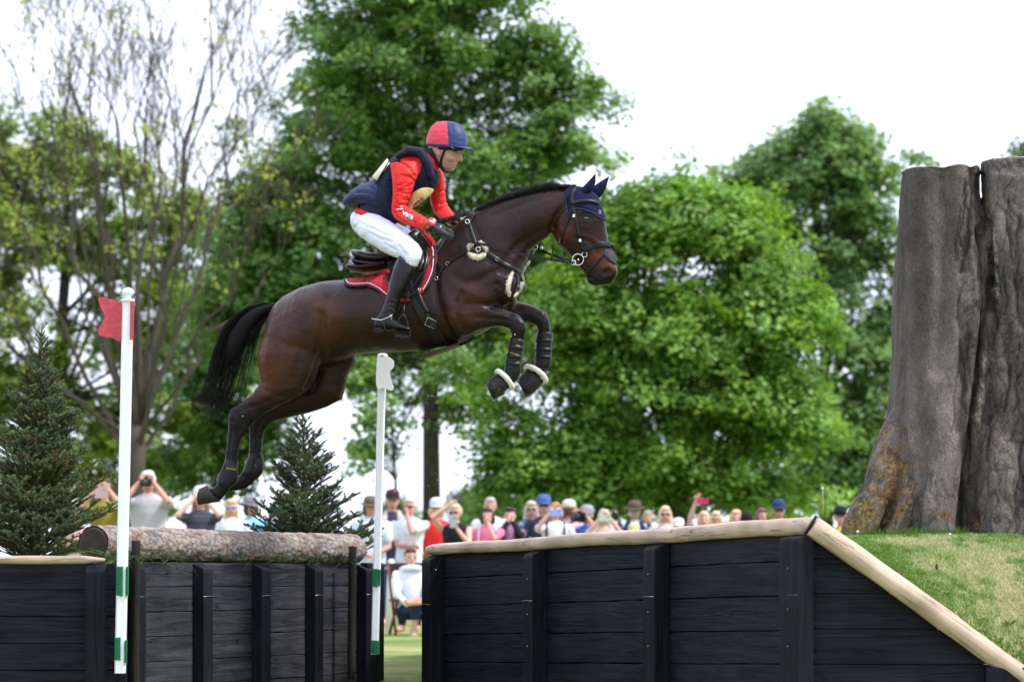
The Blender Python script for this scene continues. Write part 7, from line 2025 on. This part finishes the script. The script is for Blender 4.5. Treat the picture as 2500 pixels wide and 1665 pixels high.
w = S(490, 1182, 43.0, 'person in dark striped t-shirt and pale cap, hands at face under the hooves', (.045, .04, .07), 'camera', (.20, .10, .07), 'long', 'cap', (.68, .74, .80), skin=2, stripes=True)
S(565, 1219, 45.0, 'blonde woman in blue mirror sunglasses and white t-shirt, left of the small fir', WHT, 'down', BLOND, 'long', shades=('on', (.05, .15, .75)), skin=0)
S(612, 1206, 46.0, 'dark-haired person in a light blue top and grey sun hat, partly behind the small fir', (.20, .52, .78), 'down', (.05, .03, .025), 'bob', 'brim', (.22, .21, .22), skin=3, yaw=.5)
S(700, 1222, 47.0, 'person in white mostly hidden behind the small fir tree', (.70, .68, .82), 'down', GREY, 'short', skin=0)
S(905, 1205, 41.0, 'person in a wide brown brimmed hat and white-blue shirt, behind the white flag pole', (.62, .68, .80), 'clasp', (.10, .07, .05), 'bob', 'brim', (.13, .10, .07), skin=1, straps=(.05, .07, .16), wide=1.1)
S(958, 1190, 47.0, 'man in a dark maroon cap and beige jacket over a navy top', (.03, .035, .08), 'down', (.06, .04, .03), 'short', 'cap', (.045, .018, .025), skin=1, jacket=(.50, .46, .42))
S(1000, 1216, 41.5, 'grey-haired person in a white t-shirt and sunglasses, arm folded and hand over the mouth', WHT, 'mouth', (.45, .43, .42), 'short', shades=('on', (.06, .02, .02)), skin=1, wide=1.08, yaw=-.25, pants=(.012, .016, .04))
S(1066, 1211, 44.5, 'woman in a red t-shirt and pale peaked cap', (.74, .03, .03), 'down', BLOND, 'bob', 'cap', (.58, .62, .74), skin=0, pants=(.10, .16, .28))
w = S(1112, 1231, 42.5, 'blonde woman in a black tank top and sunglasses raising a phone with both arms', (.012, .012, .018), 'shade', (.55, .44, .28), 'tied', shades=('on', (.03, .02, .02)), skin=2, sleeve='none', yaw=-.3); phone(w[0], w[2], (.06, -.30, w[4] - .24), 'silver phone in the hands of the woman in the black tank top', (.45, .48, .55))
S(1197, 1215, 47.0, 'tall grey-haired man standing behind the woman in pink', WHT, 'down', (.38, .35, .32), 'short', skin=1)
S(1190, 1240, 42.5, 'dark-haired woman in a bright pink top and pale cardigan, hand at her mouth', (.72, .16, .30), 'mouth', (.035, .022, .02), 'bob', skin=0, sleeve='short', straps=(.68, .68, .80))
S(1245, 1239, 43.0, 'woman in a black cardigan with sunglasses on her dark hair, hands clasped at her mouth', (.45, .22, .38), 'hands_face', (.05, .03, .025), 'tied', shades=('up', (.04, .03, .03)), skin=0, jacket=(.014, .013, .016))
S(1297, 1224, 46.5, 'woman with ash-blonde hair and a denim jacket beside the man in the blue cap', (.66, .68, .74), 'down', (.42, .36, .30), 'long', shades=('on', (.06, .03, .03)), skin=1, jacket=(.09, .14, .26))
S(1328, 1203, 46.0, 'tall man in a blue peaked cap and sunglasses', (.03, .035, .07), 'down', (.06, .04, .03), 'short', 'cap', (.07, .13, .33), shades=('on', (.02, .02, .025)), skin=1)
w = S(1356, 1227, 42.5, 'ginger woman in a white t-shirt with backpack straps, her face behind a blue phone', WHT, 'phone_one', (.36, .17, .07), 'bob', skin=0, straps=(.02, .02, .03)); phone(w[0], w[2], (0, -.36, w[4] - .14), 'light blue phone held in front of the ginger woman face', (.30, .38, .80), w=.085, h=.16, land=True)
S(1390, 1216, 46.5, 'person in a cream sun cap and pale pink shirt, behind the ginger woman', (.62, .42, .58), 'down', BRN, 'short', 'cap', (.66, .60, .48), skin=3, yaw=2.6)
w = S(1433, 1229, 44.5, 'man in a grey cap and blue shirt aiming a big camera', (.04, .13, .42), 'camera', GREY, 'short', 'cap', (.32, .30, .34), skin=1, yaw=-.4); camera_(w[0], w[2], (-.02, -.24, w[4] - .14), 'large black camera aimed by the man in the grey cap', 1.35)
w = S(1475, 1243, 42.5, 'woman with long ash-blonde hair holding up a pale green phone', (.50, .40, .34), 'phone', (.42, .34, .26), 'long', skin=2); phone(w[0], w[2], (0, -.36, w[4] - .13), 'pale green phone held up by the woman with ash-blonde hair', (.45, .60, .52), land=True)
S(1549, 1217, 46.0, 'bearded man in a brown brimmed hat with teal mirror sunglasses and a navy jacket', (.60, .66, .78), 'down', (.12, .05, .03), 'short', 'brim', (.11, .075, .05), shades=('on', (.02, .42, .42)), skin=1, jacket=(.02, .03, .11))
S(1548, 1274, 42.0, 'child in a yellow cap in front of the bearded man', (.03, .04, .12), 'down', BLOND, 'short', 'cap', (.60, .58, .25), skin=0)
S(1582, 1247, 58.0, 'small distant grey-haired person right of the bearded man', (.08, .08, .12), 'down', GREY, 'short', skin=1)
S(1624, 1236, 44.5, 'woman with long pale blonde hair and dark sunglasses', (.55, .50, .48), 'down', (.55, .42, .26), 'long', shades=('on', (.05, .025, .02)), skin=0)
S(1656, 1261, 43.5, 'short person in a white cap beside the long-haired blonde woman', (.55, .5, .5), 'down', BLOND, 'short', 'cap', (.70, .68, .74), skin=0)
w = S(1718, 1249, 44.0, 'blonde woman reaching a pink phone above her head', (.4, .3, .3), 'raise', (.55, .42, .28), 'bob', skin=0); phone(w[0], w[2], (-.03, -.24, w[4] + .15), 'pink phone lifted above the blonde woman', (.55, .03, .14), land=True)
S(1748, 1249, 43.5, 'blonde woman with glasses beside the raised pink phone', (.5, .4, .4), 'down', (.50, .38, .24), 'bob', shades=('on', (.25, .12, .1)), skin=0)
S(1797, 1245, 44.5, 'fair-haired person between the raised pink phone and the black hat', (.3, .25, .25), 'down', (.52, .36, .20), 'bob', skin=0)
S(1823, 1248, 44.0, 'person in a low black hat just above the rail', (.05, .05, .05), 'down', DKBR, 'short', 'bowler', (.012, .012, .014), skin=1)
S(1860, 1241, 44.5, 'woman with brown hair left of the man in the navy cap', (.2, .15, .15), 'down', (.12, .06, .05), 'bob', skin=0, yaw=.4)
S(1901, 1215, 44.5, 'man in a navy cap and wrap sunglasses near the rail corner', (.05, .07, .12), 'down', (.06, .04, .03), 'short', 'cap', (.025, .045, .13), shades=('on', (.015, .015, .02)), skin=1)
S(2052, 1234, 44.0, 'man in a black bowler hat and yellow scarf, right of the dandelion', (.45, .36, .03), 'down', GREY, 'short', 'bowler', (.012, .011, .013), skin=1)
# a few more faces showing in the gaps of the front row
S(1225, 1262, 50.0, 'distant person between the pink top and the black cardigan', (.3, .35, .3), 'down', BRN, 'short', skin=1)
S(1410, 1244, 48.0, 'person in an orange-tan shade of hair behind the big camera', (.68, .68, .70), 'down', (.35, .18, .10), 'short', skin=0)
# seated woman in the gap
w = S(1003, 1338, 39.5, 'dark-haired woman in a white hooded top sitting on a folding chair in the gap', (.72, .74, .82), 'lap', (.075, .035, .025), 'short', skin=0, sleeve='long', pants=(.018, .03, .075), sit=True, yaw=.25, group='spectators behind the jump')
W_, u_, Rz_ = w[0], w[1], w[2]
mb = MB(); mb.tube([W_(.12 * math.cos(a), -.01 + .10 * math.sin(a), 1.44 - .03 * math.sin(a)) for a in np.linspace(0, 6.283, 20)], .036, n=10)
hood_owner = [o for o in COL.objects if o.get('label', '').startswith('dark-haired woman in a white hooded')][0]
mb.put('hood', cmat('shirt_cloth', (.72, .74, .82)), hood_owner)
p = W_(.03, -.42, 1.04); bk = thing('bag', 'flat tan bag on the lap of the seated woman', 'bag', p)
mb = MB(); mb.box(p, Rz_ @ Vector((.17, 0, .01)), Rz_ @ Vector((0, .10, .02)), (0, 0, .022)); mb.put('pouch', cmat('tan_leather', (.52, .26, .16), .5), bk, smooth=False, bevel=.012)
mb = MB(); mb.tube([p + Rz_ @ Vector((-.08, -.10, .01)), p + Rz_ @ Vector((-.05, -.15, .02)), p + Rz_ @ Vector((.05, -.15, .02)), p + Rz_ @ Vector((.08, -.10, .01))], .006, n=6); mb.put('handle', cmat('tan_leather', (.52, .26, .16), .5), bk)
ch = thing('folding_chair', 'wooden folding chair under the seated woman', 'chair', W_(0, 0, 0.55 / u_))
def CW(x, y, z): return Vector((W_(0, 0, 0).x, W_(0, 0, 0).y, 0)) + Rz_ @ Vector((x, y, 0)) + Vector((0, 0, z))
M_CHW = cmat('chair_wood', (.16, .06, .035), .6)
for s in (-1, 1):
    mb = MB(); mb.tube([CW(s * .23, -.24, .0), CW(s * .23, .20, .84)], .017, n=6); mb.put('leg', M_CHW, ch)
    mb = MB(); mb.tube([CW(s * .20, .24, .0), CW(s * .20, -.20, .41)], .017, n=6); mb.put('leg', M_CHW, ch)
mb = MB(); mb.box(CW(0, 0, .40), Rz_ @ Vector((.22, 0, 0)), Rz_ @ Vector((0, .20, 0)), (0, 0, .012)); mb.put('seat', cmat('seat_canvas', (.03, .03, .035)), ch, smooth=False, bevel=.004)
mb = MB(); mb.box(CW(0, .19, .74), Rz_ @ Vector((.22, 0, 0)), Rz_ @ Vector((0, .008, 0)), (0, 0, .09)); mb.put('backrest', cmat('seat_canvas', (.03, .03, .035)), ch, smooth=False, bevel=.004)
# white roped post
Yp = 42.0; b0 = PX(948, 1541, Yp); b0.z = 0; t0 = PX(955, 1368, Yp)
fp = thing('white_post', 'white roping post in front of the seated woman', 'post', b0)
mb = MB(); mb.tube([b0, b0.lerp(t0, .5), t0, t0 + Vector((0, 0, .02))], [.042, .041, .040, .022], n=14); mb.put('post', M_WHITEPL, fp)
mb = MB(); mb.tube([t0 + Vector((0, 0, -.09)), t0 + Vector((-1.2, .3, -.12)), t0 + Vector((-2.6, .6, -.08))], .012, n=6); mb.put('rope', M_WHITEPL, fp)
